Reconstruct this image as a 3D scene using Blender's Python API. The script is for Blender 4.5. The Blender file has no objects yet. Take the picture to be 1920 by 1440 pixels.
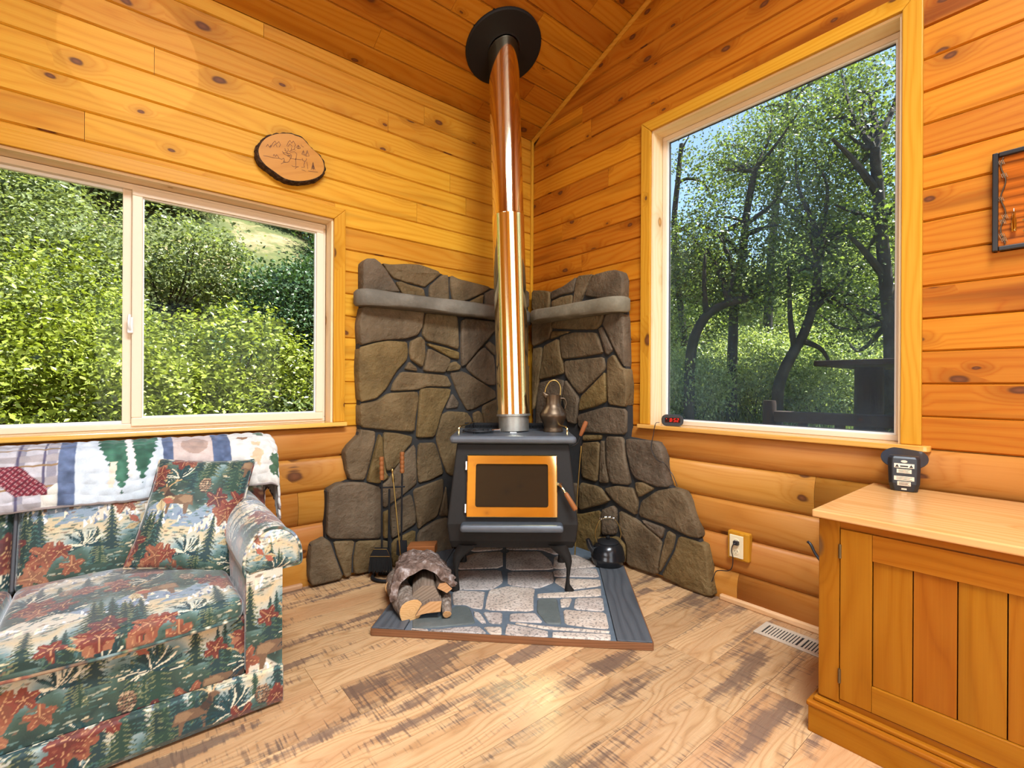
import bpy, bmesh, math, random
import numpy as np
from mathutils import Vector, Matrix

SC = bpy.context.scene
COL = SC.collection
random.seed(7)
RNG = np.random.default_rng(11)

# ------------------------------------------------------------------ camera
FPX, PX, PY = 892.0, 960.0, 722.8
_t, _r = math.radians(39.45), math.radians(0.30)
CAM = np.array([-2.475, -2.772, 1.12])
FW = np.array([math.sin(_t), math.cos(_t), 0.0])
RT = np.array([math.cos(_t), -math.sin(_t), 0.0])
UPZ = np.array([0.0, 0.0, 1.0])
IX = RT * math.cos(_r) + UPZ * math.sin(_r)
JY = -UPZ * math.cos(_r) + RT * math.sin(_r)
cd = bpy.data.cameras.new('camera')
cam = bpy.data.objects.new('camera', cd)
COL.objects.link(cam)
cd.sensor_width = 36.0
cd.lens = FPX * 36.0 / 1920.0
cd.shift_y = (PY - 720.0) / 1920.0
cd.clip_start = 0.02
cd.clip_end = 500
M = Matrix.Identity(4)
for k in range(3):
    M[k][0], M[k][1], M[k][2], M[k][3] = IX[k], -JY[k], -FW[k], CAM[k]
cam.matrix_world = M
SC.camera = cam

# ------------------------------------------------------------------ view
SC.view_settings.view_transform = 'Standard'
SC.view_settings.look = 'None'
SC.view_settings.exposure = 0.02
SC.view_settings.gamma = 1.0
SC.view_settings.use_curve_mapping = False
SC.cycles.use_denoising = True
SC.cycles.use_adaptive_sampling = True
SC.cycles.adaptive_threshold = 0.06
SC.cycles.adaptive_min_samples = 16
SC.cycles.max_bounces = 7
SC.cycles.diffuse_bounces = 4
SC.cycles.glossy_bounces = 4
SC.cycles.transmission_bounces = 6
SC.cycles.transparent_max_bounces = 8
SC.cycles.caustics_reflective = False
SC.cycles.caustics_refractive = False
SC.cycles.sample_clamp_indirect = 8.0

# ------------------------------------------------------------------ sky, sun, window daylight
SUN_DIR = Vector((-0.36, 0.30, -0.88)).normalized()      # way the light travels
w = bpy.data.worlds.new('world')
SC.world = w
w.use_nodes = True
nt = w.node_tree
for n in list(nt.nodes):
    nt.nodes.remove(n)
sky = nt.nodes.new('ShaderNodeTexSky')
sky.sky_type = 'NISHITA'
sky.sun_disc = False
sky.sun_elevation = math.asin(-SUN_DIR.z)
sky.sun_rotation = math.atan2(-SUN_DIR.x, -SUN_DIR.y)
sky.air_density = 1.0
sky.dust_density = 0.4
bg = nt.nodes.new('ShaderNodeBackground')
bg.inputs['Strength'].default_value = 0.33
wo = nt.nodes.new('ShaderNodeOutputWorld')
nt.links.new(sky.outputs[0], bg.inputs['Color'])
nt.links.new(bg.outputs[0], wo.inputs['Surface'])


def light(name, kind, energy, color, loc, direction, **kw):
    l = bpy.data.lights.new(name, kind)
    l.energy = energy
    l.color = color
    for k_, v_ in kw.items():
        setattr(l, k_, v_)
    o = bpy.data.objects.new(name, l)
    COL.objects.link(o)
    o.location = loc
    o.rotation_euler = Vector(direction).to_track_quat('-Z', 'Y').to_euler()
    return o


light('sun', 'SUN', 21.0, (1.0, 0.95, 0.86), (6, -6, 9), SUN_DIR, angle=0.009)
# daylight of the unseen glass door and window added behind the viewpoint (wall_back, wall_side)
light('added_daylight_door', 'AREA', 34, (1.0, 0.98, 0.95), (-1.75, -4.12, 1.1), (0, 0.86, -0.5),
      shape='RECTANGLE', size=1.86, size_y=1.9)
light('added_daylight_window', 'AREA', 64, (1.0, 0.98, 0.95), (-5.10, -2.9, 1.65), (0.92, 0, -0.38),
      shape='RECTANGLE', size=1.88, size_y=1.45)
# daylight from an added, unseen roof light under the slope behind the ridge
light('added_daylight_roof', 'AREA', 172, (0.84, 0.93, 1.0), (-1.9, -3.20, 3.97), (0.06, 0.36, -0.92),
      shape='RECTANGLE', size=1.9, size_y=0.9, spread=math.radians(122))


# ------------------------------------------------------------------ pixel -> place (photo frame 1920 x 1440)
def ray(x, y):
    return FW + IX * ((x - PX) / FPX) + JY * ((y - PY) / FPX)


def hit(x, y, ax, val):
    d = ray(x, y)
    return CAM + d * ((val - CAM[ax]) / d[ax])


def at(u, wd, z):
    """stove frame: u to the right, wd away from the viewpoint, z up"""
    p = CAM + RT * u + FW * wd
    return (p[0], p[1], z)


def pd(x, y, depth):
    """a point given by its pixel and its distance along the view axis"""
    p = CAM + ray(x, y) * depth
    return (float(p[0]), float(p[1]), float(p[2]))


# ------------------------------------------------------------------ object helpers
ORG = {}


def _props(o, label=None, cat=None, group=None, kind=None):
    if label: o['label'] = label
    if cat: o['category'] = cat
    if group: o['group'] = group
    if kind: o['kind'] = kind
    return o


def thing(name, label, cat, loc=(0, 0, 0), group=None, kind=None, parent=None):
    o = bpy.data.objects.new(name, None)
    o.empty_display_size = 0.1
    COL.objects.link(o)
    base = ORG.get(parent.name, np.zeros(3)) if parent else np.zeros(3)
    o.location = np.array(loc, float) - base
    if parent: o.parent = parent
    ORG[o.name] = np.array(loc, float)
    return _props(o, label, cat, group, kind)


def obj(name, V, Fs, mat, parent=None, smooth=False, grain=None, cols=None, uvs=None, bevel=0, seg=2,
        label=None, cat=None, group=None, kind=None, loc=None, auto=None):
    V = np.asarray(V, float).reshape(-1, 3)
    org = ORG.get(parent.name, np.zeros(3)) if parent else np.zeros(3)
    own = np.array(loc, float) if loc is not None else org
    me = bpy.data.meshes.new(name)
    if isinstance(Fs, np.ndarray):
        nf, k = Fs.shape
        me.vertices.add(len(V)); me.loops.add(nf * k); me.polygons.add(nf)
        me.vertices.foreach_set('co', (V - own).ravel())
        me.loops.foreach_set('vertex_index', Fs.ravel().astype(np.int32))
        me.polygons.foreach_set('loop_start', np.arange(0, nf * k, k, dtype=np.int32))
        me.polygons.foreach_set('loop_total', np.full(nf, k, dtype=np.int32))
        me.update(calc_edges=True)
    else:
        me.from_pydata([tuple(p) for p in (V - own)], [], Fs)
        me.update()
    if smooth:
        me.polygons.foreach_set('use_smooth', np.ones(len(me.polygons), dtype=bool))
        if len(V) < 5000: me.set_sharp_from_angle(angle=math.radians(48))
    if grain is not None:
        g = np.array(grain, float); g /= np.linalg.norm(g)
        off = RNG.random(2) * 40.0
        uvl = me.uv_layers.new(name='UVMap')
        li = np.empty(len(me.loops), dtype=np.int32)
        me.loops.foreach_get('vertex_index', li)
        Vl = V[li]
        nrm = np.empty(len(me.polygons) * 3); me.polygons.foreach_get('normal', nrm)
        nrm = nrm.reshape(-1, 3)
        lt = np.empty(len(me.polygons), dtype=np.int32); me.polygons.foreach_get('loop_total', lt)
        nl = np.repeat(nrm, lt, axis=0)
        # axes by dominant direction so that neighbours agree
        cr = np.cross(nl, g)
        ln = np.linalg.norm(cr, axis=1, keepdims=True)
        alt = np.cross(g, [0.123, 0.77, 0.61]); alt /= np.linalg.norm(alt)
        ax = np.where(ln > 0.3, cr / np.maximum(ln, 1e-6), alt)
        u = Vl @ g
        v = (Vl * ax).sum(1)
        uv = np.stack([u + off[0], v + off[1]], 1)
        uvl.data.foreach_set('uv', uv.ravel().astype(np.float32))
    if uvs is not None:
        uvl = me.uv_layers.new(name='UVMap')
        li = np.empty(len(me.loops), dtype=np.int32)
        me.loops.foreach_get('vertex_index', li)
        uvl.data.foreach_set('uv', np.asarray(uvs)[li].ravel().astype(np.float32))
    if cols is not None:
        a = me.color_attributes.new('Col', 'FLOAT_COLOR', 'POINT')
        c4 = np.ones((len(V), 4), dtype=np.float32); c4[:, :3] = cols
        a.data.foreach_set('color', c4.ravel())
    if mat: me.materials.append(mat)
    o = bpy.data.objects.new(name, me)
    COL.objects.link(o)
    if parent:
        o.parent = parent
        o.location = own - org
    else:
        o.location = own
    ORG[o.name] = own
    if bevel:
        b = o.modifiers.new('bevel', 'BEVEL')
        b.width = bevel; b.segments = seg; b.limit_method = 'ANGLE'; b.angle_limit = math.radians(35)
    return _props(o, label, cat, group, kind)


class MB:
    def __init__(s, tf=None):
        s.v, s.f, s.tf = [], [], tf

    def add(s, vs, fs):
        o = len(s.v)
        s.v += [tuple(s.tf(*p)) if s.tf else tuple(p) for p in vs]
        s.f += [tuple(i + o for i in f) for f in fs]
        return s

    def box(s, x0, x1, y0, y1, z0, z1):
        x0, x1 = min(x0, x1), max(x0, x1); y0, y1 = min(y0, y1), max(y0, y1); z0, z1 = min(z0, z1), max(z0, z1)
        return s.add([(x0, y0, z0), (x1, y0, z0), (x1, y1, z0), (x0, y1, z0), (x0, y0, z1), (x1, y0, z1), (x1, y1, z1), (x0, y1, z1)],
                     [(0, 3, 2, 1), (4, 5, 6, 7), (0, 1, 5, 4), (1, 2, 6, 5), (2, 3, 7, 6), (3, 0, 4, 7)])

    def tube(s, pts, r, n=8, cap=True, closed=False):
        P = [np.array(p, float) for p in pts]
        m = len(P)
        rr = r if hasattr(r, '__len__') else [r] * m
        vs, fs = [], []
        up = None
        for i in range(m):
            if closed: tg = P[(i + 1) % m] - P[i - 1]
            else: tg = P[min(i + 1, m - 1)] - P[max(i - 1, 0)]
            tg = tg / (np.linalg.norm(tg) + 1e-12)
            if up is None:
                a = np.array([0, 0, 1.0]) if abs(tg[2]) < 0.9 else np.array([1.0, 0, 0])
                up = np.cross(tg, a)
            up = up - tg * (up @ tg); up /= np.linalg.norm(up) + 1e-12
            b = np.cross(tg, up)
            for k in range(n):
                th = 2 * math.pi * k / n
                vs.append(tuple(P[i] + rr[i] * (math.cos(th) * up + math.sin(th) * b)))
        for i in range(m if closed else m - 1):
            j = (i + 1) % m
            for k in range(n):
                k2 = (k + 1) % n
                fs.append((i * n + k, i * n + k2, j * n + k2, j * n + k))
        if cap and not closed:
            fs.append(tuple(range(n - 1, -1, -1))); fs.append(tuple((m - 1) * n + k for k in range(n)))
        return s.add(vs, fs)

    def lathe(s, prof, c=(0, 0, 0), n=32, axis=None, cap=True):
        """prof: (radius, height) along axis from c"""
        ax = np.array(axis if axis is not None else (0, 0, 1.0), float); ax /= np.linalg.norm(ax)
        a = np.array([1.0, 0, 0]) if abs(ax[0]) < 0.9 else np.array([0, 1.0, 0])
        e1 = np.cross(ax, a); e1 /= np.linalg.norm(e1); e2 = np.cross(ax, e1)
        vs, fs = [], []
        for (r, h) in prof:
            for k in range(n):
                th = 2 * math.pi * k / n
                vs.append(tuple(np.array(c) + ax * h + r * (math.cos(th) * e1 + math.sin(th) * e2)))
        for i in range(len(prof) - 1):
            for k in range(n):
                k2 = (k + 1) % n
                fs.append((i * n + k, i * n + k2, (i + 1) * n + k2, (i + 1) * n + k))
        if cap:
            fs.append(tuple(range(n - 1, -1, -1))); fs.append(tuple((len(prof) - 1) * n + k for k in range(n)))
        return s.add(vs, fs)

    def loft(s, rings, cap=True):
        n = len(rings[0]); vs, fs = [], []
        for r in rings: vs += [tuple(p) for p in r]
        for i in range(len(rings) - 1):
            for k in range(n):
                k2 = (k + 1) % n
                fs.append((i * n + k, i * n + k2, (i + 1) * n + k2, (i + 1) * n + k))
        if cap:
            fs.append(tuple(range(n - 1, -1, -1))); fs.append(tuple((len(rings) - 1) * n + k for k in range(n)))
        return s.add(vs, fs)

    def build(s, name, mat, parent=None, **kw):
        V = np.array(s.v)
        o = obj(name, V, s.f, mat, parent, **kw)
        return o


def fix_normals(o):
    bm = bmesh.new(); bm.from_mesh(o.data)
    bmesh.ops.recalc_face_normals(bm, faces=bm.faces)
    bm.to_mesh(o.data); bm.free()
    return o


def arc(c, r, a0, a1, n, e1, e2):
    c = np.array(c, float); e1 = np.array(e1, float); e2 = np.array(e2, float)
    return [tuple(c + r * (math.cos(a0 + (a1 - a0) * i / n) * e1 + math.sin(a0 + (a1 - a0) * i / n) * e2)) for i in range(n + 1)]


def chaikin(P, n=1, closed=True, cut=0.22):
    P = [np.array(p, float) for p in P]
    for _ in range(n):
        Q = []
        m = len(P)
        for i in range(m if closed else m - 1):
            a, b = P[i], P[(i + 1) % m]
            Q += [a * (1 - cut) + b * cut, a * cut + b * (1 - cut)]
        P = Q
    return P


def spline(P, n=8):
    """Catmull-Rom through the points"""
    P = [np.array(p, float) for p in P]
    P = [2 * P[0] - P[1]] + P + [2 * P[-1] - P[-2]]
    out = []
    for i in range(1, len(P) - 2):
        p0, p1, p2, p3 = P[i - 1:i + 3]
        for k in range(n):
            t = k / n
            out.append(tuple(0.5 * ((2 * p1) + (-p0 + p2) * t + (2 * p0 - 5 * p1 + 4 * p2 - p3) * t * t + (-p0 + 3 * p1 - 3 * p2 + p3) * t ** 3)))
    out.append(tuple(P[-2]))
    return out


def vnoise(P, seed=0, scale=1.0, octaves=3):
    """cheap value noise on an (n,3) array"""
    P = np.asarray(P, float) * scale
    tot = np.zeros(len(P)); amp = 1.0
    for o_ in range(octaves):
        i = np.floor(P).astype(np.int64); f = P - i
        f = f * f * (3 - 2 * f)
        acc = np.zeros(len(P))
        for dx in (0, 1):
            for dy in (0, 1):
                for dz in (0, 1):
                    h = ((i[:, 0] + dx) * 374761393 + (i[:, 1] + dy) * 668265263 + (i[:, 2] + dz) * 2147483647 + (seed + o_) * 1274126177) & 0x7fffffff
                    h = ((h ^ (h >> 13)) * 1274126177) & 0x7fffffff
                    h = (h ^ (h >> 16)) & 0xffff
                    wgt = (f[:, 0] if dx else 1 - f[:, 0]) * (f[:, 1] if dy else 1 - f[:, 1]) * (f[:, 2] if dz else 1 - f[:, 2])
                    acc += wgt * (h / 65535.0)
        tot += amp * (acc - 0.5); amp *= 0.5; P = P * 2.03 + 17.1
    return tot

# ================================================================== materials
def newmat(name):
    m = bpy.data.materials.new(name)
    m.use_nodes = True
    t = m.node_tree
    for n in list(t.nodes): t.nodes.remove(n)
    out = t.nodes.new('ShaderNodeOutputMaterial')
    return m, t, out


def nd(t, typ, out=0, props=None, **ins):
    n = t.nodes.new('ShaderNode' + typ)
    for k, v in (props or {}).items(): setattr(n, k, v)
    for k, v in ins.items():
        s = n.inputs[int(k[1:])] if k[0] == '_' and k[1:].isdigit() else n.inputs[k.replace('_', ' ')]
        if isinstance(v, bpy.types.NodeSocket): t.links.new(v, s)
        else:
            if hasattr(v, '__len__') and len(v) == 3 and s.type == 'RGBA': v = (*v, 1)
            s.default_value = v
    return n.outputs[out]


def ma(t, op, a, b=0.0, c=None):
    kw = {'_0': a, '_1': b}
    if c is not None: kw['_2'] = c
    return nd(t, 'Math', props={'operation': op}, **kw)


def sstep(t, x, a, b, lo=0.0, hi=1.0):
    return nd(t, 'MapRange', props={'interpolation_type': 'SMOOTHSTEP'}, Value=x, From_Min=a, From_Max=b, To_Min=lo, To_Max=hi)


def mix(t, fac, a, b, mode='MIX'):
    n = t.nodes.new('ShaderNodeMix'); n.data_type = 'RGBA'; n.blend_type = mode
    for s, v in ((n.inputs[0], fac), (n.inputs[6], a), (n.inputs[7], b)):
        if isinstance(v, bpy.types.NodeSocket): t.links.new(v, s)
        else: s.default_value = (*v, 1) if hasattr(v, '__len__') and len(v) == 3 else v
    return n.outputs[2]


def ramp(t, fac, stops):
    n = t.nodes.new('ShaderNodeValToRGB')
    e = n.color_ramp.elements
    while len(e) < len(stops): e.new(0.5)
    for i, (p, c) in enumerate(stops):
        e[i].position = p; e[i].color = (*c, 1)
    t.links.new(fac, n.inputs[0])
    return n.outputs[0]


def xyz(t, x, y, z=0.0):
    return nd(t, 'CombineXYZ', X=x, Y=y, Z=z)


def bsdf(t, out, col, rough=0.5, metal=0.0, bump=None, bs=0.2, bd=0.01, spec=0.5, **extra):
    b = t.nodes.new('ShaderNodeBsdfPrincipled')
    for k, v in (('Base Color', col), ('Roughness', rough), ('Metallic', metal), ('Specular IOR Level', spec)):
        if isinstance(v, bpy.types.NodeSocket): t.links.new(v, b.inputs[k])
        else: b.inputs[k].default_value = (*v, 1) if hasattr(v, '__len__') and len(v) == 3 else v
    for k, v in extra.items():
        s = b.inputs[k.replace('_', ' ')]
        if isinstance(v, bpy.types.NodeSocket): t.links.new(v, s)
        else: s.default_value = (*v, 1) if hasattr(v, '__len__') and len(v) == 3 else v
    if bump is not None:
        bn = nd(t, 'Bump', Height=bump, Strength=bs, Distance=bd)
        t.links.new(bn, b.inputs['Normal'])
    t.links.new(b.outputs[0], out.inputs['Surface'])
    return b


def wood(name, light_c, mid_c, dark_c, knot_c=(0.07, 0.022, 0.008), ring=26.0, rough=0.33, var=0.30, knots=0.5,
         ks=(3.4, 6.0), kr=(0.05, 0.16), streak=0.5, coat=0.0, tone_k=1.0, spec=0.15):
    m, t, out = newmat(name)
    light_c, mid_c, dark_c = [tuple(c * tone_k for c in q) for q in (light_c, mid_c, dark_c)]
    uv = nd(t, 'TexCoord', out=2)
    sep = t.nodes.new('ShaderNodeSeparateXYZ'); t.links.new(uv, sep.inputs[0])
    u, v = sep.outputs[0], sep.outputs[1]
    rnd = nd(t, 'ObjectInfo', out=5)
    r9 = ma(t, 'MULTIPLY', rnd, 37.0)
    # knots
    wob = nd(t, 'TexNoise', Vector=xyz(t, ma(t, 'MULTIPLY', u, 9.0), ma(t, 'MULTIPLY', v, 14.0), r9), Scale=1.0, Detail=2.0)
    wv = ma(t, 'MULTIPLY', ma(t, 'SUBTRACT', wob, 0.5), 0.13)
    kv = xyz(t, ma(t, 'ADD', ma(t, 'MULTIPLY', u, ks[0]), wv), ma(t, 'ADD', ma(t, 'MULTIPLY', v, ks[1]), wv), 0.0)
    vn = t.nodes.new('ShaderNodeTexVoronoi'); vn.voronoi_dimensions = '2D'
    vn.inputs['Scale'].default_value = 1.0
    t.links.new(kv, vn.inputs['Vector'])
    dist, vc = vn.outputs['Distance'], vn.outputs['Color']
    sc = t.nodes.new('ShaderNodeSeparateColor'); t.links.new(vc, sc.inputs[0])
    present = ma(t, 'LESS_THAN', sc.outputs[0], knots)
    rad = ma(t, 'MULTIPLY_ADD', sc.outputs[1], kr[1] - kr[0], kr[0])
    q = ma(t, 'DIVIDE', dist, rad)
    core = ma(t, 'MULTIPLY', sstep(t, q, 0.55, 1.05, 1.0, 0.0), present)
    halo = ma(t, 'MULTIPLY', sstep(t, q, 0.6, 4.2, 1.0, 0.0), present)
    # growth rings following the board, swerving round the knots
    n1 = nd(t, 'TexNoise', Vector=xyz(t, ma(t, 'MULTIPLY', u, 0.9), ma(t, 'MULTIPLY', v, 5.0), r9), Scale=1.0, Detail=2.0)
    ph = ma(t, 'ADD', ma(t, 'MULTIPLY_ADD', v, ring, ma(t, 'MULTIPLY', n1, 7.0)), ma(t, 'MULTIPLY', halo, 2.2))
    g = ma(t, 'PINGPONG', ph, 0.5)
    g = ma(t, 'POWER', ma(t, 'MULTIPLY', g, 2.0), 2.0)
    fib = nd(t, 'TexNoise', Vector=xyz(t, ma(t, 'MULTIPLY', u, 5.0), ma(t, 'MULTIPLY', v, 260.0), r9), Scale=1.0, Detail=1.0)
    tone = nd(t, 'TexNoise', Vector=xyz(t, ma(t, 'MULTIPLY', u, 0.55), ma(t, 'MULTIPLY', v, 8.0), ma(t, 'ADD', r9, 9.0)), Scale=1.0, Detail=3.0)
    f = ma(t, 'ADD', ma(t, 'MULTIPLY', g, 0.34), ma(t, 'MULTIPLY', fib, 0.40))
    col = ramp(t, f, [(0.05, light_c), (0.45, mid_c), (0.95, dark_c)])
    stk = ma(t, 'MULTIPLY', sstep(t, tone, 0.55, 0.72), streak)
    col = mix(t, stk, col, tuple(c * 0.62 for c in dark_c))
    col = mix(t, ma(t, 'MULTIPLY', halo, 0.45), col, tuple(c * 0.75 for c in dark_c))
    val = ma(t, 'MULTIPLY_ADD', rnd, var, 1.0 - var * 0.5)
    hs = nd(t, 'HueSaturation', Hue=ma(t, 'MULTIPLY_ADD', rnd, 0.012, 0.494), Saturation=1.0, Value=val, Color=col)
    kc = mix(t, sstep(t, q, 0.0, 0.8), tuple(c * 2.2 for c in knot_c), knot_c)
    col = mix(t, ma(t, 'MULTIPLY', core, 0.92), hs, kc)
    h = ma(t, 'SUBTRACT', ma(t, 'MULTIPLY', fib, 0.3), core)
    bsdf(t, out, col, rough=rough, spec=spec, bump=h, bs=0.12, bd=0.002, Coat_Weight=coat, Coat_Roughness=0.15)
    return m


def flat(name, col, rough=0.5, metal=0.0, spec=0.5, nz=0.0, scale=30.0, bump=0.0, **ex):
    m, t, out = newmat(name)
    if nz or bump:
        p = nd(t, 'TexCoord', out=3)
        n = nd(t, 'TexNoise', Vector=p, Scale=scale, Detail=4.0)
        c = mix(t, n, tuple(x * (1 - nz) for x in col), tuple(min(1, x * (1 + nz)) for x in col))
        bsdf(t, out, c, rough, metal, bump=n if bump else None, bs=bump, bd=0.004, spec=spec, **ex)
    else:
        bsdf(t, out, col, rough, metal, spec=spec, **ex)
    return m


def stone(name, a, b, c, rough=0.75, sc=5.0, bs=0.5, bd=0.012, speck=0.0):
    m, t, out = newmat(name)
    pos = nd(t, 'NewGeometry')
    rnd = nd(t, 'ObjectInfo', out=5)
    p = nd(t, 'VectorMath', props={'operation': 'ADD'}, _0=pos, _1=xyz(t, ma(t, 'MULTIPLY', rnd, 31.0), 0.0, 0.0))
    n1 = nd(t, 'TexNoise', Vector=p, Scale=sc, Detail=5.0, Roughness=0.6)
    n2 = nd(t, 'TexNoise', Vector=p, Scale=sc * 7, Detail=4.0, Roughness=0.65)
    cr = nd(t, 'TexNoise', props={'noise_type': 'RIDGED_MULTIFRACTAL'}, Vector=p, Scale=sc * 0.9, Detail=2.0)
    col = ramp(t, n1, [(0.3, a), (0.5, b), (0.72, c)])
    col = mix(t, ma(t, 'MULTIPLY', n2, 0.45), col, tuple(x * 0.45 for x in a))
    if speck:
        sp = sstep(t, nd(t, 'TexNoise', Vector=p, Scale=sc * 9, Detail=3.0), 0.52, 0.62)
        col = mix(t, ma(t, 'MULTIPLY', sp, speck), col, (0.03, 0.035, 0.04))
    col = nd(t, 'HueSaturation', Hue=ma(t, 'MULTIPLY_ADD', rnd, 0.012, 0.494), Saturation=ma(t, 'MULTIPLY_ADD', rnd, 0.35, 0.80),
             Value=ma(t, 'MULTIPLY_ADD', rnd, 0.40, 0.82), Color=col)
    h = ma(t, 'ADD', ma(t, 'MULTIPLY', n1, 1.2), ma(t, 'ADD', ma(t, 'MULTIPLY', n2, 0.35), ma(t, 'MULTIPLY', cr, 0.15)))
    bsdf(t, out, col, rough, bump=h, bs=bs, bd=bd, spec=0.35)
    return m


MT = {}
MT['wall'] = wood('wall_pine', (0.78, 0.385, 0.036), (0.71, 0.298, 0.018), (0.52, 0.168, 0.007), knots=0.34, streak=0.45, rough=0.50, var=0.24, tone_k=0.77)
MT['gable'] = wood('gable_pine', (0.76, 0.285, 0.022), (0.68, 0.205, 0.010), (0.44, 0.100, 0.004), knots=0.56, kr=(0.04, 0.12), streak=0.75, rough=0.46, var=0.32, tone_k=0.66)  # same pine as wall_pine; the gable's dimmer light is put into its tone
MT['ceil'] = wood('ceiling_pine', (0.66, 0.275, 0.026), (0.58, 0.205, 0.013), (0.38, 0.105, 0.005), knots=0.28, streak=0.50, rough=0.36, var=0.26, tone_k=0.74)
MT['siding'] = wood('log_siding_pine', (0.60, 0.255, 0.050), (0.54, 0.205, 0.030), (0.40, 0.125, 0.013), knots=0.26, ks=(2.4, 4.2), kr=(0.06, 0.14), ring=18, streak=0.22, rough=0.48, var=0.09, spec=0.22, tone_k=0.8)
MT['trim'] = wood('trim_pine', (0.70, 0.34, 0.034), (0.63, 0.265, 0.018), (0.52, 0.190, 0.010), knots=0.10, ring=40, streak=0.25, rough=0.33, var=0.18, tone_k=0.8)
MT['sill'] = wood('varnished_sill', (0.74, 0.42, 0.10), (0.68, 0.34, 0.06), (0.56, 0.24, 0.03), knots=0.05, ring=40, streak=0.2, rough=0.16, var=0.1, spec=0.7)  # varnished; daylight glare on the sills is partly put into the paler colour
MT['reveal'] = wood('sun_paled_reveal_pine', (0.86, 0.68, 0.42), (0.84, 0.62, 0.34), (0.72, 0.46, 0.20), knots=0.25, ring=30, streak=0.18, rough=0.42, var=0.10, knot_c=(0.28, 0.13, 0.03))  # paler than the trim: sunlight on the reveals is put into the colour
MT['cabinet'] = wood('cabinet_pine', (0.53, 0.185, 0.013), (0.46, 0.142, 0.008), (0.34, 0.088, 0.005), knots=0.22, ks=(2.6, 4.2), kr=(0.05, 0.15), ring=22, streak=0.35, rough=0.27, var=0.06, knot_c=(0.085, 0.040, 0.016), tone_k=0.60)  # dim light on the cabinet front is put into the low tone
MT['cabtop'] = wood('cabinet_top_pine', (0.68, 0.39, 0.15), (0.60, 0.31, 0.095), (0.46, 0.20, 0.05), knots=0.22, ring=24, streak=0.25, rough=0.20, var=0.10, spec=0.6)  # paler than the body: light falling on the top is put into the colour
MT['basestrip'] = wood('base_strip_pine', (0.66, 0.40, 0.22), (0.58, 0.32, 0.15), (0.45, 0.22, 0.09), knots=0.05, rough=0.45)
MT['cut'] = wood('cut_wood', (0.62, 0.36, 0.17), (0.50, 0.26, 0.10), (0.34, 0.15, 0.05), knots=0.0, ring=70, rough=0.7, streak=0.5)
MT['oldwood'] = wood('weathered_wood', (0.26, 0.19, 0.14), (0.17, 0.12, 0.085), (0.085, 0.055, 0.038), knots=0.1, ring=60, rough=0.85, streak=0.5)
MT['handle'] = wood('handle_wood', (0.30, 0.105, 0.035), (0.22, 0.070, 0.022), (0.13, 0.038, 0.012), knots=0.0, ring=90, rough=0.4)
MT['slice'] = wood('slice_face', (0.47, 0.20, 0.032), (0.42, 0.168, 0.024), (0.36, 0.132, 0.016), knots=0.0, ring=14, rough=0.4, streak=0.1)
MT['burnt'] = wood('burnt_board', (0.48, 0.105, 0.012), (0.20, 0.040, 0.006), (0.02, 0.007, 0.004), knots=0.0, ring=34, rough=0.22, streak=1.0)
MT['deckwood'] = wood('deck_wood', (0.050, 0.034, 0.028), (0.036, 0.024, 0.020), (0.018, 0.012, 0.010), knots=0.1, ring=40, rough=0.8)


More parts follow.
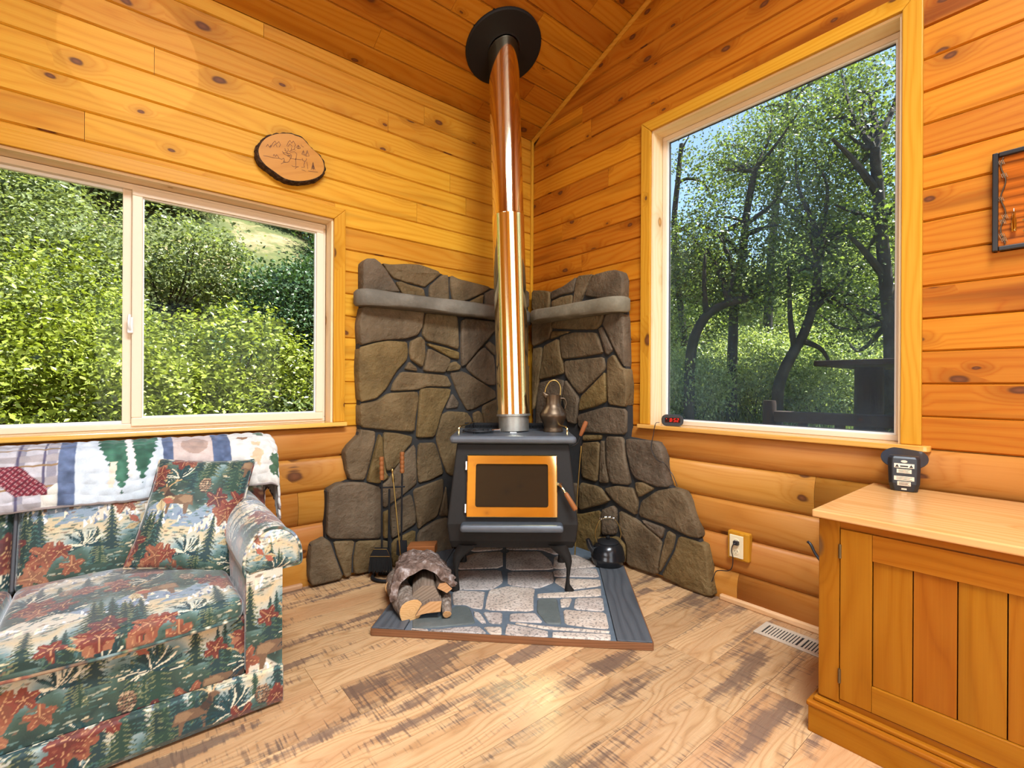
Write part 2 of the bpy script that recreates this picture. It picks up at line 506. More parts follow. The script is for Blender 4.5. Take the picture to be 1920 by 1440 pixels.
def floor_mat():
    m, t, out = newmat('laminate_floor')
    uv = nd(t, 'TexCoord', out=2)
    sep = t.nodes.new('ShaderNodeSeparateXYZ'); t.links.new(uv, sep.inputs[0])
    u, v = sep.outputs[0], sep.outputs[1]
    rnd = nd(t, 'ObjectInfo', out=5)
    r9 = ma(t, 'MULTIPLY', rnd, 41.0)
    n1 = nd(t, 'TexNoise', Vector=xyz(t, ma(t, 'MULTIPLY', u, 1.5), ma(t, 'MULTIPLY', v, 7.0), r9), Scale=1.0, Detail=2.0)
    ph = ma(t, 'MULTIPLY_ADD', v, 30.0, ma(t, 'MULTIPLY', n1, 13.0))
    g = ma(t, 'POWER', ma(t, 'MULTIPLY', ma(t, 'PINGPONG', ph, 0.5), 2.0), 2.5)
    fib = nd(t, 'TexNoise', Vector=xyz(t, ma(t, 'MULTIPLY', u, 8.0), ma(t, 'MULTIPLY', v, 220.0), r9), Scale=1.0, Detail=2.0)
    col = ramp(t, ma(t, 'ADD', ma(t, 'MULTIPLY', g, 0.45), ma(t, 'MULTIPLY', fib, 0.45)),
               [(0.1, (0.57, 0.355, 0.180)), (0.5, (0.465, 0.262, 0.117)), (0.95, (0.28, 0.140, 0.060))])
    hue = nd(t, 'TexNoise', Vector=xyz(t, ma(t, 'MULTIPLY', u, 0.8), ma(t, 'MULTIPLY', v, 5.0), ma(t, 'ADD', r9, 3.0)), Scale=1.0, Detail=2.0)
    col = mix(t, sstep(t, hue, 0.46, 0.70, 0.0, 0.65), col, (0.38, 0.185, 0.080))
    # grey-brown stains with ragged saw-mark edges
    sw = nd(t, 'TexNoise', Vector=xyz(t, ma(t, 'MULTIPLY', u, 120.0), ma(t, 'MULTIPLY_ADD', u, 8.0, ma(t, 'MULTIPLY', v, 9.0)), r9), Scale=1.0, Detail=1.0)
    st = nd(t, 'TexNoise', Vector=xyz(t, ma(t, 'MULTIPLY', u, 1.5), ma(t, 'MULTIPLY', v, 10.0), ma(t, 'ADD', r9, 17.0)), Scale=1.0, Detail=4.0, Roughness=0.55)
    s1 = ma(t, 'ADD', st, ma(t, 'MULTIPLY', ma(t, 'SUBTRACT', sw, 0.5), 0.17))
    stain = sstep(t, s1, 0.53, 0.64)
    col = mix(t, ma(t, 'MULTIPLY', stain, 0.80), col, (0.125, 0.078, 0.058))
    saw = ma(t, 'MULTIPLY', sstep(t, sw, 0.56, 0.66), sstep(t, st, 0.44, 0.56))
    col = mix(t, ma(t, 'MULTIPLY', saw, 0.45), col, (0.10, 0.060, 0.045))
    hs = nd(t, 'HueSaturation', Hue=0.5, Saturation=1.0, Value=ma(t, 'MULTIPLY_ADD', rnd, 0.36, 0.82), Color=col)
    bsdf(t, out, hs, rough=sstep(t, fib, 0.2, 0.8, 0.24, 0.38), bump=ma(t, 'ADD', fib, saw), bs=0.06, bd=0.002)
    return m


MT['floor'] = floor_mat()
MT['stone'] = stone('field_stone', (0.088, 0.054, 0.022), (0.145, 0.092, 0.040), (0.215, 0.142, 0.068), bs=0.9, bd=0.030)
MT['ledge'] = stone('ledge_stone', (0.135, 0.110, 0.072), (0.180, 0.150, 0.102), (0.26, 0.22, 0.155), sc=7.0)
MT['mortar'] = flat('dark_mortar', (0.022, 0.021, 0.020), 0.9, nz=0.4, bump=0.4)
MT['padstone'] = stone('hearth_stone', (0.42, 0.33, 0.265), (0.53, 0.43, 0.355), (0.66, 0.565, 0.48), sc=9.0, rough=0.6, bs=0.9, bd=0.012, speck=0.55)
MT['padslate'] = stone('hearth_slate', (0.10, 0.115, 0.105), (0.13, 0.145, 0.13), (0.17, 0.18, 0.165), sc=8.0, rough=0.6)
MT['padgrout'] = flat('hearth_grout', (0.095, 0.118, 0.140), 0.65, nz=0.35, bump=0.3)
MT['padboard'] = wood('hearth_border_board', (0.090, 0.094, 0.100), (0.060, 0.063, 0.068), (0.032, 0.034, 0.037), knots=0.0, ring=22, rough=0.5, streak=0.4)
MT['padedge'] = wood('hearth_edge', (0.24, 0.105, 0.045), (0.18, 0.075, 0.030), (0.10, 0.04, 0.016), knots=0.0, ring=80, rough=0.8)
MT['iron'] = flat('stove_iron', (0.017, 0.0145, 0.0125), 0.52, metal=0.0, spec=0.16, nz=0.15, scale=60, bump=0.08)
MT['ironplate'] = flat('stove_top_plate', (0.105, 0.118, 0.135), 0.36, metal=0.45, nz=0.25, scale=18, bump=0.05)
MT['black'] = flat('matt_black_metal', (0.008, 0.008, 0.009), 0.6, spec=0.3)
MT['blackgloss'] = flat('black_enamel', (0.010, 0.010, 0.011), 0.22)
MT['plastic'] = flat('black_plastic', (0.014, 0.014, 0.016), 0.42)
MT['brass'] = flat('polished_brass', (0.98, 0.79, 0.36), 0.05, metal=1.0, nz=0.06, scale=12)
MT['pipebrass'] = flat('polished_pipe', (0.92, 0.79, 0.54), 0.10, metal=1.0, nz=0.03, scale=6)
MT['oldbrass'] = flat('aged_brass', (0.46, 0.31, 0.10), 0.35, metal=1.0, nz=0.2)
MT['galv'] = flat('galvanised_steel', (0.33, 0.32, 0.285), 0.46, metal=0.85, nz=0.35, scale=25, bump=0.1)
MT['steel'] = flat('bright_steel', (0.62, 0.62, 0.62), 0.25, metal=1.0)
MT['copper'] = flat('tarnished_copper', (0.115, 0.078, 0.048), 0.42, metal=0.9, nz=0.5, scale=22, bump=0.15)
MT['darkglass'] = flat('smoked_glass', (0.016, 0.012, 0.008), 0.05, spec=0.5)
MT['vinyl'] = flat('almond_vinyl', (0.74, 0.60, 0.44), 0.42)
MT['vinylw'] = flat('white_glazing_bead', (0.80, 0.78, 0.74), 0.4)
MT['gasket'] = flat('grey_gasket', (0.05, 0.05, 0.055), 0.6)
MT['ivory'] = flat('ivory_plate', (0.80, 0.68, 0.44), 0.35)
MT['beige'] = flat('beige_painted_metal', (0.52, 0.42, 0.31), 0.4)
MT['paper'] = flat('printed_label', (0.72, 0.58, 0.42), 0.6)
MT['ink'] = flat('black_ink', (0.012, 0.010, 0.010), 0.7)
MT['burnink'] = flat('burnt_line', (0.16, 0.055, 0.010), 0.7)
MT['bristle'] = flat('black_bristle', (0.012, 0.011, 0.010), 0.9)
MT['hinge'] = flat('old_hinge', (0.14, 0.095, 0.045), 0.45, metal=0.8)
MT['screen'] = flat('dark_red_screen', (0.020, 0.003, 0.003), 0.15)
MT['scorch'] = flat('charred_edge', (0.010, 0.008, 0.008), 0.35, nz=0.4)


def emis(name, col, s):
    m, t, out = newmat(name)
    e = nd(t, 'Emission', Color=(*col, 1), Strength=s)
    t.links.new(e, out.inputs['Surface'])
    return m


MT['led'] = emis('red_led', (1.0, 0.03, 0.02), 2.2)


def glass_mat(name, tint, haze=0.0):
    m, t, out = newmat(name)
    fr = nd(t, 'Fresnel', IOR=1.45)
    tr = nd(t, 'BsdfTransparent', Color=(*tint, 1))
    gl = nd(t, 'BsdfGlossy', Color=(1, 1, 1, 1), Roughness=0.02)
    mx = nd(t, 'MixShader', _0=ma(t, 'MULTIPLY', fr, 0.12), _1=tr, _2=gl)
    if haze:   # dust on the pane
        p = nd(t, 'TexCoord', out=3)
        n = nd(t, 'TexNoise', Vector=p, Scale=2.0, Detail=5.0, Roughness=0.6)
        tl = nd(t, 'BsdfTranslucent', Color=(0.85, 0.88, 0.92, 1))
        mx = nd(t, 'MixShader', _0=sstep(t, n, 0.35, 0.75, haze * 0.25, haze), _1=mx, _2=tl)
    t.links.new(mx, out.inputs['Surface'])
    return m


MT['glass'] = glass_mat('window_glass', (0.97, 0.98, 0.97))
MT['dusty'] = glass_mat('dusty_window_glass', (0.94, 0.96, 0.97), 0.055)


def bark_mat(name, a, b, c, s=1.0):
    m, t, out = newmat(name)
    p = nd(t, 'TexCoord', out=3)
    n = nd(t, 'TexNoise', Vector=p, Scale=28.0 * s, Detail=5.0, Roughness=0.65)
    v = nd(t, 'TexVoronoi', Vector=p, Scale=45.0 * s)
    col = ramp(t, n, [(0.3, a), (0.52, b), (0.72, c)])
    bsdf(t, out, col, 0.9, bump=ma(t, 'ADD', n, ma(t, 'MULTIPLY', v, 0.5)), bs=0.8, bd=0.012, spec=0.2)
    return m


MT['bark'] = bark_mat('rough_bark', (0.075, 0.045, 0.032), (0.19, 0.125, 0.095), (0.46, 0.40, 0.37))
MT['barkgrey'] = bark_mat('grey_bark', (0.10, 0.07, 0.05), (0.22, 0.165, 0.125), (0.40, 0.34, 0.28), 1.4)
MT['barkdark'] = bark_mat('slice_bark', (0.018, 0.009, 0.005), (0.050, 0.026, 0.012), (0.14, 0.085, 0.05), 2.0)
MT['trunk'] = bark_mat('tree_bark', (0.022, 0.018, 0.014), (0.045, 0.038, 0.030), (0.085, 0.075, 0.060), 0.12)


def vcol_mat(name, rough=0.8, weave=900.0, sheen=0.25, gain=1.0, spec=0.3):
    m, t, out = newmat(name)
    c = nd(t, 'VertexColor', props={'layer_name': 'Col'})
    p = nd(t, 'TexCoord', out=3)
    n = nd(t, 'TexNoise', Vector=p, Scale=weave * 0.25, Detail=2.0)
    col = mix(t, 0.35, c, mix(t, n, tuple([0.35] * 3), tuple([1.0] * 3)), 'MULTIPLY')
    if gain != 1.0: col = nd(t, 'HueSaturation', Hue=0.5, Saturation=1.0, Value=gain, Color=col)
    bsdf(t, out, col, rough, bump=n, bs=0.25, bd=0.002, spec=spec, Sheen_Weight=sheen, Sheen_Roughness=0.4)
    return m


MT['fabric'] = vcol_mat('printed_upholstery', 0.62, sheen=0.7, gain=1.15, spec=0.35)
MT['quilt'] = vcol_mat('quilt_cotton', 0.85)


def leaf_mat(name, a, b, trans=0.45, var=0.5, gloss=0.35):
    m, t, out = newmat(name)
    r = nd(t, 'NewGeometry', out=8)
    col = mix(t, r, a, b)
    hs = nd(t, 'HueSaturation', Hue=ma(t, 'MULTIPLY_ADD', r, 0.03, 0.485), Saturation=1.0, Value=ma(t, 'MULTIPLY_ADD', r, var, 1 - var * 0.5), Color=col)
    b1 = t.nodes.new('ShaderNodeBsdfPrincipled')
    t.links.new(hs, b1.inputs['Base Color']); b1.inputs['Roughness'].default_value = gloss
    tl = nd(t, 'BsdfTranslucent', Color=mix(t, 1.0, hs, (1.0, 1.0, 0.45), 'MULTIPLY'))
    mx = nd(t, 'MixShader', _0=trans, _1=b1.outputs[0], _2=tl)
    t.links.new(mx, out.inputs['Surface'])
    return m


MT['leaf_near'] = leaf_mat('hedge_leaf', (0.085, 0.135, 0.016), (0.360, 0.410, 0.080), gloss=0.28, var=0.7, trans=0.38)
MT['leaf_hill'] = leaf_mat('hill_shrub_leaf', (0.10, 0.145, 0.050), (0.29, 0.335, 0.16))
MT['leaf_dark'] = leaf_mat('painted_shade_shrub_leaf', (0.030, 0.075, 0.030), (0.075, 0.135, 0.055), 0.3)  # shade over these shrubs is put into the dark leaf colour
MT['leaf_shade'] = leaf_mat('painted_shade_hedge_leaf', (0.022, 0.045, 0.012), (0.125, 0.165, 0.040), 0.25, var=0.8)  # darker copy of the hedge leaf; the shade is put into the colour
MT['leaf_under'] = leaf_mat('sun_toned_undergrowth_leaf', (0.20, 0.28, 0.08), (0.48, 0.54, 0.24), 0.5)  # brightened leaf: sunlight missing from the bank is put into the colour
MT['leaf_oak'] = leaf_mat('oak_leaf', (0.042, 0.078, 0.025), (0.21, 0.27, 0.065), 0.5)
MT['grassblade'] = leaf_mat('grass_blade', (0.16, 0.24, 0.06), (0.36, 0.44, 0.17), 0.4, gloss=0.6)


def ground_mat():
    m, t, out = newmat('hillside_ground')
    p = nd(t, 'NewGeometry')
    n = nd(t, 'TexNoise', Vector=p, Scale=0.7, Detail=5.0, Roughness=0.6)
    n2 = nd(t, 'TexNoise', Vector=p, Scale=9.0, Detail=4.0)
    col = ramp(t, n, [(0.36, (0.050, 0.085, 0.028)), (0.50, (0.13, 0.15, 0.055)), (0.60, (0.42, 0.31, 0.19))])
    col = mix(t, n2, col, (0.06, 0.06, 0.03))
    bsdf(t, out, col, 0.95, bump=n2, bs=0.6, bd=0.05, spec=0.1)
    return m


MT['ground'] = ground_mat()

# ================================================================== the setting
Z0, SLP, RIDGE = 3.02, 0.425, -2.75          # ceiling height at wall_left, its slope, ridge line
XW, YB = -5.0, -4.0                           # far sides of the room (behind the viewpoint)
WL = dict(x0=-3.31, x1=-1.540, z0=0.895, z1=2.062)      # opening of window_1 in wall_left
WR = dict(y0=-2.285, y1=-1.088, z0=0.880, z1=2.660)     # opening of window_2 in wall_right


def zc(y):
    return Z0 - SLP * y if y > RIDGE else Z0 - SLP * RIDGE + SLP * (y - RIDGE)


def prism_x(mb, poly, x0, x1):
    """poly in (y, z), extruded along x"""
    n = len(poly)
    vs = [(x0, y, z) for y, z in poly] + [(x1, y, z) for y, z in poly]
    mb.add(vs, [tuple(range(n - 1, -1, -1)), tuple(range(n, 2 * n))] + [(i, (i + 1) % n, n + (i + 1) % n, n + i) for i in range(n)])


# floor slab and single laminate planks where the picture sees them
fl = MB().box(XW, 0.14, YB, 0.14, -0.12, -0.006).build('floor', MT['floor'], grain=(1, 0, 0), kind='structure',
     label='brown laminate plank floor with dark saw-mark stains')
PW = 0.2
y = -0.002
row = 0
while y > -2.75:
    y1 = max(y - PW, -2.8)
    x = 0.0 - (0.62, 0.21, 1.02, 0.45, 0.86)[row % 5]
    if row == 8: x = -0.642
    ends = [-0.001]
    while x > XW + 0.3:
        ends.append(x); x -= random.choice((1.05, 1.22, 1.22))
    ends.append(XW + 0.01)
    for a, b in zip(ends[:-1], ends[1:]):
        mb = MB().box(b + 0.0006, a - 0.0006, y1 + 0.0006, y - 0.0006, -0.006, 0.0)
        mb.build('floor_plank', MT['floor'], fl, grain=(1, 0, 0))
    y = y1 - 0.0; row += 1
MB().box(XW, 0, YB, -2.801, -0.006, 0.0).build('floor_field', MT['floor'], fl, grain=(1, 0, 0))

# wall_left (under the eave) with the opening of the sliding window
w1 = WL
mb = MB()
mb.box(XW, 0.14, 0.02, 0.15, -0.1, w1['z0']); mb.box(XW, 0.14, 0.02, 0.15, w1['z1'], 3.06)
mb.box(XW, w1['x0'], 0.02, 0.15, w1['z0'], w1['z1']); mb.box(w1['x1'], 0.14, 0.02, 0.15, w1['z0'], w1['z1'])
wl = mb.build('wall_left', MT['ceil'], grain=(1, 0, 0), kind='structure', label='pine boarded wall with the sliding window')

# wall_right, the gable wall
w2 = WR
mb = MB()
prism_x(mb, [(0.02, -0.1), (0.02, 3.1), (w2['y1'], zc(w2['y1']) + 0.08), (w2['y1'], -0.1)], 0.02, 0.15)
prism_x(mb, [(w2['y1'], w2['z1']), (w2['y1'], zc(w2['y1']) + 0.08), (w2['y0'], zc(w2['y0']) + 0.08), (w2['y0'], w2['z1'])], 0.02, 0.15)
prism_x(mb, [(w2['y1'], -0.1), (w2['y1'], w2['z0']), (w2['y0'], w2['z0']), (w2['y0'], -0.1)], 0.02, 0.15)
prism_x(mb, [(w2['y0'], -0.1), (w2['y0'], zc(w2['y0']) + 0.08), (RIDGE, zc(RIDGE) + 0.08), (YB, zc(YB) + 0.08), (YB, -0.1)], 0.02, 0.15)
wr = mb.build('wall_right', MT['ceil'], grain=(0, 1, 0), kind='structure', label='pine boarded gable wall with the tall picture window')
fix_normals(wr)

PROF = [(0.020, 0.0), (0.0075, 0.0006), (0.0, 0.0065), (0.0, -0.0065), (0.0075, -0.0006), (0.020, 0.0)]


def vboard(parent, mat, pos, s0b, s1b, s0t, s1t, z0, z1, g, name='board'):
    """V-jointed board; pos(s, e, z) -> world, e = depth into the wall"""
    vs = []
    for (e, dz) in PROF:
        low = dz > 0 or (dz == 0 and len(vs) < 2)
        i = len(vs) // 2
        z = z0 + dz if i < 3 else z1 + dz
        k = (z - z0) / (z1 - z0)
        vs += [pos(s0b + (s0t - s0b) * k, e, z), pos(s1b + (s1t - s1b) * k, e, z)]
    fs = [(2 * i, 2 * i + 1, 2 * i + 3, 2 * i + 2) for i in range(5)]
    fs += [tuple(range(10, -1, -2)), tuple(range(1, 12, 2))]
    o = obj(name, vs, fs, mat, parent, grain=g)
    return fix_normals(o)


def log_board(parent, mat, pos, s0, s1, z0, z1, g, name='siding_board'):
    n = 9
    pr = [(0.018, z0)] + [(0.006 - 0.025 * math.sin(math.pi * min(1, max(0, (k / n)))) ** 0.60, z0 + (z1 - z0) * k / n) for k in range(n + 1)] + [(0.018, z1)]
    vs = []
    for e, z in pr: vs += [pos(s0, e, z), pos(s1, e, z)]
    m = len(pr)
    fs = [(2 * i, 2 * i + 1, 2 * i + 3, 2 * i + 2) for i in range(m - 1)]
    fs += [tuple(range(2 * m - 2, -1, -2)), tuple(range(1, 2 * m, 2))]
    o = obj(name, vs, fs, mat, parent, grain=g)
    fix_normals(o)
    o.data.polygons.foreach_set('use_smooth', np.array([1 <= i < m - 2 for i in range(m - 1)] + [False, False]))
    return o


posL = lambda s, e, z: (s, e, z)
posR = lambda s, e, z: (e, s, z)
BX, BZ = w1['x1'] + 0.016, WL['z1'] + 0.016        # boards stop behind the casings
BY, BT = w2['y1'] + 0.014, WR['z1'] + 0.014
BY0 = w2['y0'] - 0.014
ROWS = [0.876 + 0.1295 * k for k in range(0, 30)]
GAP = 0.0009


def pieces(a, b, lo=1.3, hi=2.6, extra=()):
    """cut the run a..b (a > b) into pieces"""
    c = [a]; x = a - random.uniform(lo * 0.4, hi)
    pts = sorted(extra, reverse=True) if extra else None
    if pts is not None:
        c += [p for p in pts if b < p < a]
    else:
        while x > b + 0.5:
            c.append(x); x -= random.uniform(lo, hi)
    c.append(b)
    return list(zip(c[:-1], c[1:]))


JL = {17: (-2.64,), 15: (-0.95,), 13: (-2.36,), 16: (-1.9,), 11: (-0.62,), 9: (-0.5,), 10: (-2.6, -1.0), 14: (-1.2,), 12: (-3.0, -0.75)}
for k in range(0, 17):
    z0, z1 = ROWS[k], min(ROWS[k + 1], 3.03)
    if z1 - z0 < 0.03: continue
    if z1 <= WL['z0'] + 0.02 or z0 >= WL['z1'] - 0.005:
        runs = pieces(-0.004, XW, extra=JL.get(k, (-1.75 if k % 2 else -2.9,)))
    elif z1 > WL['z1']:
        runs = [(-0.004, BX), (w1['x0'] - 0.016, XW)]
        o = vboard(wl, MT['wall'], posL, w1['x0'] - 0.016, BX, w1['x0'] - 0.016, BX, BZ, z1, (1, 0, 0))
    else:
        runs = [(-0.004, BX), (w1['x0'] - 0.016, XW)]
    for a, b in runs:
        vboard(wl, MT['wall'], posL, b + GAP, a - GAP, b + GAP, a - GAP, z0, z1, (1, 0, 0))
SID = [-0.03, 0.152, 0.336, 0.520, 0.706, 0.874]
for k in range(5):
    for a, b in pieces(-0.004, XW, extra=((-2.2,), (-3.1,), (-1.72, -4.0), (-2.75,), (-3.4,))[k]):
        log_board(wl, MT['siding'], posL, b + GAP, a - GAP, SID[k], SID[k + 1] - 0.001, (1, 0, 0))
    for a, b in pieces(-0.004, YB, extra=((-1.62, -3.4), (-2.6,), (-3.1,), (-1.97, -4.1), (-2.9,))[k]):
        log_board(wr, MT['siding'], posR, b + GAP, a - GAP, SID[k], SID[k + 1] - 0.001, (0, 1, 0))
JR = [(-0.52, -3.3), (-3.7,), (-0.33, -3.0), (-2.9,), (-0.75, -3.6), (-3.2,), (-4.0,), (-0.6,)]
for k in range(0, 27):
    z0, z1 = ROWS[k], ROWS[k + 1]
    # where the row meets the sloping ceiling
    lim = lambda z: min(-0.004, -(z - Z0) / SLP)
    a0, a1 = lim(z0), lim(z1)
    far = lambda z: max(YB, 2 * RIDGE - lim(z)) if z > Z0 else YB
    if a0 < RIDGE + 0.1: break
    a1 = max(a1, RIDGE); f0, f1 = far(z0), max(far(z1), YB)
    if z0 >= WR['z1'] - 0.01:
        js = [j for j in JR[k % 8] if f1 + .3 < j < a1 - 0.3]
        runs = []
        c = [None] + js + [None]
        st = [(a0, a1)] + [(j, j) for j in js]; en = [(j, j) for j in js] + [(f0, f1)]
        runs = list(zip(st, en))
    else:
        runs = [((a0, a1), (BY, BY)), ((BY0, BY0), (f0, f1))]
        js = [j for j in JR[k % 8] if w2['y1'] + .15 < j < a0 - .15]
        if js:
            runs[0] = ((a0, a1), (js[0], js[0])); runs.append(((js[0], js[0]), (BY, BY)))
        if z1 > WR['z1']:
            vboard(wr, MT['gable'], posR, BY0, BY, BY0, BY, BT, z1, (0, 1, 0))
    for (sa, ea) in runs:
        vboard(wr, MT['gable'], posR, ea[0] + GAP, sa[0] - GAP, ea[1] + GAP, sa[1] - GAP, z0, z1, (0, 1, 0))

# ceiling: two slopes carrying past the walls as eaves, boards on the slope in view
cn = 1 / math.hypot(1, SLP)
mb = MB()
T = 0.16
prism_x(mb, [(0.50, zc(0) - SLP * 0.50 + 0.03), (RIDGE, zc(RIDGE) + 0.03), (RIDGE, zc(RIDGE) + 0.03 + T), (0.50, zc(0) - SLP * 0.50 + 0.03 + T)], XW - 0.5, 0.85)
prism_x(mb, [(RIDGE, zc(RIDGE) + 0.03), (YB - 0.5, zc(YB) + 0.03 - 0.5 * SLP), (YB - 0.5, zc(YB) + 0.03 - 0.5 * SLP + T), (RIDGE, zc(RIDGE) + 0.03 + T)], XW - 0.5, 0.85)
ce = fix_normals(mb.build('ceiling', MT['ceil'], grain=(1, 0, 0), kind='structure', label='sloping pine board ceiling'))
posC = lambda s, e, a: (s, -a * cn + e * SLP * cn, Z0 + a * SLP * cn + e * cn)
CW = 0.1295
k = 0
tot = -RIDGE / cn
while k * CW < tot:
    a0, a1 = k * CW, min(tot, (k + 1) * CW)
    js = ((-0.55, -2.6), (-1.35,), (-0.30, -2.1), (-1.75,), (-1.05, -3.2))[k % 5]
    for a, b in pieces(-0.002, XW, extra=js):
        vboard(ce, MT['ceil'], posC, b + GAP, a - GAP, b + GAP, a - GAP, a0, a1, (1, 0, 0), name='ceiling_board')
    k += 1

# the two walls behind the viewpoint: an added glass door in wall_back, an added window in wall_side, for daylight
mb = MB()
DX0, DX1, DZ = -2.75, -0.75, 2.15
SY0, SY1 = -3.85, -1.9
bx = lambda x0, x1, z0, z1: prism_x(mb, [(YB, z0), (YB, z1), (YB - 0.13, z1), (YB - 0.13, z0)], x0, x1)
bx(XW, DX0, -0.1, zc(YB) + .06); bx(DX1, 0.14, -0.1, zc(YB) + .06); bx(DX0, DX1, DZ, zc(YB) + .06); bx(DX0, DX1, -0.1, 0.05)
fix_normals(mb.build('wall_back', MT['wall'], grain=(1, 0, 0), kind='structure', label='pine wall behind the viewpoint with an added glass door'))
mb = MB()
X2 = XW - 0.13
prism_x(mb, [(0.15, -0.1), (0.15, zc(0)), (SY1, zc(SY1) + .06), (SY1, -0.1)], X2, XW)
prism_x(mb, [(SY0, -0.1), (SY0, zc(SY0) + .06), (YB - .13, zc(YB)), (YB - .13, -0.1)], X2, XW)
prism_x(mb, [(SY1, -0.1), (SY1, 0.85), (SY0, 0.85), (SY0, -0.1)], X2, XW)
prism_x(mb, [(SY1, 2.45), (SY1, zc(SY1) + .06), (RIDGE, zc(RIDGE) + .06), (SY0, zc(SY0) + .06), (SY0, 2.45)], X2, XW)
fix_normals(mb.build('wall_side', MT['wall'], grain=(0, 1, 0), kind='structure', label='pine wall on the far side with an added window'))


def bar_frame(mb, a0, a1, z0, z1, wdt, put):
    put(mb, a0, a1, z1 - wdt, z1); put(mb, a0, a1, z0, z0 + wdt)
    put(mb, a0, a0 + wdt, z0 + wdt, z1 - wdt); put(mb, a1 - wdt, a1, z0 + wdt, z1 - wdt)


wn = thing('door_1', 'wide unseen glass door added behind the viewpoint for daylight', None, ((DX0 + DX1) / 2, YB, 0.05), kind='structure')
mb = MB(); bar_frame(mb, DX0, DX1, 0.05, DZ, 0.06, lambda m, a, b, c, d: m.box(a, b, YB - 0.05, YB + 0.02, c, d))
mb.box((DX0 + DX1) / 2 - .04, (DX0 + DX1) / 2 + .04, YB - 0.05, YB, 0.11, DZ - .06)
mb.build('frame', MT['vinyl'], wn)
wn = thing('window_3', 'unseen window added in the far side wall for daylight', None, (XW, (SY0 + SY1) / 2, 0.85), kind='structure')
mb = MB(); bar_frame(mb, SY0, SY1, 0.85, 2.45, 0.05, lambda m, a, b, c, d: m.box(XW - 0.05, XW + 0.02, a, b, c, d))
mb.box(XW - 0.05, XW, (SY0 + SY1) / 2 - .03, (SY0 + SY1) / 2 + .03, 0.9, 2.4)
mb.build('frame', MT['vinyl'], wn)

wn = thing('window_4', 'unseen roof light added in the ceiling slope behind the viewpoint', None, (-1.9, -3.20, zc(-3.20)), kind='structure')  # added frame for the unseen roof light; the ceiling above stays closed
mb = MB(); bar_frame(mb, -2.88, -0.92, -0.48, 0.48, 0.05, lambda m, a, b, c, d: m.add([(x_, -3.20 + cn * v_ * 1.0 + h_ * SLP * cn, zc(-3.20) + SLP * cn * v_ - h_ * cn) for x_ in (a, b) for v_ in (c, d) for h_ in (-0.03, 0.06)],
    [(0, 1, 3, 2), (4, 6, 7, 5), (0, 4, 5, 1), (2, 3, 7, 6), (0, 2, 6, 4), (1, 5, 7, 3)]))
fix_normals(mb.build('frame', MT['trim'], wn, grain=(1, 0, 0)))

# trims
MB().box(-0.022, 0.0, -0.022, 0.0, 0.02, 3.03).build('trim_1', MT['trim'], grain=(0, 0, 1), kind='structure', bevel=0.006,
    label='slim corner moulding where the two walls meet')
mb = MB()
rk = [(y_, zc(y_)) for y_ in (-0.004, RIDGE)]
vs = []
for (y_, z_) in rk:
    vs += [(0.0, y_, z_ - 0.004), (-0.022, y_, z_ - 0.004), (-0.022, y_, z_ - 0.014), (-0.006, y_, z_ - 0.026), (0.0, y_, z_ - 0.026)]
mb.add(vs, [(0, 1, 6, 5), (1, 2, 7, 6), (2, 3, 8, 7), (3, 4, 9, 8), (4, 0, 5, 9), (4, 3, 2, 1, 0), (5, 6, 7, 8, 9)])
fix_normals(mb.build('trim_2', MT['trim'], grain=(0, 1, 0.425), kind='structure', label='slim moulding under the sloping ceiling on the gable wall'))
MB().box(XW, -1.70, -0.038, 0.0, 0.0, 0.028).build('baseboard_left', MT['basestrip'], grain=(1, 0, 0), kind='structure', bevel=0.006,
    label='thin pale strip along the foot of the window wall')
MB().box(-0.038, 0.0, YB, -1.535, 0.0, 0.028).build('baseboard_right', MT['basestrip'], grain=(0, 1, 0), kind='structure', bevel=0.006,
    label='thin pale strip along the foot of the gable wall')

# ---- window_1, sliding window
wn = thing('window_1', 'wide almond sliding window above the sofa', None, ((w1['x0'] + w1['x1']) / 2, 0.05, w1['z0']), kind='structure')
JX, JZ, SZ = -1.533, 2.070, 0.905
XL = w1['x0']
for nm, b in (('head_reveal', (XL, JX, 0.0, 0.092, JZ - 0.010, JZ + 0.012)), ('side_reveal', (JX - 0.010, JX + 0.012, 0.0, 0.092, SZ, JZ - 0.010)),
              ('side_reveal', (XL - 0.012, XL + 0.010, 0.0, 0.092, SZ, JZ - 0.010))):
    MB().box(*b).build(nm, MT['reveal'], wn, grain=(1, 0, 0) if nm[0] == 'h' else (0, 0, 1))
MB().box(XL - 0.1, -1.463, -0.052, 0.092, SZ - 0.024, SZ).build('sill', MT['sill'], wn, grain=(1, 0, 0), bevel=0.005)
CT, CS = 0.066, 0.020


def mitre(name, mat, parent, pos, ax, a, b, c, d, th, g):
    """casing piece with mitred ends; outline a,b,c,d in (s,z)"""
    P = [a, b, c, d]
    vs = [pos(s, 0.0, z) for s, z in P] + [pos(s, -th, z) for s, z in P]
    fs = [(0, 1, 2, 3), (7, 6, 5, 4)] + [(i, (i + 1) % 4, 4 + (i + 1) % 4, 4 + i) for i in range(4)]
    return fix_normals(obj(name, vs, fs, mat, parent, grain=g, bevel=0.004))


xo, zo = JX + CT, JZ + CT
mitre('casing_head', MT['trim'], wn, posL, 0, (XL, JZ), (JX, JZ), (xo, zo), (XL - CT, zo), CS, (1, 0, 0))
mitre('casing_side', MT['trim'], wn, posL, 0, (JX, SZ), (xo, SZ), (xo, zo), (JX, JZ), CS, (0, 0, 1))
mitre('casing_side', MT['trim'], wn, posL, 0, (XL, SZ), (XL - CT, SZ), (XL - CT, zo), (XL, JZ), CS, (0, 0, 1))
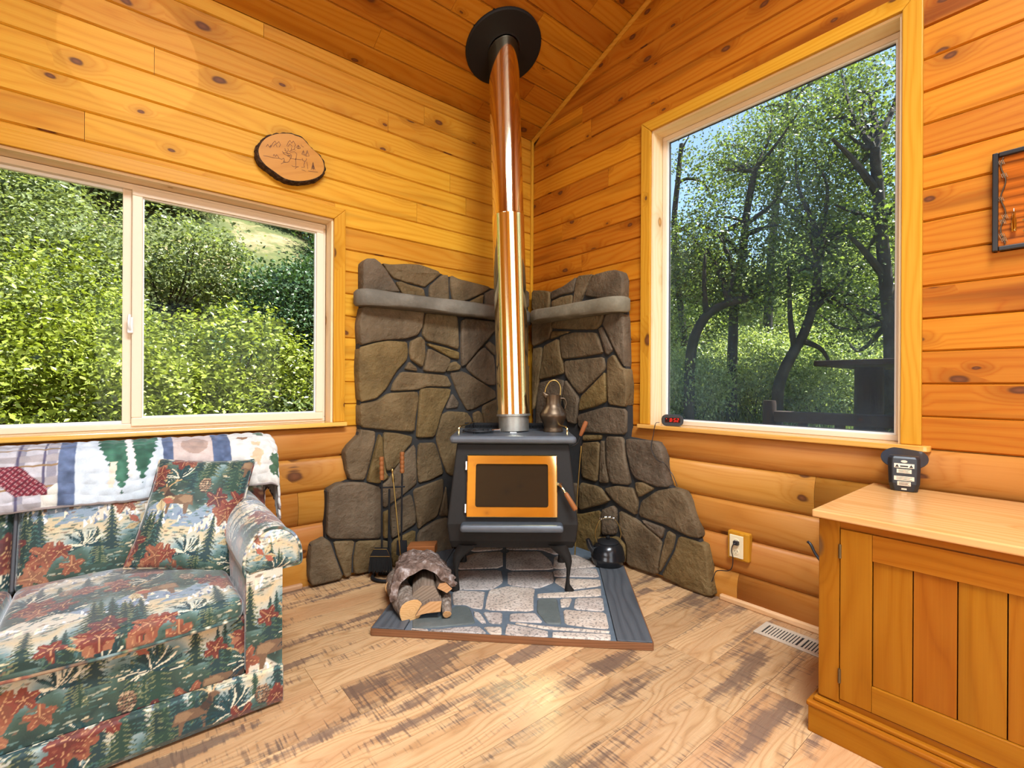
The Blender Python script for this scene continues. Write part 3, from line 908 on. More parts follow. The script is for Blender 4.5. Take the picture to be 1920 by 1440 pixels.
# vinyl frame, fixed light (left), sliding sash (right)
fx0, fx1, fz0, fz1 = XL + 0.010, JX - 0.013, SZ, JZ - 0.012
putL = lambda y0, y1: (lambda m, a, b, c, d: m.box(a, b, y0, y1, c, d))
mb = MB(); bar_frame(mb, fx0, fx1, fz0, fz1, 0.026, putL(0.088, 0.148)); mb.build('frame', MT['vinyl'], wn, bevel=0.003)
mb = MB(); bar_frame(mb, fx0 + 0.026, -2.452, fz0 + 0.026, fz1 - 0.026, 0.013, putL(0.118, 0.140)); mb.build('glazing_bead', MT['vinylw'], wn)
mb = MB(); mb.box(-2.470, -2.436, 0.105, 0.142, fz0 + 0.026, fz1 - 0.026); mb.build('meeting_stile', MT['vinyl'], wn, bevel=0.003)
MB().box(fx0 + 0.03, -2.46, 0.128, 0.132, fz0 + 0.03, fz1 - 0.03).build('fixed_pane', MT['glass'], wn)
sx0, sx1, sz0, sz1 = -2.436, fx1 - 0.014, fz0 + 0.014, fz1 - 0.014
mb = MB(); bar_frame(mb, sx0, sx1, sz0, sz1, 0.040, putL(0.078, 0.112)); sash = mb.build('sash', MT['vinyl'], wn, bevel=0.004)
mb = MB(); bar_frame(mb, sx0 + 0.040, sx1 - 0.040, sz0 + 0.040, sz1 - 0.040, 0.006, putL(0.092, 0.110)); mb.build('glazing_bead', MT['vinylw'], sash)
MB().box(sx0 + 0.04, sx1 - 0.04, 0.099, 0.103, sz0 + 0.04, sz1 - 0.04).build('sash_pane', MT['glass'], sash)
lt = MB().box(-2.452, -2.430, 0.068, 0.080, 1.355, 1.43).build('latch', MT['vinylw'], wn, bevel=0.004)
MB().tube(spline([(-2.441, 0.070, 1.37), (-2.446, 0.056, 1.395), (-2.444, 0.060, 1.44)], 4), 0.006, 6).build('latch_lever', MT['vinylw'], lt, smooth=True)
MB().box(XL, JX - 0.9, 0.148, 0.21, SZ - 0.03, SZ + 0.032).build('outer_sill', MT['oldwood'], wn, grain=(1, 0, 0))

# ---- window_2, tall picture window
wn = thing('window_2', 'tall picture window with a pine surround beside the stove', None, (0.05, (w2['y0'] + w2['y1']) / 2, w2['z0']), kind='structure')
YA, YZ, RZ, RS = -1.085, -2.280, 2.658, 0.890
D2 = 0.098
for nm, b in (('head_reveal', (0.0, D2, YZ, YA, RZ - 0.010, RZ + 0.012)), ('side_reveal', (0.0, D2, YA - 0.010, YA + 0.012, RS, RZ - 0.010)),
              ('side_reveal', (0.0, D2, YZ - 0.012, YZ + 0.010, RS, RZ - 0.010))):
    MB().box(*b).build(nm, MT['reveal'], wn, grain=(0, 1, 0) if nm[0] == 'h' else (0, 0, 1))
mitre('casing_head', MT['trim'], wn, posR, 0, (YZ, RZ), (YA, RZ), (YA + CT, RZ + CT), (YZ - CT, RZ + CT), CS, (0, 1, 0))
mitre('casing_side', MT['trim'], wn, posR, 0, (YA, RS), (YA + CT, RS), (YA + CT, RZ + CT), (YA, RZ), CS, (0, 0, 1))
mitre('casing_side', MT['trim'], wn, posR, 0, (YZ, RS), (YZ - CT, RS), (YZ - CT, RZ + CT), (YZ, RZ), CS, (0, 0, 1))
poly = [(D2, YA + 0.068), (-0.046, YA + 0.068)] + [(-0.046 + 0.03 * (1 - math.cos(a)), YZ - 0.095 - 0.0 - 0.03 * math.sin(a) + 0.03) for a in np.linspace(0, math.pi / 2, 5)] + [(0.0, YZ - 0.095), (0.0, YZ), (D2, YZ)]
n_ = len(poly)
vs = [(x_, y_, RS - 0.024) for x_, y_ in poly] + [(x_, y_, RS) for x_, y_ in poly]
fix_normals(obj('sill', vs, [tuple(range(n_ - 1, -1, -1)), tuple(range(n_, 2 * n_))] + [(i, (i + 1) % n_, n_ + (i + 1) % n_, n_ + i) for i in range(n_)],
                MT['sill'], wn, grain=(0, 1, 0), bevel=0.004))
gy0, gy1, gz0, gz1 = YZ + 0.012, YA - 0.012, RS, RZ - 0.012
putR = lambda x0, x1: (lambda m, a, b, c, d: m.box(x0, x1, a, b, c, d))
mb = MB(); bar_frame(mb, gy0, gy1, gz0, gz1, 0.026, putR(0.094, 0.148)); mb.build('frame', MT['vinyl'], wn, bevel=0.003)
mb = MB(); bar_frame(mb, gy0 + .026, gy1 - .026, gz0 + .026, gz1 - .026, 0.007, putR(0.104, 0.130)); mb.build('glazing_bead', MT['vinylw'], wn)
mb = MB(); bar_frame(mb, gy0 + .033, gy1 - .033, gz0 + .033, gz1 - .033, 0.004, putR(0.116, 0.126)); mb.build('gasket', MT['gasket'], wn)
MB().box(0.121, 0.125, gy0 + 0.03, gy1 - 0.03, gz0 + 0.03, gz1 - 0.03).build('pane', MT['dusty'], wn)

# ================================================================== stone surround of the stove corner
CROP = {'b1': (560, 470, 0.2292), 'b2': (560, 770, 0.25), 'b3': (820, 470, 0.2292), 'b4': (1050, 770, 0.25), 'h': (680, 1000, 0.3021),
        'px': (0, 0, 1.0), 'sl': (450, 230, 0.1042)}


def cpx(c, P):
    ox, oy, s = CROP[c]
    return [(ox + x * s, oy + y * s) for x, y in P]


def inset(P, d):
    """move a closed 2-D outline inwards by about d"""
    P = [np.array(p) for p in P]
    n = len(P)
    area = sum(P[i][0] * P[(i + 1) % n][1] - P[(i + 1) % n][0] * P[i][1] for i in range(n))
    sg = 1.0 if area > 0 else -1.0
    out = []
    for i in range(n):
        a, b, c = P[i - 1], P[i], P[(i + 1) % n]
        e1 = b - a; e2 = c - b
        n1 = np.array([-e1[1], e1[0]]) / (np.linalg.norm(e1) + 1e-9); n2 = np.array([-e2[1], e2[0]]) / (np.linalg.norm(e2) + 1e-9)
        m = n1 + n2; m /= np.linalg.norm(m) + 1e-9
        out.append(b + sg * m * d)
    return out


def stone_piece(name, mat, parent, P2, pos, h0, h1, rim=0.009, rnd=1, bump=0.004, **kw):
    """a flat stone: P2 outline in plane units, pos(a, b, h) -> world, h0..h1 its thickness"""
    P = chaikin(P2, rnd, cut=0.11)
    n = len(P)
    a0 = [pos(p[0], p[1], h0) for p in P]
    a1 = [pos(p[0], p[1], h1 - rim * 0.8) for p in P]
    a2 = [pos(p[0], p[1], h1 - rim * 0.15) for p in inset(P, rim * 0.7)]
    Q = inset(P, rim * 1.8)
    a3 = [pos(p[0], p[1], h1 + random.uniform(-bump, bump) * 0.4) for p in Q]
    c = np.mean(np.array(Q), axis=0)
    mid = [c + (np.array(q) - c) * 0.5 for q in Q[::2]]
    a4 = [pos(p[0], p[1], h1 + random.uniform(-bump, bump)) for p in mid]
    vs = a0 + a1 + a2 + a3 + a4 + [pos(c[0], c[1], h1 + random.uniform(-bump, bump))]
    fs = []
    for r in range(3):
        for i in range(n):
            j = (i + 1) % n
            fs.append((r * n + i, r * n + j, (r + 1) * n + j, (r + 1) * n + i))
    m = n // 2
    o3, o4 = 3 * n, 4 * n
    for i in range(m):
        j = (i + 1) % m
        fs += [(o3 + 2 * i, o3 + 2 * i + 1, o4 + i), (o3 + 2 * i + 1, o3 + (2 * i + 2) % n, o4 + j), (o3 + 2 * i + 1, o4 + j, o4 + i), (o4 + i, o4 + j, o4 + m)]
    o = obj(name, vs, fs, mat, parent, smooth=True, **kw)
    return fix_normals(o)


def slab_piece(name, mat, parent, P2, pos, h0, h1, **kw):
    n = len(P2)
    vs = [pos(p[0], p[1], h0) for p in P2] + [pos(p[0], p[1], h1) for p in P2]
    o = obj(name, vs, [tuple(range(n)), tuple(range(2 * n - 1, n - 1, -1))] + [(i, (i + 1) % n, n + (i + 1) % n, n + i) for i in range(n)], mat, parent, **kw)
    return fix_normals(o)


SH = 0.074          # how far the stones stand off the wall
toL = lambda c, P: [(float(hit(x, y, 1, -SH)[0]), max(0.004, float(hit(x, y, 1, -SH)[2]))) for x, y in cpx(c, P)]
toR = lambda c, P: [(float(hit(x, y, 0, -SH)[1]), max(0.004, float(hit(x, y, 0, -SH)[2]))) for x, y in cpx(c, P)]
pL = lambda a, b, h: (min(a, -0.012), -0.0 - h, b)
pR = lambda a, b, h: (-h, min(a, -0.012), b)

SL = [
 ('b1', [(525, 95), (560, 62), (625, 65), (665, 95), (720, 160), (765, 235), (835, 340), (700, 335), (620, 330), (525, 345)]),
 ('b1', [(690, 100), (760, 110), (880, 105), (1000, 110), (1150, 165), (1170, 190), (1070, 270), (1040, 295), (900, 260), (790, 225), (765, 205), (720, 140)]),
 ('b1', [(800, 255), (840, 250), (900, 275), (1025, 310), (1045, 390), (860, 370)]),
 ('b1', [(1075, 290), (1180, 195), (1230, 200), (1240, 410), (1075, 390)]),
 ('b3', [(120, 200), (180, 230), (420, 290), (440, 305), (380, 345), (250, 405), (190, 425), (135, 420), (110, 280)]),
 ('b3', [(270, 415), (380, 355), (370, 445), (275, 435)]),
 ('b3', [(395, 345), (460, 315), (600, 330), (755, 325), (755, 470), (600, 470), (395, 455)]),
 ('b1', [(525, 450), (700, 460), (900, 480), (1028, 500), (1015, 620), (975, 690), (880, 720), (720, 730), (620, 745), (505, 775), (497, 600)]),
 ('b1', [(1045, 510), (1180, 520), (1305, 530), (1318, 810), (1200, 770), (1050, 735), (1015, 680), (1030, 600)]),
 ('b1', [(1050, 755), (1200, 790), (1319, 830), (1316, 890), (1250, 875), (1070, 775)]),
 ('b1', [(920, 740), (1000, 700), (1035, 740), (1040, 860), (1015, 955), (925, 890), (910, 830)]),
 ('b1', [(1065, 795), (1245, 885), (1235, 940), (1195, 1000), (1025, 985), (1045, 880)]),
 ('b1', [(910, 905), (970, 955), (975, 985), (870, 970)]),
 ('b1', [(500, 790), (640, 750), (740, 735), (890, 745), (900, 830), (890, 890), (800, 990), (720, 1130), (640, 1210), (505, 1240), (490, 960)]),
 ('b1', [(845, 990), (1000, 1000), (1215, 1020), (1255, 1095), (1240, 1115), (1060, 1110), (970, 1140), (760, 1150), (780, 1080)]),
 ('px', [(675.7, 757.6), (706.7, 751.9), (729.6, 737), (782.3, 734), (785.5, 747), (780, 780), (777.5, 810), (720, 806), (676, 801)]),
 ('px', [(789, 730), (803, 726.7), (846.5, 729), (844, 742.8), (830, 772), (816, 820), (782, 821), (784, 795)]),
 ('b3', [(130, 1165), (185, 1245), (175, 1285), (75, 1295)]),
 ('px', [(831, 777), (843, 771), (877, 773), (887, 786), (890, 850), (885, 902), (840, 890), (828, 856), (819, 822)]),
 ('b3', [(205, 550), (470, 580), (475, 650), (420, 720), (330, 820), (240, 930), (205, 945), (200, 780)]),
 ('b3', [(100, 925), (150, 905), (195, 945), (180, 975), (80, 990)]),
 ('b3', [(240, 950), (350, 820), (395, 790), (470, 870), (485, 1100), (420, 1100), (300, 1020)]),
 ('b3', [(400, 775), (435, 740), (482, 780), (480, 860)]),
 ('b3', [(110, 1000), (220, 985), (480, 1145), (490, 1200), (300, 1300), (250, 1305), (180, 1180)]),
 ('b3', [(380, 1270), (490, 1215), (600, 1230), (600, 1470), (390, 1450), (375, 1330)]),
 ('b3', [(300, 1330), (345, 1310), (370, 1340), (385, 1440), (310, 1440)]),
 ('b3', [(490, 580), (750, 575), (750, 900), (600, 880), (495, 850)]),
 ('b3', [(495, 870), (600, 900), (750, 915), (750, 1210), (600, 1210), (500, 1190)]),
 ('b3', [(615, 1225), (750, 1225), (750, 1480), (615, 1480)]),
 ('b2', [(465, 140), (575, 155), (575, 220), (540, 380), (495, 520), (390, 520), (365, 450), (360, 400), (350, 310), (380, 260), (430, 210), (460, 180)]),
 ('b2', [(605, 175), (630, 200), (635, 320), (655, 460), (680, 500), (600, 548), (512, 532), (548, 400)]),
 ('b2', [(640, 160), (750, 170), (855, 195), (850, 240), (800, 300), (760, 390), (700, 450), (662, 450), (640, 330)]),
 ('b2', [(880, 250), (895, 545), (850, 585), (770, 650), (640, 738), (622, 570), (690, 505), (790, 330)]),
 ('b2', [(905, 245), (1025, 240), (1055, 320), (1095, 470), (1000, 520), (905, 545), (893, 400)]),
 ('b2', [(865, 595), (1000, 545), (1095, 510), (1090, 650), (1045, 800), (960, 850), (900, 895), (885, 740)]),
 ('b2', [(850, 628), (880, 760), (888, 845), (780, 915), (700, 965), (692, 735), (770, 668)]),
 ('b2', [(225, 600), (300, 550), (400, 535), (500, 540), (615, 575), (625, 740), (617, 958), (440, 963), (250, 962), (210, 930), (215, 800)]),
 ('b2', [(640, 765), (682, 745), (685, 955), (640, 958)]),
 ('b2', [(95, 1010), (200, 958), (240, 985), (275, 1090), (340, 1260), (100, 1318), (80, 1250)]),
 ('b2', [(265, 983), (425, 975), (405, 1100), (400, 1238), (355, 1258), (290, 1090)]),
 ('b2', [(440, 980), (610, 972), (690, 985), (690, 1185), (420, 1235), (415, 1120)]),
 ('b2', [(705, 982), (880, 895), (875, 1010), (870, 1140), (705, 1182)]),
 ('b2', [(900, 912), (1045, 822), (1120, 800), (1150, 930), (1150, 1068), (885, 1138)]),
 ('b2', [(1060, 795), (1085, 685), (1115, 560), (1130, 790)]),
 ('px', [(848, 912), (893, 915), (935, 900), (935, 1006), (850, 1028)]),
 ('px', [(893, 835), (930, 830), (990, 835), (990, 890), (938, 893), (893, 905)]),
 ('px', [(940, 902), (990, 898), (990, 992), (940, 1004)]),
]
SR = [
 ('b3', [(1275, 195), (1380, 165), (1450, 155), (1490, 170), (1510, 230), (1505, 415), (1400, 400), (1200, 370), (1225, 290)]),
 ('b3', [(1140, 205), (1270, 190), (1220, 280), (1160, 430), (1100, 440), (1115, 340)]),
 ('b3', [(920, 335), (1020, 290), (1130, 210), (1105, 340), (1000, 360), (925, 400)]),
 ('b3', [(925, 412), (1000, 378), (1095, 358), (1092, 440), (925, 475)]),
 ('b3', [(768, 325), (880, 325), (912, 345), (912, 480), (768, 490)]),
 ('b3', [(768, 575), (935, 555), (925, 650), (905, 720), (770, 790)]),
 ('b3', [(950, 560), (1240, 525), (1360, 505), (1330, 600), (1290, 645), (1100, 645), (930, 635)]),
 ('b3', [(930, 655), (1090, 660), (990, 695), (915, 725)]),
 ('b3', [(1000, 703), (1110, 668), (1290, 668), (1320, 740), (1350, 840), (1180, 870), (1020, 888), (1005, 800)]),
 ('b3', [(1310, 640), (1338, 622), (1390, 730), (1428, 810), (1390, 852), (1365, 838), (1340, 740)]),
 ('b3', [(1345, 600), (1375, 515), (1500, 470), (1520, 560), (1530, 950), (1490, 900), (1440, 800), (1390, 690)]),
 ('b3', [(865, 778), (985, 718), (1000, 830), (1033, 1000), (940, 1030), (828, 1058), (852, 900)]),
 ('b3', [(772, 800), (850, 788), (840, 950), (810, 1150), (790, 1280), (772, 1300)]),
 ('b3', [(1030, 903), (1180, 888), (1350, 868), (1368, 960), (1290, 1050), (1160, 1178), (1100, 1108), (1042, 1020)]),
 ('b3', [(1388, 890), (1440, 848), (1500, 950), (1535, 970), (1550, 1100), (1545, 1280), (1400, 1258), (1388, 1100)]),
 ('b3', [(1165, 1198), (1300, 1063), (1368, 990), (1376, 1120), (1376, 1235), (1280, 1278), (1152, 1313)]),
 ('b3', [(1042, 1055), (1100, 1133), (1148, 1203), (1138, 1330), (1128, 1420), (1060, 1400), (1022, 1200)]),
 ('b3', [(828, 1078), (960, 1048), (1028, 1062), (1008, 1200), (960, 1440), (800, 1440), (802, 1250)]),
 ('px', [(1082.4, 778), (1115.7, 768), (1136, 762.5), (1173, 767), (1172.5, 815), (1131, 813), (1092, 810), (1083, 797)]),
 ('b4', [(165, 183), (308, 183), (298, 220), (160, 228)]),
 ('b4', [(155, 243), (288, 233), (283, 400), (268, 538), (155, 498)]),
 ('b4', [(300, 228), (325, 228), (330, 380), (362, 543), (287, 543), (292, 400)]),
 ('b4', [(342, 193), (468, 198), (488, 380), (528, 558), (378, 548), (347, 400)]),
 ('b4', [(490, 208), (720, 235), (755, 290), (770, 380), (815, 575), (720, 572), (562, 512), (528, 458), (492, 300)]),
 ('b4', [(145, 538), (288, 573), (368, 672), (330, 698), (140, 752)]),
 ('b4', [(328, 583), (420, 563), (543, 583), (578, 680), (568, 788), (450, 718), (392, 672)]),
 ('b4', [(562, 538), (620, 538), (703, 587), (590, 652), (567, 600)]),
 ('b4', [(720, 602), (830, 582), (910, 612), (960, 690), (1000, 820), (1045, 960), (960, 948), (860, 898), (780, 858), (600, 798), (583, 770), (602, 682)]),
 ('b4', [(603, 818), (778, 882), (758, 968), (650, 880)]),
 ('b4', [(802, 903), (858, 937), (838, 1040), (742, 1218), (737, 1150), (772, 990)]),
 ('b4', [(885, 943), (1000, 978), (1080, 1012), (1100, 1100), (1110, 1250), (1142, 1392), (1090, 1403), (900, 1320), (752, 1243), (852, 1060)]),
 ('b4', [(20, 760), (140, 778), (298, 748), (298, 920), (250, 1000), (240, 1090), (20, 1010)]),
 ('b4', [(312, 743), (390, 713), (418, 740), (418, 930), (312, 930)]),
 ('b4', [(437, 748), (570, 818), (757, 977), (733, 1120), (728, 1240), (492, 1160), (490, 1000), (433, 900)]),
 ('b4', [(260, 950), (420, 945), (482, 1010), (483, 1150), (260, 1095)]),
 ('b4', [(-60, 540), (130, 545), (128, 745), (-60, 735)]),
]
OUT_L = cpx('b1', [(538, 105), (620, 80), (690, 112), (880, 118), (1150, 175)]) + cpx('b3', [(100, 208), (430, 300), (600, 338), (757, 338)]) + [(993, 992), (583, 1096)] + \
    cpx('b2', [(98, 1018), (208, 963), (222, 615), (303, 560), (390, 525), (370, 400), (362, 310), (445, 212), (470, 140)]) + cpx('b1', [(512, 1240), (504, 780), (530, 450), (533, 340)])
OUT_R = cpx('b3', [(768, 332), (915, 345), (1140, 212), (1275, 200), (1440, 165), (1500, 235), (1510, 500), (1525, 950), (1540, 1290)]) + \
    cpx('b4', [(495, 200), (715, 242), (748, 290), (808, 570), (945, 690), (1025, 965), (1080, 1100), (1112, 1375)]) + [(996, 992)]
sur = thing('stone_surround', 'stepped brown stone facing with dark mortar on the window wall beside the stove', 'stone surround', (-0.7, -0.04, 0))
sur2 = thing('stone_surround', 'brown stone facing with dark mortar on the gable wall sloping down past the kettle', 'stone surround', (-0.04, -0.7, 0))
slab_piece('mortar_bed', MT['mortar'], sur, toL('px', OUT_L), pL, 0.0, SH - 0.020)
slab_piece('mortar_bed', MT['mortar'], sur2, toR('px', OUT_R), pR, 0.0, SH - 0.020)
for c, P in SL: stone_piece('stone', MT['stone'], sur, toL(c, P), pL, 0.0, SH + random.uniform(-0.006, 0.008), rim=0.007)
for c, P in SR: stone_piece('stone', MT['stone'], sur2, toR(c, P), pR, 0.0, SH + random.uniform(-0.006, 0.008), rim=0.007)


# the two stone ledges
def ledge(name, pts, zt, zb, lbl, par):
    """pts: outline seen from above"""
    P = chaikin(pts, 1)
    n = len(P)
    rings = []
    for k, (z, d) in enumerate(((zb, 0.012), (zb + 0.012, 0.0), (zt - 0.014, 0.0), (zt, 0.012))):
        Q = inset(P, d) if d else P
        rings.append([(q[0] , q[1], z + 0.004 * math.sin(9 * q[0] + 7 * q[1] + k)) for q in Q])
    mb = MB().loft(rings)
    return fix_normals(mb.build(name, MT['ledge'], par, smooth=True, label=lbl))


led = 0.185
ledge('stone_ledge', [(-1.425, -0.02), (-1.435, -0.10), (-1.385, -0.165), (-1.15, -0.175), (-0.9, -led), (-0.6, -led), (-0.19, -0.19), (-0.02, -0.02), (-0.6, -0.02)], 1.668, 1.580,
      'grey stone ledge along the window wall', sur)
ledge('stone_ledge', [(-0.02, -0.04), (-0.20, -0.20), (-0.185, -0.5), (-0.175, -0.80), (-0.165, -0.90), (-0.11, -0.965), (-0.02, -0.960), (-0.02, -0.5)], 1.668, 1.580,
      'grey stone ledge along the gable wall', sur2)

# ================================================================== hearth pad
ZP = 0.036
pad = thing('hearth_pad', 'low diagonal hearth pad of set stones with dark border boards under the stove', 'hearth pad', (-0.9, -0.9, 0))
A_, B_ = np.array([-1.604, -0.735]), np.array([-0.730, -1.598])       # front corners on the floor plan
dr = (B_ - A_) / np.linalg.norm(B_ - A_); bk = np.array([-dr[1], dr[0]])
if bk[0] < 0: bk = -bk
LEN = np.linalg.norm(B_ - A_)
bw = 0.150
# plan outline: out to the stones of both walls
lim_l = (-0.085 - A_[1]) / bk[1]; lim_r = (-0.085 - B_[0]) / bk[0]
A2 = A_ + bk * lim_l; B2 = B_ + bk * lim_r
core = [A_ + dr * bw, B_ - dr * bw, B2 - dr * bw * 0 + np.array([0, 0]), np.array([-0.085, -0.085]), A2]
pz = lambda a, b, h: (a, b, h)
Ai, Bi = A_ + dr * bw, B_ - dr * bw
Ai2 = Ai + bk * ((-0.085 - Ai[1]) / bk[1]); Bi2 = Bi + bk * ((-0.085 - Bi[0]) / bk[0])
slab_piece('grout_bed', MT['padgrout'], pad, [Ai, Bi, Bi2, np.array([-0.085, -0.085]), Ai2], pz, 0.001, ZP - 0.006)
e = 0.002
for nm, q in (('border_board', [A_, Ai - dr * e, Ai2 - dr * e, A2]), ('border_board', [Bi + dr * e, B_, B2, Bi2 + dr * e])):
    slab_piece(nm, MT['padboard'], pad, q, pz, 0.014, ZP + 0.002, grain=(bk[0], bk[1], 0), bevel=0.003)
slab_piece('edge_strip', MT['padedge'], pad, [A_ - bk * 0.006, B_ - bk * 0.006, B_ - bk * 0.0005, A_ - bk * 0.0005], pz, 0.001, ZP - 0.003, grain=(dr[0], dr[1], 0), bevel=0.002)
for s0, q0, q1 in ((-1, A_, A2), (1, B_, B2)):
    slab_piece('edge_strip', MT['padedge'], pad, [q0, q0 + dr * s0 * 0.005, q1 + dr * s0 * 0.005, q1], pz, 0.001, ZP - 0.003, grain=(bk[0], bk[1], 0))
    slab_piece('board_bed', MT['padedge'], pad, [q0, q0 - dr * s0 * bw, q1 - dr * s0 * bw, q1], pz, 0.001, 0.0138, grain=(dr[0], dr[1], 0))
SP = [
 [(575, 230), (860, 225), (872, 300), (800, 345), (560, 345)], [(555, 365), (600, 352), (760, 360), (752, 395), (745, 465), (680, 458), (640, 438), (560, 438)],
 [(785, 350), (900, 325), (1070, 340), (1060, 400), (1060, 480), (760, 470), (770, 400)], [(900, 235), (1180, 235), (1188, 300), (1090, 338), (900, 315)],
 [(1085, 372), (1280, 360), (1478, 338), (1480, 385), (1210, 393), (1082, 395)], ['d', (1085, 405), (1205, 400), (1220, 480), (1235, 560), (1140, 555), (1080, 480)],
 [(1225, 405), (1300, 400), (1280, 450), (1230, 455)], [(1320, 400), (1490, 395), (1500, 480), (1310, 465)],
 [(1245, 470), (1370, 480), (1510, 490), (1530, 590), (1400, 578), (1255, 558)], ['d', (580, 445), (660, 455), (680, 500), (700, 555), (500, 575), (310, 588), (310, 530), (490, 510)],
 [(690, 480), (730, 490), (768, 550), (740, 553), (692, 510)], [(745, 485), (868, 490), (863, 558), (790, 553)], [(915, 495), (1070, 490), (1120, 550), (1000, 545), (910, 540)],
 [(750, 577), (863, 577), (860, 635), (790, 630)], [(300, 597), (400, 592), (400, 617), (290, 614)], [(410, 602), (560, 582), (720, 572), (768, 632), (600, 622), (415, 615)],
 [(890, 577), (900, 558), (1150, 602), (1150, 655), (880, 640)], [(1180, 607), (1540, 622), (1545, 690), (1400, 688), (1175, 660)], [(925, 552), (1130, 572), (1535, 602), (1528, 614), (1150, 590)],
 [(1180, 230), (1320, 215), (1450, 215), (1470, 268), (1300, 265), (1190, 263)], [(1200, 275), (1330, 280), (1475, 285), (1478, 322), (1270, 348), (1192, 300)],
 [(580, 160), (700, 120), (870, 110), (870, 210), (575, 220)], [(890, 110), (1100, 110), (1170, 170), (1185, 220), (890, 225)], [(1190, 140), (1320, 130), (1440, 180), (1448, 205), (1180, 218)],
 [(620, 90), (870, 40), (870, 98), (700, 110)], [(890, 40), (1180, 40), (1300, 115), (1190, 128), (1110, 98), (890, 98)]]
for P in SP:
    m_ = MT['padstone']
    if P[0] == 'd': m_ = MT['padslate']; P = P[1:]
    Q = [tuple(hit(x, y, 2, ZP)[:2]) for x, y in cpx('h', P)]
    Qc = []
    for q in Q:      # keep every stone on the pad
        w_ = np.array(q) - A_; a_, b_ = float(w_ @ dr), float(w_ @ bk)
        a_ = min(max(a_, bw + 0.008), LEN - bw - 0.008); b_ = max(b_, 0.003)
        Qc.append(tuple(A_ + dr * a_ + bk * b_))
    Q = Qc
    stone_piece('pad_stone', m_, pad, Q, pz, 0.004, ZP, rim=0.004, bump=0.0012)

# ================================================================== wood stove (front parallel to the picture plane)
UC = 0.007
st = thing('wood_stove', 'black iron wood stove with a brass framed glass door on curved legs', 'stove', at(UC, 2.75, ZP))
S_ = lambda u, wd, z: at(u + UC, wd, z)


def sect(z, hw, wf, wb): return [S_(-hw, wf, z), S_(hw, wf, z), S_(hw, wb, z), S_(-hw, wb, z)]


mb = MB().loft([sect(0.257, 0.322, 2.525, 2.97), sect(0.300, 0.335, 2.505, 2.98), sect(0.390, 0.346, 2.500, 3.0), sect(0.806, 0.304, 2.580, 3.0)])
body = fix_normals(mb.build('body', MT['iron'], st, bevel=0.008))
mb = MB(S_).box(-0.340, 0.340, 2.532, 3.02, 0.808, 0.851)
mb.build('top_plate', MT['ironplate'], st, bevel=0.018, seg=3)
wf = lambda z: 2.500 + (z - 0.390) * (0.080 / 0.416)
D_ = lambda u, z, n: S_(u, wf(z) - n, z)          # on the leaning front


def rrect(a0, a1, b0, b1, r, k=4):
    out = []
    for (cx_, cy_, s) in ((a1 - r, b1 - r, 0), (a0 + r, b1 - r, 1), (a0 + r, b0 + r, 2), (a1 - r, b0 + r, 3)):
        for i in range(k + 1):
            th = math.pi / 2 * (s + i / k)
            out.append((cx_ + r * math.cos(th), cy_ + r * math.sin(th)))
    return out


def ring_plate(P, Q, f, n0, n1, lip=0.004):
    """plate between outline P and hole Q (same count) on frame f(a, b, n)"""
    m = len(P)
    P2 = inset(P, lip)
    rows = [[f(*p, n0) for p in P], [f(*p, n1 - lip) for p in P], [f(*p, n1) for p in P2], [f(*q, n1) for q in Q], [f(*q, n0) for q in Q]]
    mb = MB()
    vs = [v for r_ in rows for v in r_]
    fs = []
    for r_ in range(5):
        for i in range(m):
            j = (i + 1) % m; r2 = (r_ + 1) % 5
            fs.append((r_ * m + i, r_ * m + j, r2 * m + j, r2 * m + i))
    mb.add(vs, fs)
    return mb


door = fix_normals(ring_plate(rrect(-0.243, 0.235, 0.430, 0.748, 0.006), rrect(-0.197, 0.187, 0.482, 0.702, 0.012), D_, -0.004, 0.026).build('door_frame', MT['brass'], st, label='polished brass door frame'))
mb = MB(); mb.add([D_(a, b, 0.014) for a, b in rrect(-0.199, 0.189, 0.480, 0.704, 0.012)], [tuple(range(20))])
mb.add([D_(a, b, 0.006) for a, b in rrect(-0.199, 0.189, 0.480, 0.704, 0.012)], [tuple(range(19, -1, -1))])
mb.build('door_glass', MT['darkglass'], door, label='smoked glass pane')
for zz in (0.690, 0.472):
    mb = MB(); c0 = D_(-0.249, zz - 0.022, 0.012); c1 = D_(-0.249, zz + 0.022, 0.012); mb.tube([c0, c1], 0.007, 10)
    mb.build('hinge', MT['steel'], door, smooth=False)
mb = MB(); mb.tube([D_(0.240, 0.598, 0.010), D_(0.252, 0.598, 0.030)], 0.011, 8)
lat = mb.build('latch', MT['steel'], door)
mb = MB(); mb.tube([D_(0.246, 0.597, 0.030), D_(0.262, 0.580, 0.045), D_(0.278, 0.556, 0.050)], 0.006, 8)
mb.build('handle_rod', MT['brass'], door, smooth=True)
p0_, p1_ = np.array(D_(0.274, 0.562, 0.050)), np.array(D_(0.326, 0.478, 0.062))
mb = MB().lathe([(0.008, 0), (0.012, 0.008), (0.0135, 0.05), (0.0145, np.linalg.norm(p1_ - p0_) - 0.006), (0.010, np.linalg.norm(p1_ - p0_))], p0_, 12, axis=p1_ - p0_)
mb.build('handle_grip', MT['handle'], door, smooth=True, grain=tuple(p1_ - p0_), label='wooden door handle grip')
mb = MB(S_).box(-0.270, 0.262, 2.425, 2.51, 0.366, 0.404)
mb.build('ash_lip', MT['ironplate'], st, bevel=0.015, seg=3)


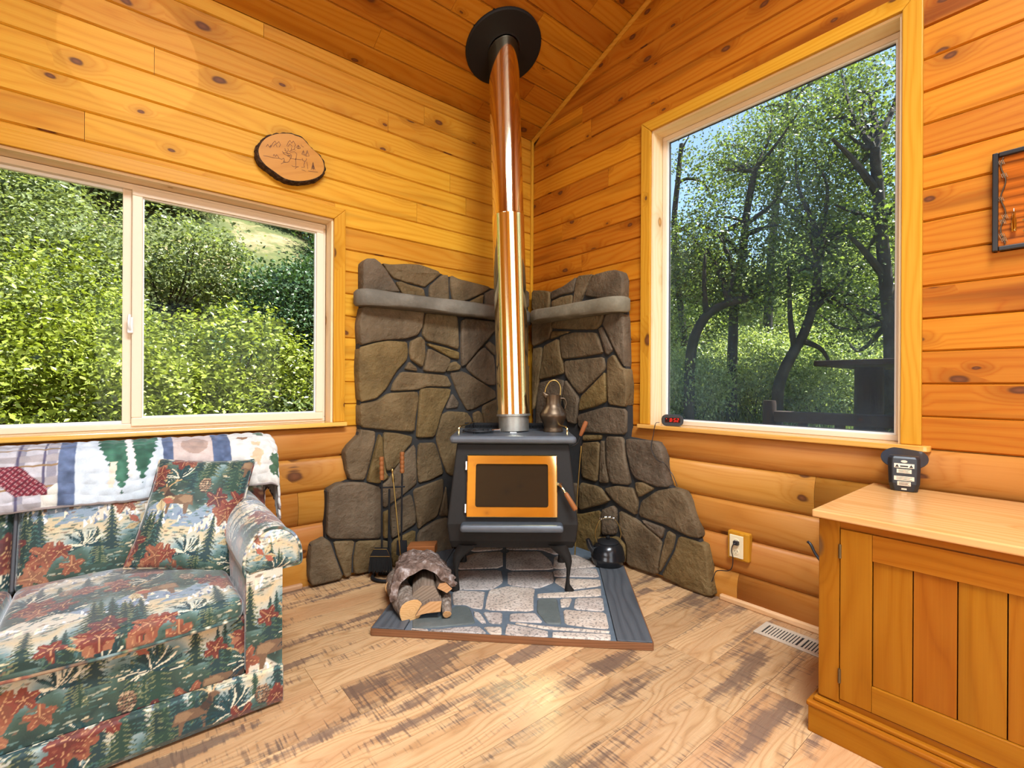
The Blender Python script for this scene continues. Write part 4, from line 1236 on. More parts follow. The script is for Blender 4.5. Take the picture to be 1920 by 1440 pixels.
def leg(sgn, wc):
    secs = [(1026, 27, 66), (1035, 40, 70), (1045, 53, 74), (1055, 61, 75.5), (1070, 65, 73), (1085, 64.5, 71), (1098, 63, 71.5), (1106, 62, 77), (1111, 62, 80)]
    k = 2.50 / FPX
    rings = []
    for (yy, a, b) in secs:
        z = 1.12 - (yy - PY) * k
        if yy == 1111: z = ZP
        a_, b_ = (1000 + a - 962.5) * k, (1000 + b - 962.5) * k
        dep = 0.022 if yy > 1030 else 0.030
        ring = []
        for i in range(10):
            th = 2 * math.pi * i / 10
            ring.append(S_(sgn * ((a_ + b_) / 2 + (b_ - a_) / 2 * math.cos(th)), wc + dep * math.sin(th), z + (0.008 if yy == 1026 else 0)))
        rings.append(ring)
    return fix_normals(MB().loft(rings).build('leg', MT['iron'], st, smooth=True))


for sgn in (-1, 1):
    leg(sgn, 2.525); leg(sgn, 2.93)
for sgn in (-1, 1):
    mb = MB(S_)
    P = [(sgn * 0.298, 2.62, 0.850), (sgn * 0.298, 2.62, 0.884), (sgn * 0.294, 2.635, 0.892), (sgn * 0.26, 2.78, 0.893), (sgn * 0.24, 2.96, 0.893)]
    mb.tube(P, 0.0045, 8)
    mb.build('top_rail', MT['brass'], st, smooth=True)
mb = MB(S_)
mb.box(-0.30, 0.30, 2.965, 2.975, 0.872, 0.886); mb.box(-0.30, 0.30, 2.965, 2.975, 0.851, 0.857)
for k in range(61):
    u_ = -0.297 + k * 0.0099
    mb.box(u_ - 0.0022, u_ + 0.0022, 2.960, 2.978, 0.852, 0.884)
mb.box(-0.30, 0.30, 2.980, 2.986, 0.851, 0.886)
mb.build('rear_grille', MT['black'], st)
# bypass lever with a wooden grip at the right side
mb = MB(); mb.tube([pd(1068, 838, 2.72), pd(1077, 835, 2.72), pd(1084.5, 829, 2.72), pd(1088.5, 815, 2.72)], 0.0055, 8)
lv = mb.build('lever_rod', MT['iron'], st, smooth=True)
p0_, p1_ = np.array(pd(1088, 817, 2.72)), np.array(pd(1099.5, 790, 2.72))
L_ = np.linalg.norm(p1_ - p0_)
MB().lathe([(0.009, 0), (0.011, 0.006), (0.0135, 0.04), (0.0135, L_ - 0.01), (0.010, L_)], p0_, 12, axis=p1_ - p0_).build('lever_grip', MT['handle'], st, smooth=True, grain=tuple(p1_ - p0_), label='wooden lever grip')
mb = MB(S_); mb.box(-0.018, 0.022, 2.690, 2.712, 0.851, 0.855); mb.build('damper_tab', MT['steel'], st, bevel=0.002)

# ---- flue pipe
b0 = np.array(at(0.0126, 2.82, 0.8515)); hx = hit(944, 82, 1, -0.44)
# where the pipe meets the ceiling plane
pt_ = np.array(pd(944, 86, 2.95)); pt_[2] = zc(pt_[1])
axp = pt_ - b0; HL = np.linalg.norm(axp); axp /= HL
pipe = thing('flue_pipe', 'tall polished brass coloured flue pipe rising from the stove to the ceiling', 'stove pipe', tuple(b0))
MB().lathe([(0.0895, 0), (0.0895, 0.093)], b0, 40, axis=axp).build('collar', MT['galv'], pipe, smooth=True, label='dull galvanised collar', auto=1)
MB().lathe([(0.0905, 0.086), (0.101, 0.088), (0.101, 0.098), (0.0985, 0.100), (0.0905, 0.1)], b0, 40, axis=axp).build('collar_flange', MT['galv'], pipe, smooth=False)
SEAM = 1.285
MB().lathe([(0.0965, 0.098), (0.0965, SEAM), (0.0985, SEAM + 0.002), (0.0985, SEAM + 0.008), (0.0965, SEAM + 0.010)], b0, 56, axis=axp).build('lower_section', MT['pipebrass'], pipe, smooth=True)
MB().lathe([(0.0945, SEAM + 0.008), (0.0945, SEAM + 0.016), (0.0945, HL + 0.02)], b0, 56, axis=axp).build('upper_section', MT['pipebrass'], pipe, smooth=True)
nrm_c = np.array([0, -SLP, -1.0]); nrm_c /= np.linalg.norm(nrm_c)
MB().lathe([(0.096, -0.008), (0.240, -0.008), (0.240, 0.010), (0.232, 0.016), (0.11, 0.018), (0.098, 0.020)], pt_, 56, axis=nrm_c, cap=False).build('ceiling_flange', MT['black'], pipe, label='black round ceiling plate')

# ---- things on the stove
c_ = at(0.242, 2.79, 0.8512)
jug = thing('copper_jug', 'tarnished copper jug with a wire bail handle standing on the stove', 'jug', c_)
prof = [(0.058, 0.0), (0.060, 0.006), (0.055, 0.016), (0.053, 0.028), (0.066, 0.060), (0.078, 0.088), (0.0795, 0.100), (0.074, 0.112), (0.060, 0.134), (0.047, 0.150), (0.043, 0.165), (0.043, 0.196), (0.046, 0.214)]
mb = MB().lathe(prof + [(0.043, 0.214), (0.040, 0.196), (0.040, 0.16)], c_, 36, cap=False)
jb = mb.build('body', MT['copper'], jug, smooth=True)
rings = []
sp = np.array(c_) + np.array([0, 0, 0.206])
mb = MB(); mb.tube([tuple(sp + RT * -0.036), tuple(sp + RT * -0.052 + UPZ * 0.014), tuple(sp + RT * -0.060 + UPZ * 0.024)], [0.020, 0.013, 0.007], 10)
mb.build('spout', MT['copper'], jug, smooth=True)
q = np.array(c_)
mb = MB(); mb.tube(spline([tuple(q + RT * 0.044 + UPZ * 0.195), tuple(q + RT * 0.066 + UPZ * 0.192), tuple(q + RT * 0.076 + UPZ * 0.165), tuple(q + RT * 0.068 + UPZ * 0.135)], 6), 0.0045, 8)
mb.build('side_handle', MT['copper'], jug, smooth=True)
mb = MB(); mb.tube(spline([tuple(q + RT * -0.042 + UPZ * 0.200), tuple(q + RT * -0.046 + UPZ * 0.245), tuple(q + RT * -0.020 + UPZ * 0.292), tuple(q + RT * 0.016 + UPZ * 0.298), tuple(q + RT * 0.042 + UPZ * 0.262), tuple(q + RT * 0.040 + UPZ * 0.200)], 7), 0.0035, 8)
mb.build('bail_handle', MT['oldbrass'], jug, smooth=True)

tv = thing('trivet', 'black cast iron trivet lying on the stove left of the pipe', 'trivet', at(-0.19, 2.70, 0.8512))
c_ = np.array(at(-0.19, 2.70, 0.8512))
mb = MB()
for rr_ in (0.026, 0.05, 0.074):
    mb.tube([tuple(c_ + UPZ * 0.012 + RT * rr_ * math.cos(a) * 1.15 + FW * rr_ * math.sin(a)) for a in np.linspace(0, 2 * math.pi, 28)[:-1]], 0.005, 6, closed=True)
for a in np.linspace(0, math.pi, 7)[:-1]:
    d_ = RT * 0.074 * math.cos(a) * 1.15 + FW * 0.074 * math.sin(a)
    mb.tube([tuple(c_ + UPZ * 0.012 - d_), tuple(c_ + UPZ * 0.012 + d_)], 0.004, 6)
mb.build('ring_plate', MT['black'], tv)
for a in (0.3, 2.4, 4.5):
    d_ = RT * 0.07 * math.cos(a) + FW * 0.07 * math.sin(a)
    MB().tube([tuple(c_ + d_ + UPZ * 0.0005), tuple(c_ + d_ + UPZ * 0.012)], 0.005, 6).build('foot', MT['black'], tv)
mb = MB(); mb.tube([tuple(c_ + UPZ * 0.014 + RT * 0.08), tuple(c_ + UPZ * 0.018 + RT * 0.125 + FW * -0.012)], [0.006, 0.008], 8)
mb.build('handle', MT['steel'], tv, smooth=True)

# ---- kettle on the hearth
c_ = np.array(at(0.590, 2.90, ZP + 0.002))
kt = thing('kettle', 'small black kettle with a coiled wire handle by the stone wall', 'kettle', tuple(c_))
MB().lathe([(0.075, 0), (0.090, 0.004), (0.101, 0.030), (0.103, 0.048), (0.100, 0.052), (0.098, 0.072), (0.088, 0.105), (0.070, 0.126), (0.064, 0.130)], c_, 36).build('body', MT['blackgloss'], kt, smooth=True)
lid = MB().lathe([(0.066, 0.129), (0.067, 0.134), (0.058, 0.141), (0.03, 0.148), (0.010, 0.150)], c_, 30).build('lid', MT['black'], kt, smooth=True)
MB().lathe([(0.006, 0.149), (0.012, 0.156), (0.012, 0.164), (0.006, 0.168)], c_, 14).build('knob', MT['black'], lid, smooth=True)
mb = MB(); mb.tube([tuple(c_ - RT * 0.080 + UPZ * 0.070), tuple(c_ - RT * 0.108 + UPZ * 0.105), tuple(c_ - RT * 0.124 + UPZ * 0.150)], [0.024, 0.018, 0.013], 12)
mb.build('spout', MT['blackgloss'], kt, smooth=True)
H_ = spline([tuple(c_ - RT * 0.066 + UPZ * 0.128), tuple(c_ - RT * 0.078 + UPZ * 0.190), tuple(c_ - RT * 0.044 + UPZ * 0.268), tuple(c_ + RT * 0.040 + UPZ * 0.268), tuple(c_ + RT * 0.078 + UPZ * 0.190), tuple(c_ + RT * 0.066 + UPZ * 0.128)], 8)
hb = MB().tube(H_, 0.003, 8).build('bail_handle', MT['oldbrass'], kt, smooth=True)
coil = []
for i in range(200):
    s = i / 199
    base_ = c_ + RT * (-0.050 + 0.100 * s) + UPZ * (0.268 + 0.014 * math.sin(math.pi * s))
    th = s * 2 * math.pi * 13
    coil.append(tuple(base_ + 0.009 * (math.cos(th) * UPZ + math.sin(th) * FW)))
MB().tube(coil, 0.0022, 5).build('coil_grip', MT['steel'], hb, smooth=True)

# ---- fire tools against the stones at the left
dT = 2.78
gr = 0.0
tl = thing('fire_tool_stand', 'black iron fire tool stand leaning place left of the firewood', 'tool stand', tuple(np.array(pd(726, 1085, dT)) * [1, 1, 0]))
tl['label'] = 'black iron fire tool stand with a centre rod and crossbar'
q = np.array(pd(729, 900, dT)); bx_, by_ = q[0], q[1]
mb = MB(); mb.tube([(bx_, by_, 0.012), pd(730, 917, dT)], 0.0065, 8)
mb.build('rod', MT['black'], tl, smooth=True)
mb = MB(); mb.tube([pd(712, 914.5, dT), pd(759, 912.5, dT)], 0.005, 8); mb.build('crossbar', MT['black'], tl, smooth=True)
c2 = np.array([bx_, by_, 0.012]) - FW * 0.02
mb = MB(); mb.tube([tuple(c2 + RT * 0.085 * math.cos(a) - FW * 0.075 * math.sin(a)) for a in np.linspace(-0.3, math.pi + 0.3, 16)], 0.010, 8)
mb.tube([tuple(c2 - RT * 0.06 + FW * 0.03), tuple(c2 + RT * 0.06 + FW * 0.03)], 0.009, 8)
mb.build('foot_ring', MT['black'], tl, smooth=True)


def grip(parent, a, b, name='handle'):
    a, b = np.array(a), np.array(b); L = np.linalg.norm(b - a)
    pr = []
    n = 5
    for i in range(n):
        h0, h1 = L * i / n, L * (i + 1) / n
        pr += [(0.0115, h0 + 0.001), (0.0140, h0 + L / n * 0.3), (0.0140, h0 + L / n * 0.7), (0.0115, h1 - 0.001)]
    o = MB().lathe(pr, a, 14, axis=b - a).build(name, MT['handle'], parent, smooth=True, grain=tuple(b - a), label='turned wooden handle')
    return o


br = thing('hearth_brush', 'black hearth brush with a turned wooden handle hanging on the tool stand', 'brush', pd(715, 1068, dT - 0.03))
MB().tube([pd(716, 900, dT - .02), pd(716, 1028, dT - 0.03)], 0.0055, 8).build('shaft', MT['black'], br, smooth=True)
grip(br, pd(716, 900, dT - .02), pd(715.5, 856, dT - .02))
z0_, z1_ = pd(714, 1041, dT - .03)[2], pd(714, 1028, dT - .03)[2]
f_ = lambda u_, n_, z_: tuple(np.array(pd(714, 1028, dT - .03)) * [1, 1, 0] + RT * u_ + FW * n_ + UPZ * z_)
mb = MB().loft([[f_(-0.058, -0.02, z0_), f_(0.058, -0.02, z0_), f_(0.058, 0.02, z0_), f_(-0.058, 0.02, z0_)], [f_(-0.038, -0.016, z1_), f_(0.038, -0.016, z1_), f_(0.038, 0.016, z1_), f_(-0.038, 0.016, z1_)]])
fix_normals(mb.build('ferrule', MT['black'], br, bevel=0.002))
mb = MB().tube([f_(-0.059, -0.0205, z0_), f_(0.059, -0.0205, z0_), f_(0.039, -0.0165, z1_), f_(-0.039, -0.0165, z1_)], 0.0018, 5, closed=True)
mb.build('ferrule_rim', MT['oldbrass'], br)
mb = MB()
z2_ = pd(714, 1069, dT - .03)[2]
for i in range(36):
    for j in range(6):
        a = -0.056 + 0.112 * i / 35; b = -0.017 + 0.034 * j / 5
        e_ = random.uniform(0.9, 1.12); l_ = random.uniform(-0.012, 0.006)
        mb.tube([f_(a, b, z0_ + 0.002), f_(a * 1.12 * e_, b * 1.2, max(0.02, z2_ + l_))], 0.0017, 3, cap=False)
mb.build('bristles', MT['bristle'], br, kind='stuff')

sh = thing('fire_shovel', 'black fire shovel with a turned wooden handle beside the brush', 'shovel', pd(754, 1040, dT + .01))
MB().tube([pd(754, 887, dT), pd(752.5, 1018, dT + .01)], 0.0055, 8).build('shaft', MT['black'], sh, smooth=True)
grip(sh, pd(754, 887, dT), pd(754, 847, dT))
P = [pd(744, 1014, dT), pd(762, 1014, dT), pd(764, 1040, dT - .01), pd(755, 1046, dT - .015), pd(743, 1040, dT - .01)]
P2 = [tuple(np.array(p) + FW * 0.012) for p in P]
mb = MB(); mb.add(P + P2, [(0, 1, 2, 3, 4), (9, 8, 7, 6, 5)] + [(i, (i + 1) % 5, 5 + (i + 1) % 5, 5 + i) for i in range(5)])
fix_normals(mb.build('blade', MT['black'], sh))
pk = thing('brass_poker', 'thin brass poker leaning in front of the fire tools', 'poker', pd(751, 1042, dT - .06))
MB().tube([pd(737, 895, dT - .04), pd(751, 1041, dT - .07)], 0.0042, 8).build('shaft', MT['oldbrass'], pk, smooth=True)
a, b = np.array(pd(737.6, 905, dT - .04)), np.array(pd(735.5, 879, dT - .04)); L_ = np.linalg.norm(b - a)
MB().lathe([(0.005, 0), (0.0075, 0.01), (0.007, L_ * 0.6), (0.004, L_ * 0.7), (0.0075, L_ * 0.82), (0.0075, L_ * 0.92), (0.003, L_)], a, 12, axis=b - a).build('handle', MT['oldbrass'], pk, smooth=True)
p2k = thing('iron_poker', 'thin brass tipped poker standing right of the stove against the stones', 'poker', pd(1080, 1048, 2.98))
MB().tube([pd(1089, 842, 3.0), pd(1082, 930, 3.0), pd(1078, 1040, 2.98)], 0.0045, 8).build('shaft', MT['oldbrass'], p2k, smooth=True)
MB().tube([pd(1089.5, 836, 3.0), pd(1089, 850, 3.0)], 0.0065, 8).build('handle', MT['oldbrass'], p2k, smooth=True)

# ---- firewood on the front left of the hearth pad


def log_thing(name, label, path, radii, barkm, endm, n=18, squash=1.0, seed=0, wob=0.10):
    path = [np.array(p, float) for p in path]
    P = [np.array(p) for p in spline(path, 6)]
    rr_ = np.interp(np.linspace(0, 1, len(P)), np.linspace(0, 1, len(radii)), radii)
    t_ = thing(name, label, 'firewood', tuple(P[0]), group='firewood stacked on the hearth pad')
    mb = MB(); mb.tube([tuple(p) for p in P], list(rr_), n, cap=False)
    V = np.array(mb.v)
    C_ = np.repeat(np.array(P), n, axis=0)
    d_ = V - C_
    nz_ = vnoise(V, seed, 18, 3)
    V = C_ + d_ * (1 + wob * 2 * nz_)[:, None]
    o = obj('bark', V, mb.f, barkm, t_, smooth=True)
    for k, idx in ((0, range(n)), (1, range((len(P) - 1) * n, len(P) * n))):
        ring = V[list(idx)]; c = ring.mean(0)
        tg = (P[0] - P[1]) if k == 0 else (P[-1] - P[-2]); tg /= np.linalg.norm(tg)
        R2 = c + (ring - c) * 0.93
        vs = [tuple(r_ + tg * 0.0008) for r_ in R2] + [tuple(c + tg * 0.002)] + [tuple(x) for x in ring]
        fs = [(i, (i + 1) % n, n) for i in range(n)] + [(i, (i + 1) % n, n + 1 + (i + 1) % n, n + 1 + i) for i in range(n)]
        fix_normals(obj('cut_end', vs, fs, endm, t_, grain=(tg[1], -tg[0], 0.3)))
    return t_


log_thing('firewood_log', 'round grey-barked log with a pale sawn end, low at the left of the pile', [pd(771, 1146, 2.20), pd(757, 1122, 2.31), pd(745, 1098, 2.46), pd(742, 1085, 2.58)], [0.057, 0.060, 0.055, 0.050], MT['barkgrey'], MT['cut'], seed=2)
log_thing('firewood_log', 'thin knobbly mossy branch log at the right end of the pile', [pd(838, 1152, 2.20), pd(836, 1130, 2.27), pd(829, 1108, 2.42), pd(824, 1092, 2.55)], [0.022, 0.027, 0.030, 0.027], MT['barkgrey'], MT['cut'], n=12, seed=5, wob=0.22)


def wedge_log(name, label, front, back, mat_side, mat_end, seed=0):
    t_ = thing(name, label, 'firewood', tuple(np.mean(front, axis=0)), group='firewood stacked on the hearth pad')
    n = len(front)
    A, B = np.array(front, float), np.array(back, float)
    rings = [list(map(tuple, A + (B - A) * k / 4 + (0.004 * np.array([[math.sin(seed + i * 2.1 + k * 1.7), math.cos(seed * 2 + i + k), 0.3 * math.sin(i + k)] for i in range(n)]) if k else 0))) for k in range(5)]
    mb = MB().loft(rings, cap=False)
    g = tuple(np.mean(B - A, axis=0))
    fix_normals(mb.build('split_side', mat_side, t_, grain=g))
    ag = np.array(A); 
    mb = MB(); mb.add([tuple(p) for p in A], [tuple(range(n))]); mb.build('cut_end', mat_end, t_, grain=(0.6, -0.6, 0.5))
    mb = MB(); mb.add([rings[4][i] for i in range(n)], [tuple(range(n - 1, -1, -1))]); mb.build('cut_end', mat_end, t_, grain=(0.6, -0.6, 0.5))
    return t_


pf = lambda pts, d: [pd(x, y, d) for x, y in pts]
wedge_log('firewood_log', 'split log with a fresh orange face low in the middle of the pile', pf([(779, 1155), (800, 1150), (826, 1147), (828, 1127), (806, 1128), (790, 1138)], 2.20), pf([(775, 1100), (792, 1098), (818, 1096), (822, 1080), (800, 1078), (784, 1086)], 2.52), MT['oldwood'], MT['cut'], 1)
wedge_log('firewood_log', 'weathered grey split log in the middle of the pile under the bark', pf([(768, 1133), (787, 1141), (806, 1125), (827, 1125), (814, 1098), (792, 1098), (775, 1112)], 2.23), pf([(770, 1092), (788, 1100), (806, 1090), (822, 1088), (810, 1066), (792, 1066), (776, 1076)], 2.52), MT['oldwood'], MT['oldwood'], 2)
wedge_log('firewood_log', 'small brown split stick on the right shoulder of the pile', pf([(820, 1103), (838, 1112), (848, 1104), (836, 1092), (824, 1094)], 2.25), pf([(806, 1072), (822, 1078), (834, 1072), (824, 1060), (810, 1062)], 2.55), MT['oldwood'], MT['cut'], 3)
log_thing('firewood_log', 'reddish log end showing behind the left of the pile', [pd(737, 1100, 2.44), pd(742, 1086, 2.56), pd(748, 1074, 2.68)], [0.040, 0.042, 0.040], MT['barkgrey'], MT['cut'], n=14, seed=9)
# the thick arched slab of bark lying on top
tb = thing('bark_slab', 'thick arched slab of rough bark on top of the firewood pile', 'firewood', pd(800, 1080, 2.45), group='firewood stacked on the hearth pad')
N1, N2 = 34, 40
fr = [(738, 1127), (741, 1100), (752, 1085), (775, 1078), (800, 1074), (826, 1080), (846, 1092), (853, 1102)]
ba = [(748, 1066), (755, 1050), (766, 1040), (782, 1036), (798, 1036), (812, 1041), (824, 1052), (830, 1062)]
FR = spline([np.array(pd(x, y, 2.245)) for x, y in fr], 6); BA = spline([np.array(pd(x, y, 2.66)) for x, y in ba], 6)
idx = np.linspace(0, len(FR) - 1, N1)
gi = lambda A: np.array([np.array(A)[int(i)] * (1 - (i % 1)) + np.array(A)[min(int(i) + 1, len(A) - 1)] * (i % 1) for i in idx])
F0, B0 = gi(FR), gi(BA)
V = []
for k in range(N2):
    s = k / (N2 - 1)
    V.append(F0 * (1 - s) + B0 * s)
V = np.array(V).reshape(-1, 3)
# ragged front with a notch in the middle
tt = np.tile(np.linspace(0, 1, N1), N2); ss = np.repeat(np.linspace(0, 1, N2), N1)
notch = np.exp(-((tt - 0.50) / 0.16) ** 2) * 0.10 + 0.03 * vnoise(np.stack([tt * 9, tt * 0, tt * 0], 1), 4, 1.0, 2)
V += (1 - ss)[:, None] ** 2 * FW * (notch)[:, None]
nz_ = vnoise(V, 3, 24, 4) + 0.7 * np.abs(vnoise(V, 8, 55, 2))
cen = (F0.mean(0) * (1 - ss)[:, None] + B0.mean(0) * ss[:, None]) - UPZ * 0.05
dr_ = V - cen; dr_ /= np.linalg.norm(dr_, axis=1, keepdims=True)
top = V + dr_ * (0.010 + 0.034 * nz_)[:, None]
bot = V - dr_ * 0.018
VV = np.vstack([top, bot]); nn = N1 * N2
fs = []
for k in range(N2 - 1):
    for i in range(N1 - 1):
        a = k * N1 + i
        fs.append((a, a + 1, a + N1 + 1, a + N1)); fs.append((nn + a, nn + a + N1, nn + a + N1 + 1, nn + a + 1))
for i in range(N1 - 1):
    fs.append((i, nn + i, nn + i + 1, i + 1)); a = (N2 - 1) * N1 + i; fs.append((a, a + 1, nn + a + 1, nn + a))
for k in range(N2 - 1):
    a = k * N1; fs.append((a, a + N1, nn + a + N1, nn + a)); a += N1 - 1; fs.append((a, nn + a, nn + a + N1, a + N1))
fix_normals(obj('bark', VV, fs, MT['bark'], tb, smooth=True))
# flat brown block standing behind the pile
bl = thing('wood_block', 'flat reddish brown wood block lying behind the bark slab', 'firewood', pd(790, 1040, 2.72), group='firewood stacked on the hearth pad')
mb = MB(); A = pf([(763, 1040), (815, 1042), (815, 1024), (763, 1026)], 2.70); B = [tuple(np.array(p) + FW * 0.10) for p in A]
mb.add(A + B, [(3, 2, 1, 0), (4, 5, 6, 7), (0, 1, 5, 4), (1, 2, 6, 5), (2, 3, 7, 6), (3, 0, 4, 7)])
fix_normals(mb.build('block', MT['handle'], bl, grain=tuple(RT), bevel=0.003))
wedge_log('firewood_log', 'dark split log lying under the brown block at the back of the pile', pf([(766, 1078), (818, 1078), (820, 1062), (812, 1050), (770, 1050), (764, 1062)], 2.60), pf([(772, 1060), (812, 1060), (814, 1050), (806, 1042), (776, 1042), (770, 1050)], 2.80), MT['oldwood'], MT['oldwood'], 4)

# ================================================================== sofa: woven forest print, painted onto the weave as colour
TS, TN = 0.70, 560


def lin(c):
    return np.array([(x / 255 / 12.92) if x / 255 <= 0.04045 else ((x / 255 + 0.055) / 1.055) ** 2.4 for x in c])


class Print:
    def __init__(s, n, base):
        s.n = n; s.a = np.tile(lin(base), (n, n, 1)).astype(float)

    def mask_poly(s, P):
        P = np.array(P) * s.n
        x0, y0 = np.floor(P.min(0)).astype(int) - 1; x1, y1 = np.ceil(P.max(0)).astype(int) + 1
        X, Y = np.meshgrid(np.arange(x0, x1) + .5, np.arange(y0, y1) + .5)
        m = np.zeros(X.shape, bool)
        for i in range(len(P)):
            (xa, ya), (xb, yb) = P[i], P[(i + 1) % len(P)]
            if ya == yb: continue
            m ^= ((ya > Y) != (yb > Y)) & (X < (xb - xa) * (Y - ya) / (yb - ya) + xa)
        return X, Y, m

    def put(s, X, Y, m, col, al=1.0):
        xi = np.floor(X[m]).astype(int) % s.n; yi = np.floor(Y[m]).astype(int) % s.n
        s.a[yi, xi] = s.a[yi, xi] * (1 - al) + np.array(col) * al

    def poly(s, P, col, al=1.0):
        X, Y, m = s.mask_poly(P); s.put(X, Y, m, lin(col), al)

    def line(s, P, wd, col, al=1.0):
        for a, b in zip(P[:-1], P[1:]):
            a, b = np.array(a), np.array(b); d = b - a; L = np.linalg.norm(d)
            if L < 1e-6: continue
            n_ = np.array([-d[1], d[0]]) / L * wd / 2
            s.poly([a + n_, b + n_, b - n_, a - n_], col, al)


def make_print():
    rg = np.random.default_rng(5)
    R_ = random.Random(3)
    p = Print(TN, (176, 158, 126))
    yy, xx = np.mgrid[0:TN, 0:TN] / TN
    per = lambda f1, f2, ph: np.sin(2 * math.pi * (f1 * xx + f2 * yy) + ph)
    # broad bands: sky, mist, forest floor, water
    b = yy * 2 + 0.06 * per(2, 0, 0.4) + 0.05 * per(3, 1, 2.0) + 0.04 * per(5, -2, 1.0) + 0.03 * per(9, 4, 0.2)
    b = b % 1.0
    stops = [(0.0, (36, 52, 44)), (0.16, (52, 70, 56)), (0.26, (70, 94, 84)), (0.36, (118, 138, 136)), (0.46, (168, 168, 152)), (0.56, (186, 164, 126)), (0.68, (160, 156, 138)), (0.78, (110, 126, 122)), (0.88, (64, 84, 72)), (1.0, (36, 52, 44))]
    xs = [q[0] for q in stops]; cs = np.array([lin(q[1]) for q in stops])
    for k in range(3): p.a[..., k] = np.interp(b, xs, cs[:, k])
    # mountains with snow
    for (cx_, cy_, h) in ((0.12, 0.30, .15), (0.33, 0.33, .12), (0.62, 0.28, .16), (0.85, 0.34, .13), (0.20, 0.80, .15), (0.46, 0.83, .13), (0.72, 0.79, .15), (0.95, 0.84, .11)):
        for j in range(3):
            w_ = h * R_.uniform(.8, 1.2); ox = R_.uniform(-.08, .08)
            p.poly([(cx_ + ox - w_, cy_), (cx_ + ox - w_ * .4, cy_ + h * .5), (cx_ + ox, cy_ + h * R_.uniform(.7, 1)), (cx_ + ox + w_ * .3, cy_ + h * .6), (cx_ + ox + w_, cy_)], R_.choice([(150, 158, 164), (190, 180, 160), (120, 134, 146)]))
        for j in range(26):
            x_ = cx_ + R_.uniform(-.8, .8) * h; y_ = cy_ + R_.uniform(.1, .9) * h * (1 - abs(x_ - cx_) / h)
            s_ = R_.uniform(.006, .02)
            p.poly([(x_, y_), (x_ + s_, y_ - s_ * 1.6), (x_ - s_ * .2, y_ - s_ * 2.6)], R_.choice([(226, 222, 212), (208, 208, 206), (96, 108, 128), (226, 205, 170)]))
    # loose brush marks everywhere
    for j in range(1800):
        x_, y_ = R_.random(), R_.random(); s_ = R_.uniform(.006, .022)
        c = R_.choice([(52, 84, 74), (36, 60, 52), (94, 120, 112), (150, 150, 128), (196, 178, 140), (110, 84, 64), (70, 104, 104)])
        p.poly([(x_ - s_, y_), (x_, y_ + s_ * .28), (x_ + s_, y_ + s_ * .05), (x_, y_ - s_ * .22)], c, 0.8)

    def fir(x_, y_, h, c, c2):
        n = 11
        for k in range(n):
            t0 = k / n; w_ = h * 0.26 * (1 - t0) + .003
            yb = y_ + h * t0
            for sg in (-1, 1):
                p.poly([(x_, yb + h / n * 1.7), (x_ + sg * w_ * R_.uniform(.75, 1.15), yb - h * .02), (x_ + sg * w_ * .45, yb + h * .012), (x_, yb)], c)
                if R_.random() < .8: p.line([(x_ + sg * w_ * .15, yb + h * .05), (x_ + sg * w_ * .85, yb)], .0045, c2)

    for j in range(54):
        x_ = R_.random(); y_ = R_.choice([0.02, 0.50]) + R_.uniform(-.06, .20)
        fir(x_, y_, R_.uniform(.12, .30), R_.choice([(26, 48, 42), (34, 58, 44), (30, 52, 52)]), R_.choice([(70, 92, 64), (104, 108, 74), (58, 92, 84)]))
    # elk
    for (ox, oy, s_, fl_) in ((0.08, 0.38, .20, 1), (0.58, 0.86, .18, -1), (0.80, 0.10, .16, 1)):
        q = lambda P: [(ox + fl_ * x_ * s_, oy + y_ * s_) for x_, y_ in P]
        p.poly(q([(0, .30), (.08, .62), (.30, .66), (.62, .62), (.80, .74), (.88, .92), (1.04, .92), (1.16, .84), (1.14, .78), (1.0, .76), (.94, .58), (.82, .40), (.78, 0), (.72, 0), (.70, .34), (.30, .32), (.22, 0), (.14, 0), (.14, .32)]), (104, 78, 56))
        p.poly(q([(.62, .62), (.80, .74), (.90, .88), (.96, .62), (.82, .42)]), (62, 46, 36))
        p.poly(q([(.06, .40), (.10, .60), (.34, .62), (.5, .5), (.30, .36)]), (142, 112, 80), .7)
        for P in ([(.90, .92), (.72, 1.1), (.70, 1.35), (.58, 1.5)], [(.72, 1.1), (.55, 1.18)], [(.70, 1.3), (.85, 1.48)], [(.96, .92), (1.06, 1.15), (1.02, 1.4), (1.12, 1.55)], [(1.06, 1.15), (1.22, 1.24)], [(1.03, 1.35), (.93, 1.5)]):
            p.line(q(P), .008, (170, 138, 94))
    # pine sprays
    for (x_, y_, r) in ((0.30, .52, .13), (0.70, .40, .12), (0.02, .12, .13), (0.46, .08, .11), (0.90, .62, .12), (0.14, .92, .11), (0.60, .66, .10), (0.36, .28, .10)):
        for j in range(58):
            a = R_.uniform(-.4, math.pi + .4); l_ = r * R_.uniform(.5, 1)
            p.line([(x_, y_), (x_ + l_ * .6 * math.cos(a), y_ + l_ * .6 * math.sin(a)), (x_ + l_ * math.cos(a + .12), y_ + l_ * math.sin(a + .12))], .0052, R_.choice([(18, 44, 50), (22, 56, 58), (30, 66, 70), (206, 196, 168), (24, 46, 46)]))

    # maple leaves, rust coloured, with pale veins
    def maple(x_, y_, r, ang, c):
        pts = []
        for k in range(44):
            a = 2 * math.pi * k / 44
            rr_ = .58 + .42 * abs(math.cos(a * 2.5)) ** 1.3 - (.09 if k % 2 else 0)
            if abs(a - math.pi) < .35: rr_ *= .55
            pts.append((x_ + r * rr_ * math.cos(a + ang), y_ + r * rr_ * math.sin(a + ang)))
        p.poly(pts, c)
        p.poly([(x_ + (a_ - x_) * .6 + .006, y_ + (b_ - y_) * .6 - .004) for a_, b_ in pts], tuple(int(v * .72) for v in c), .55)
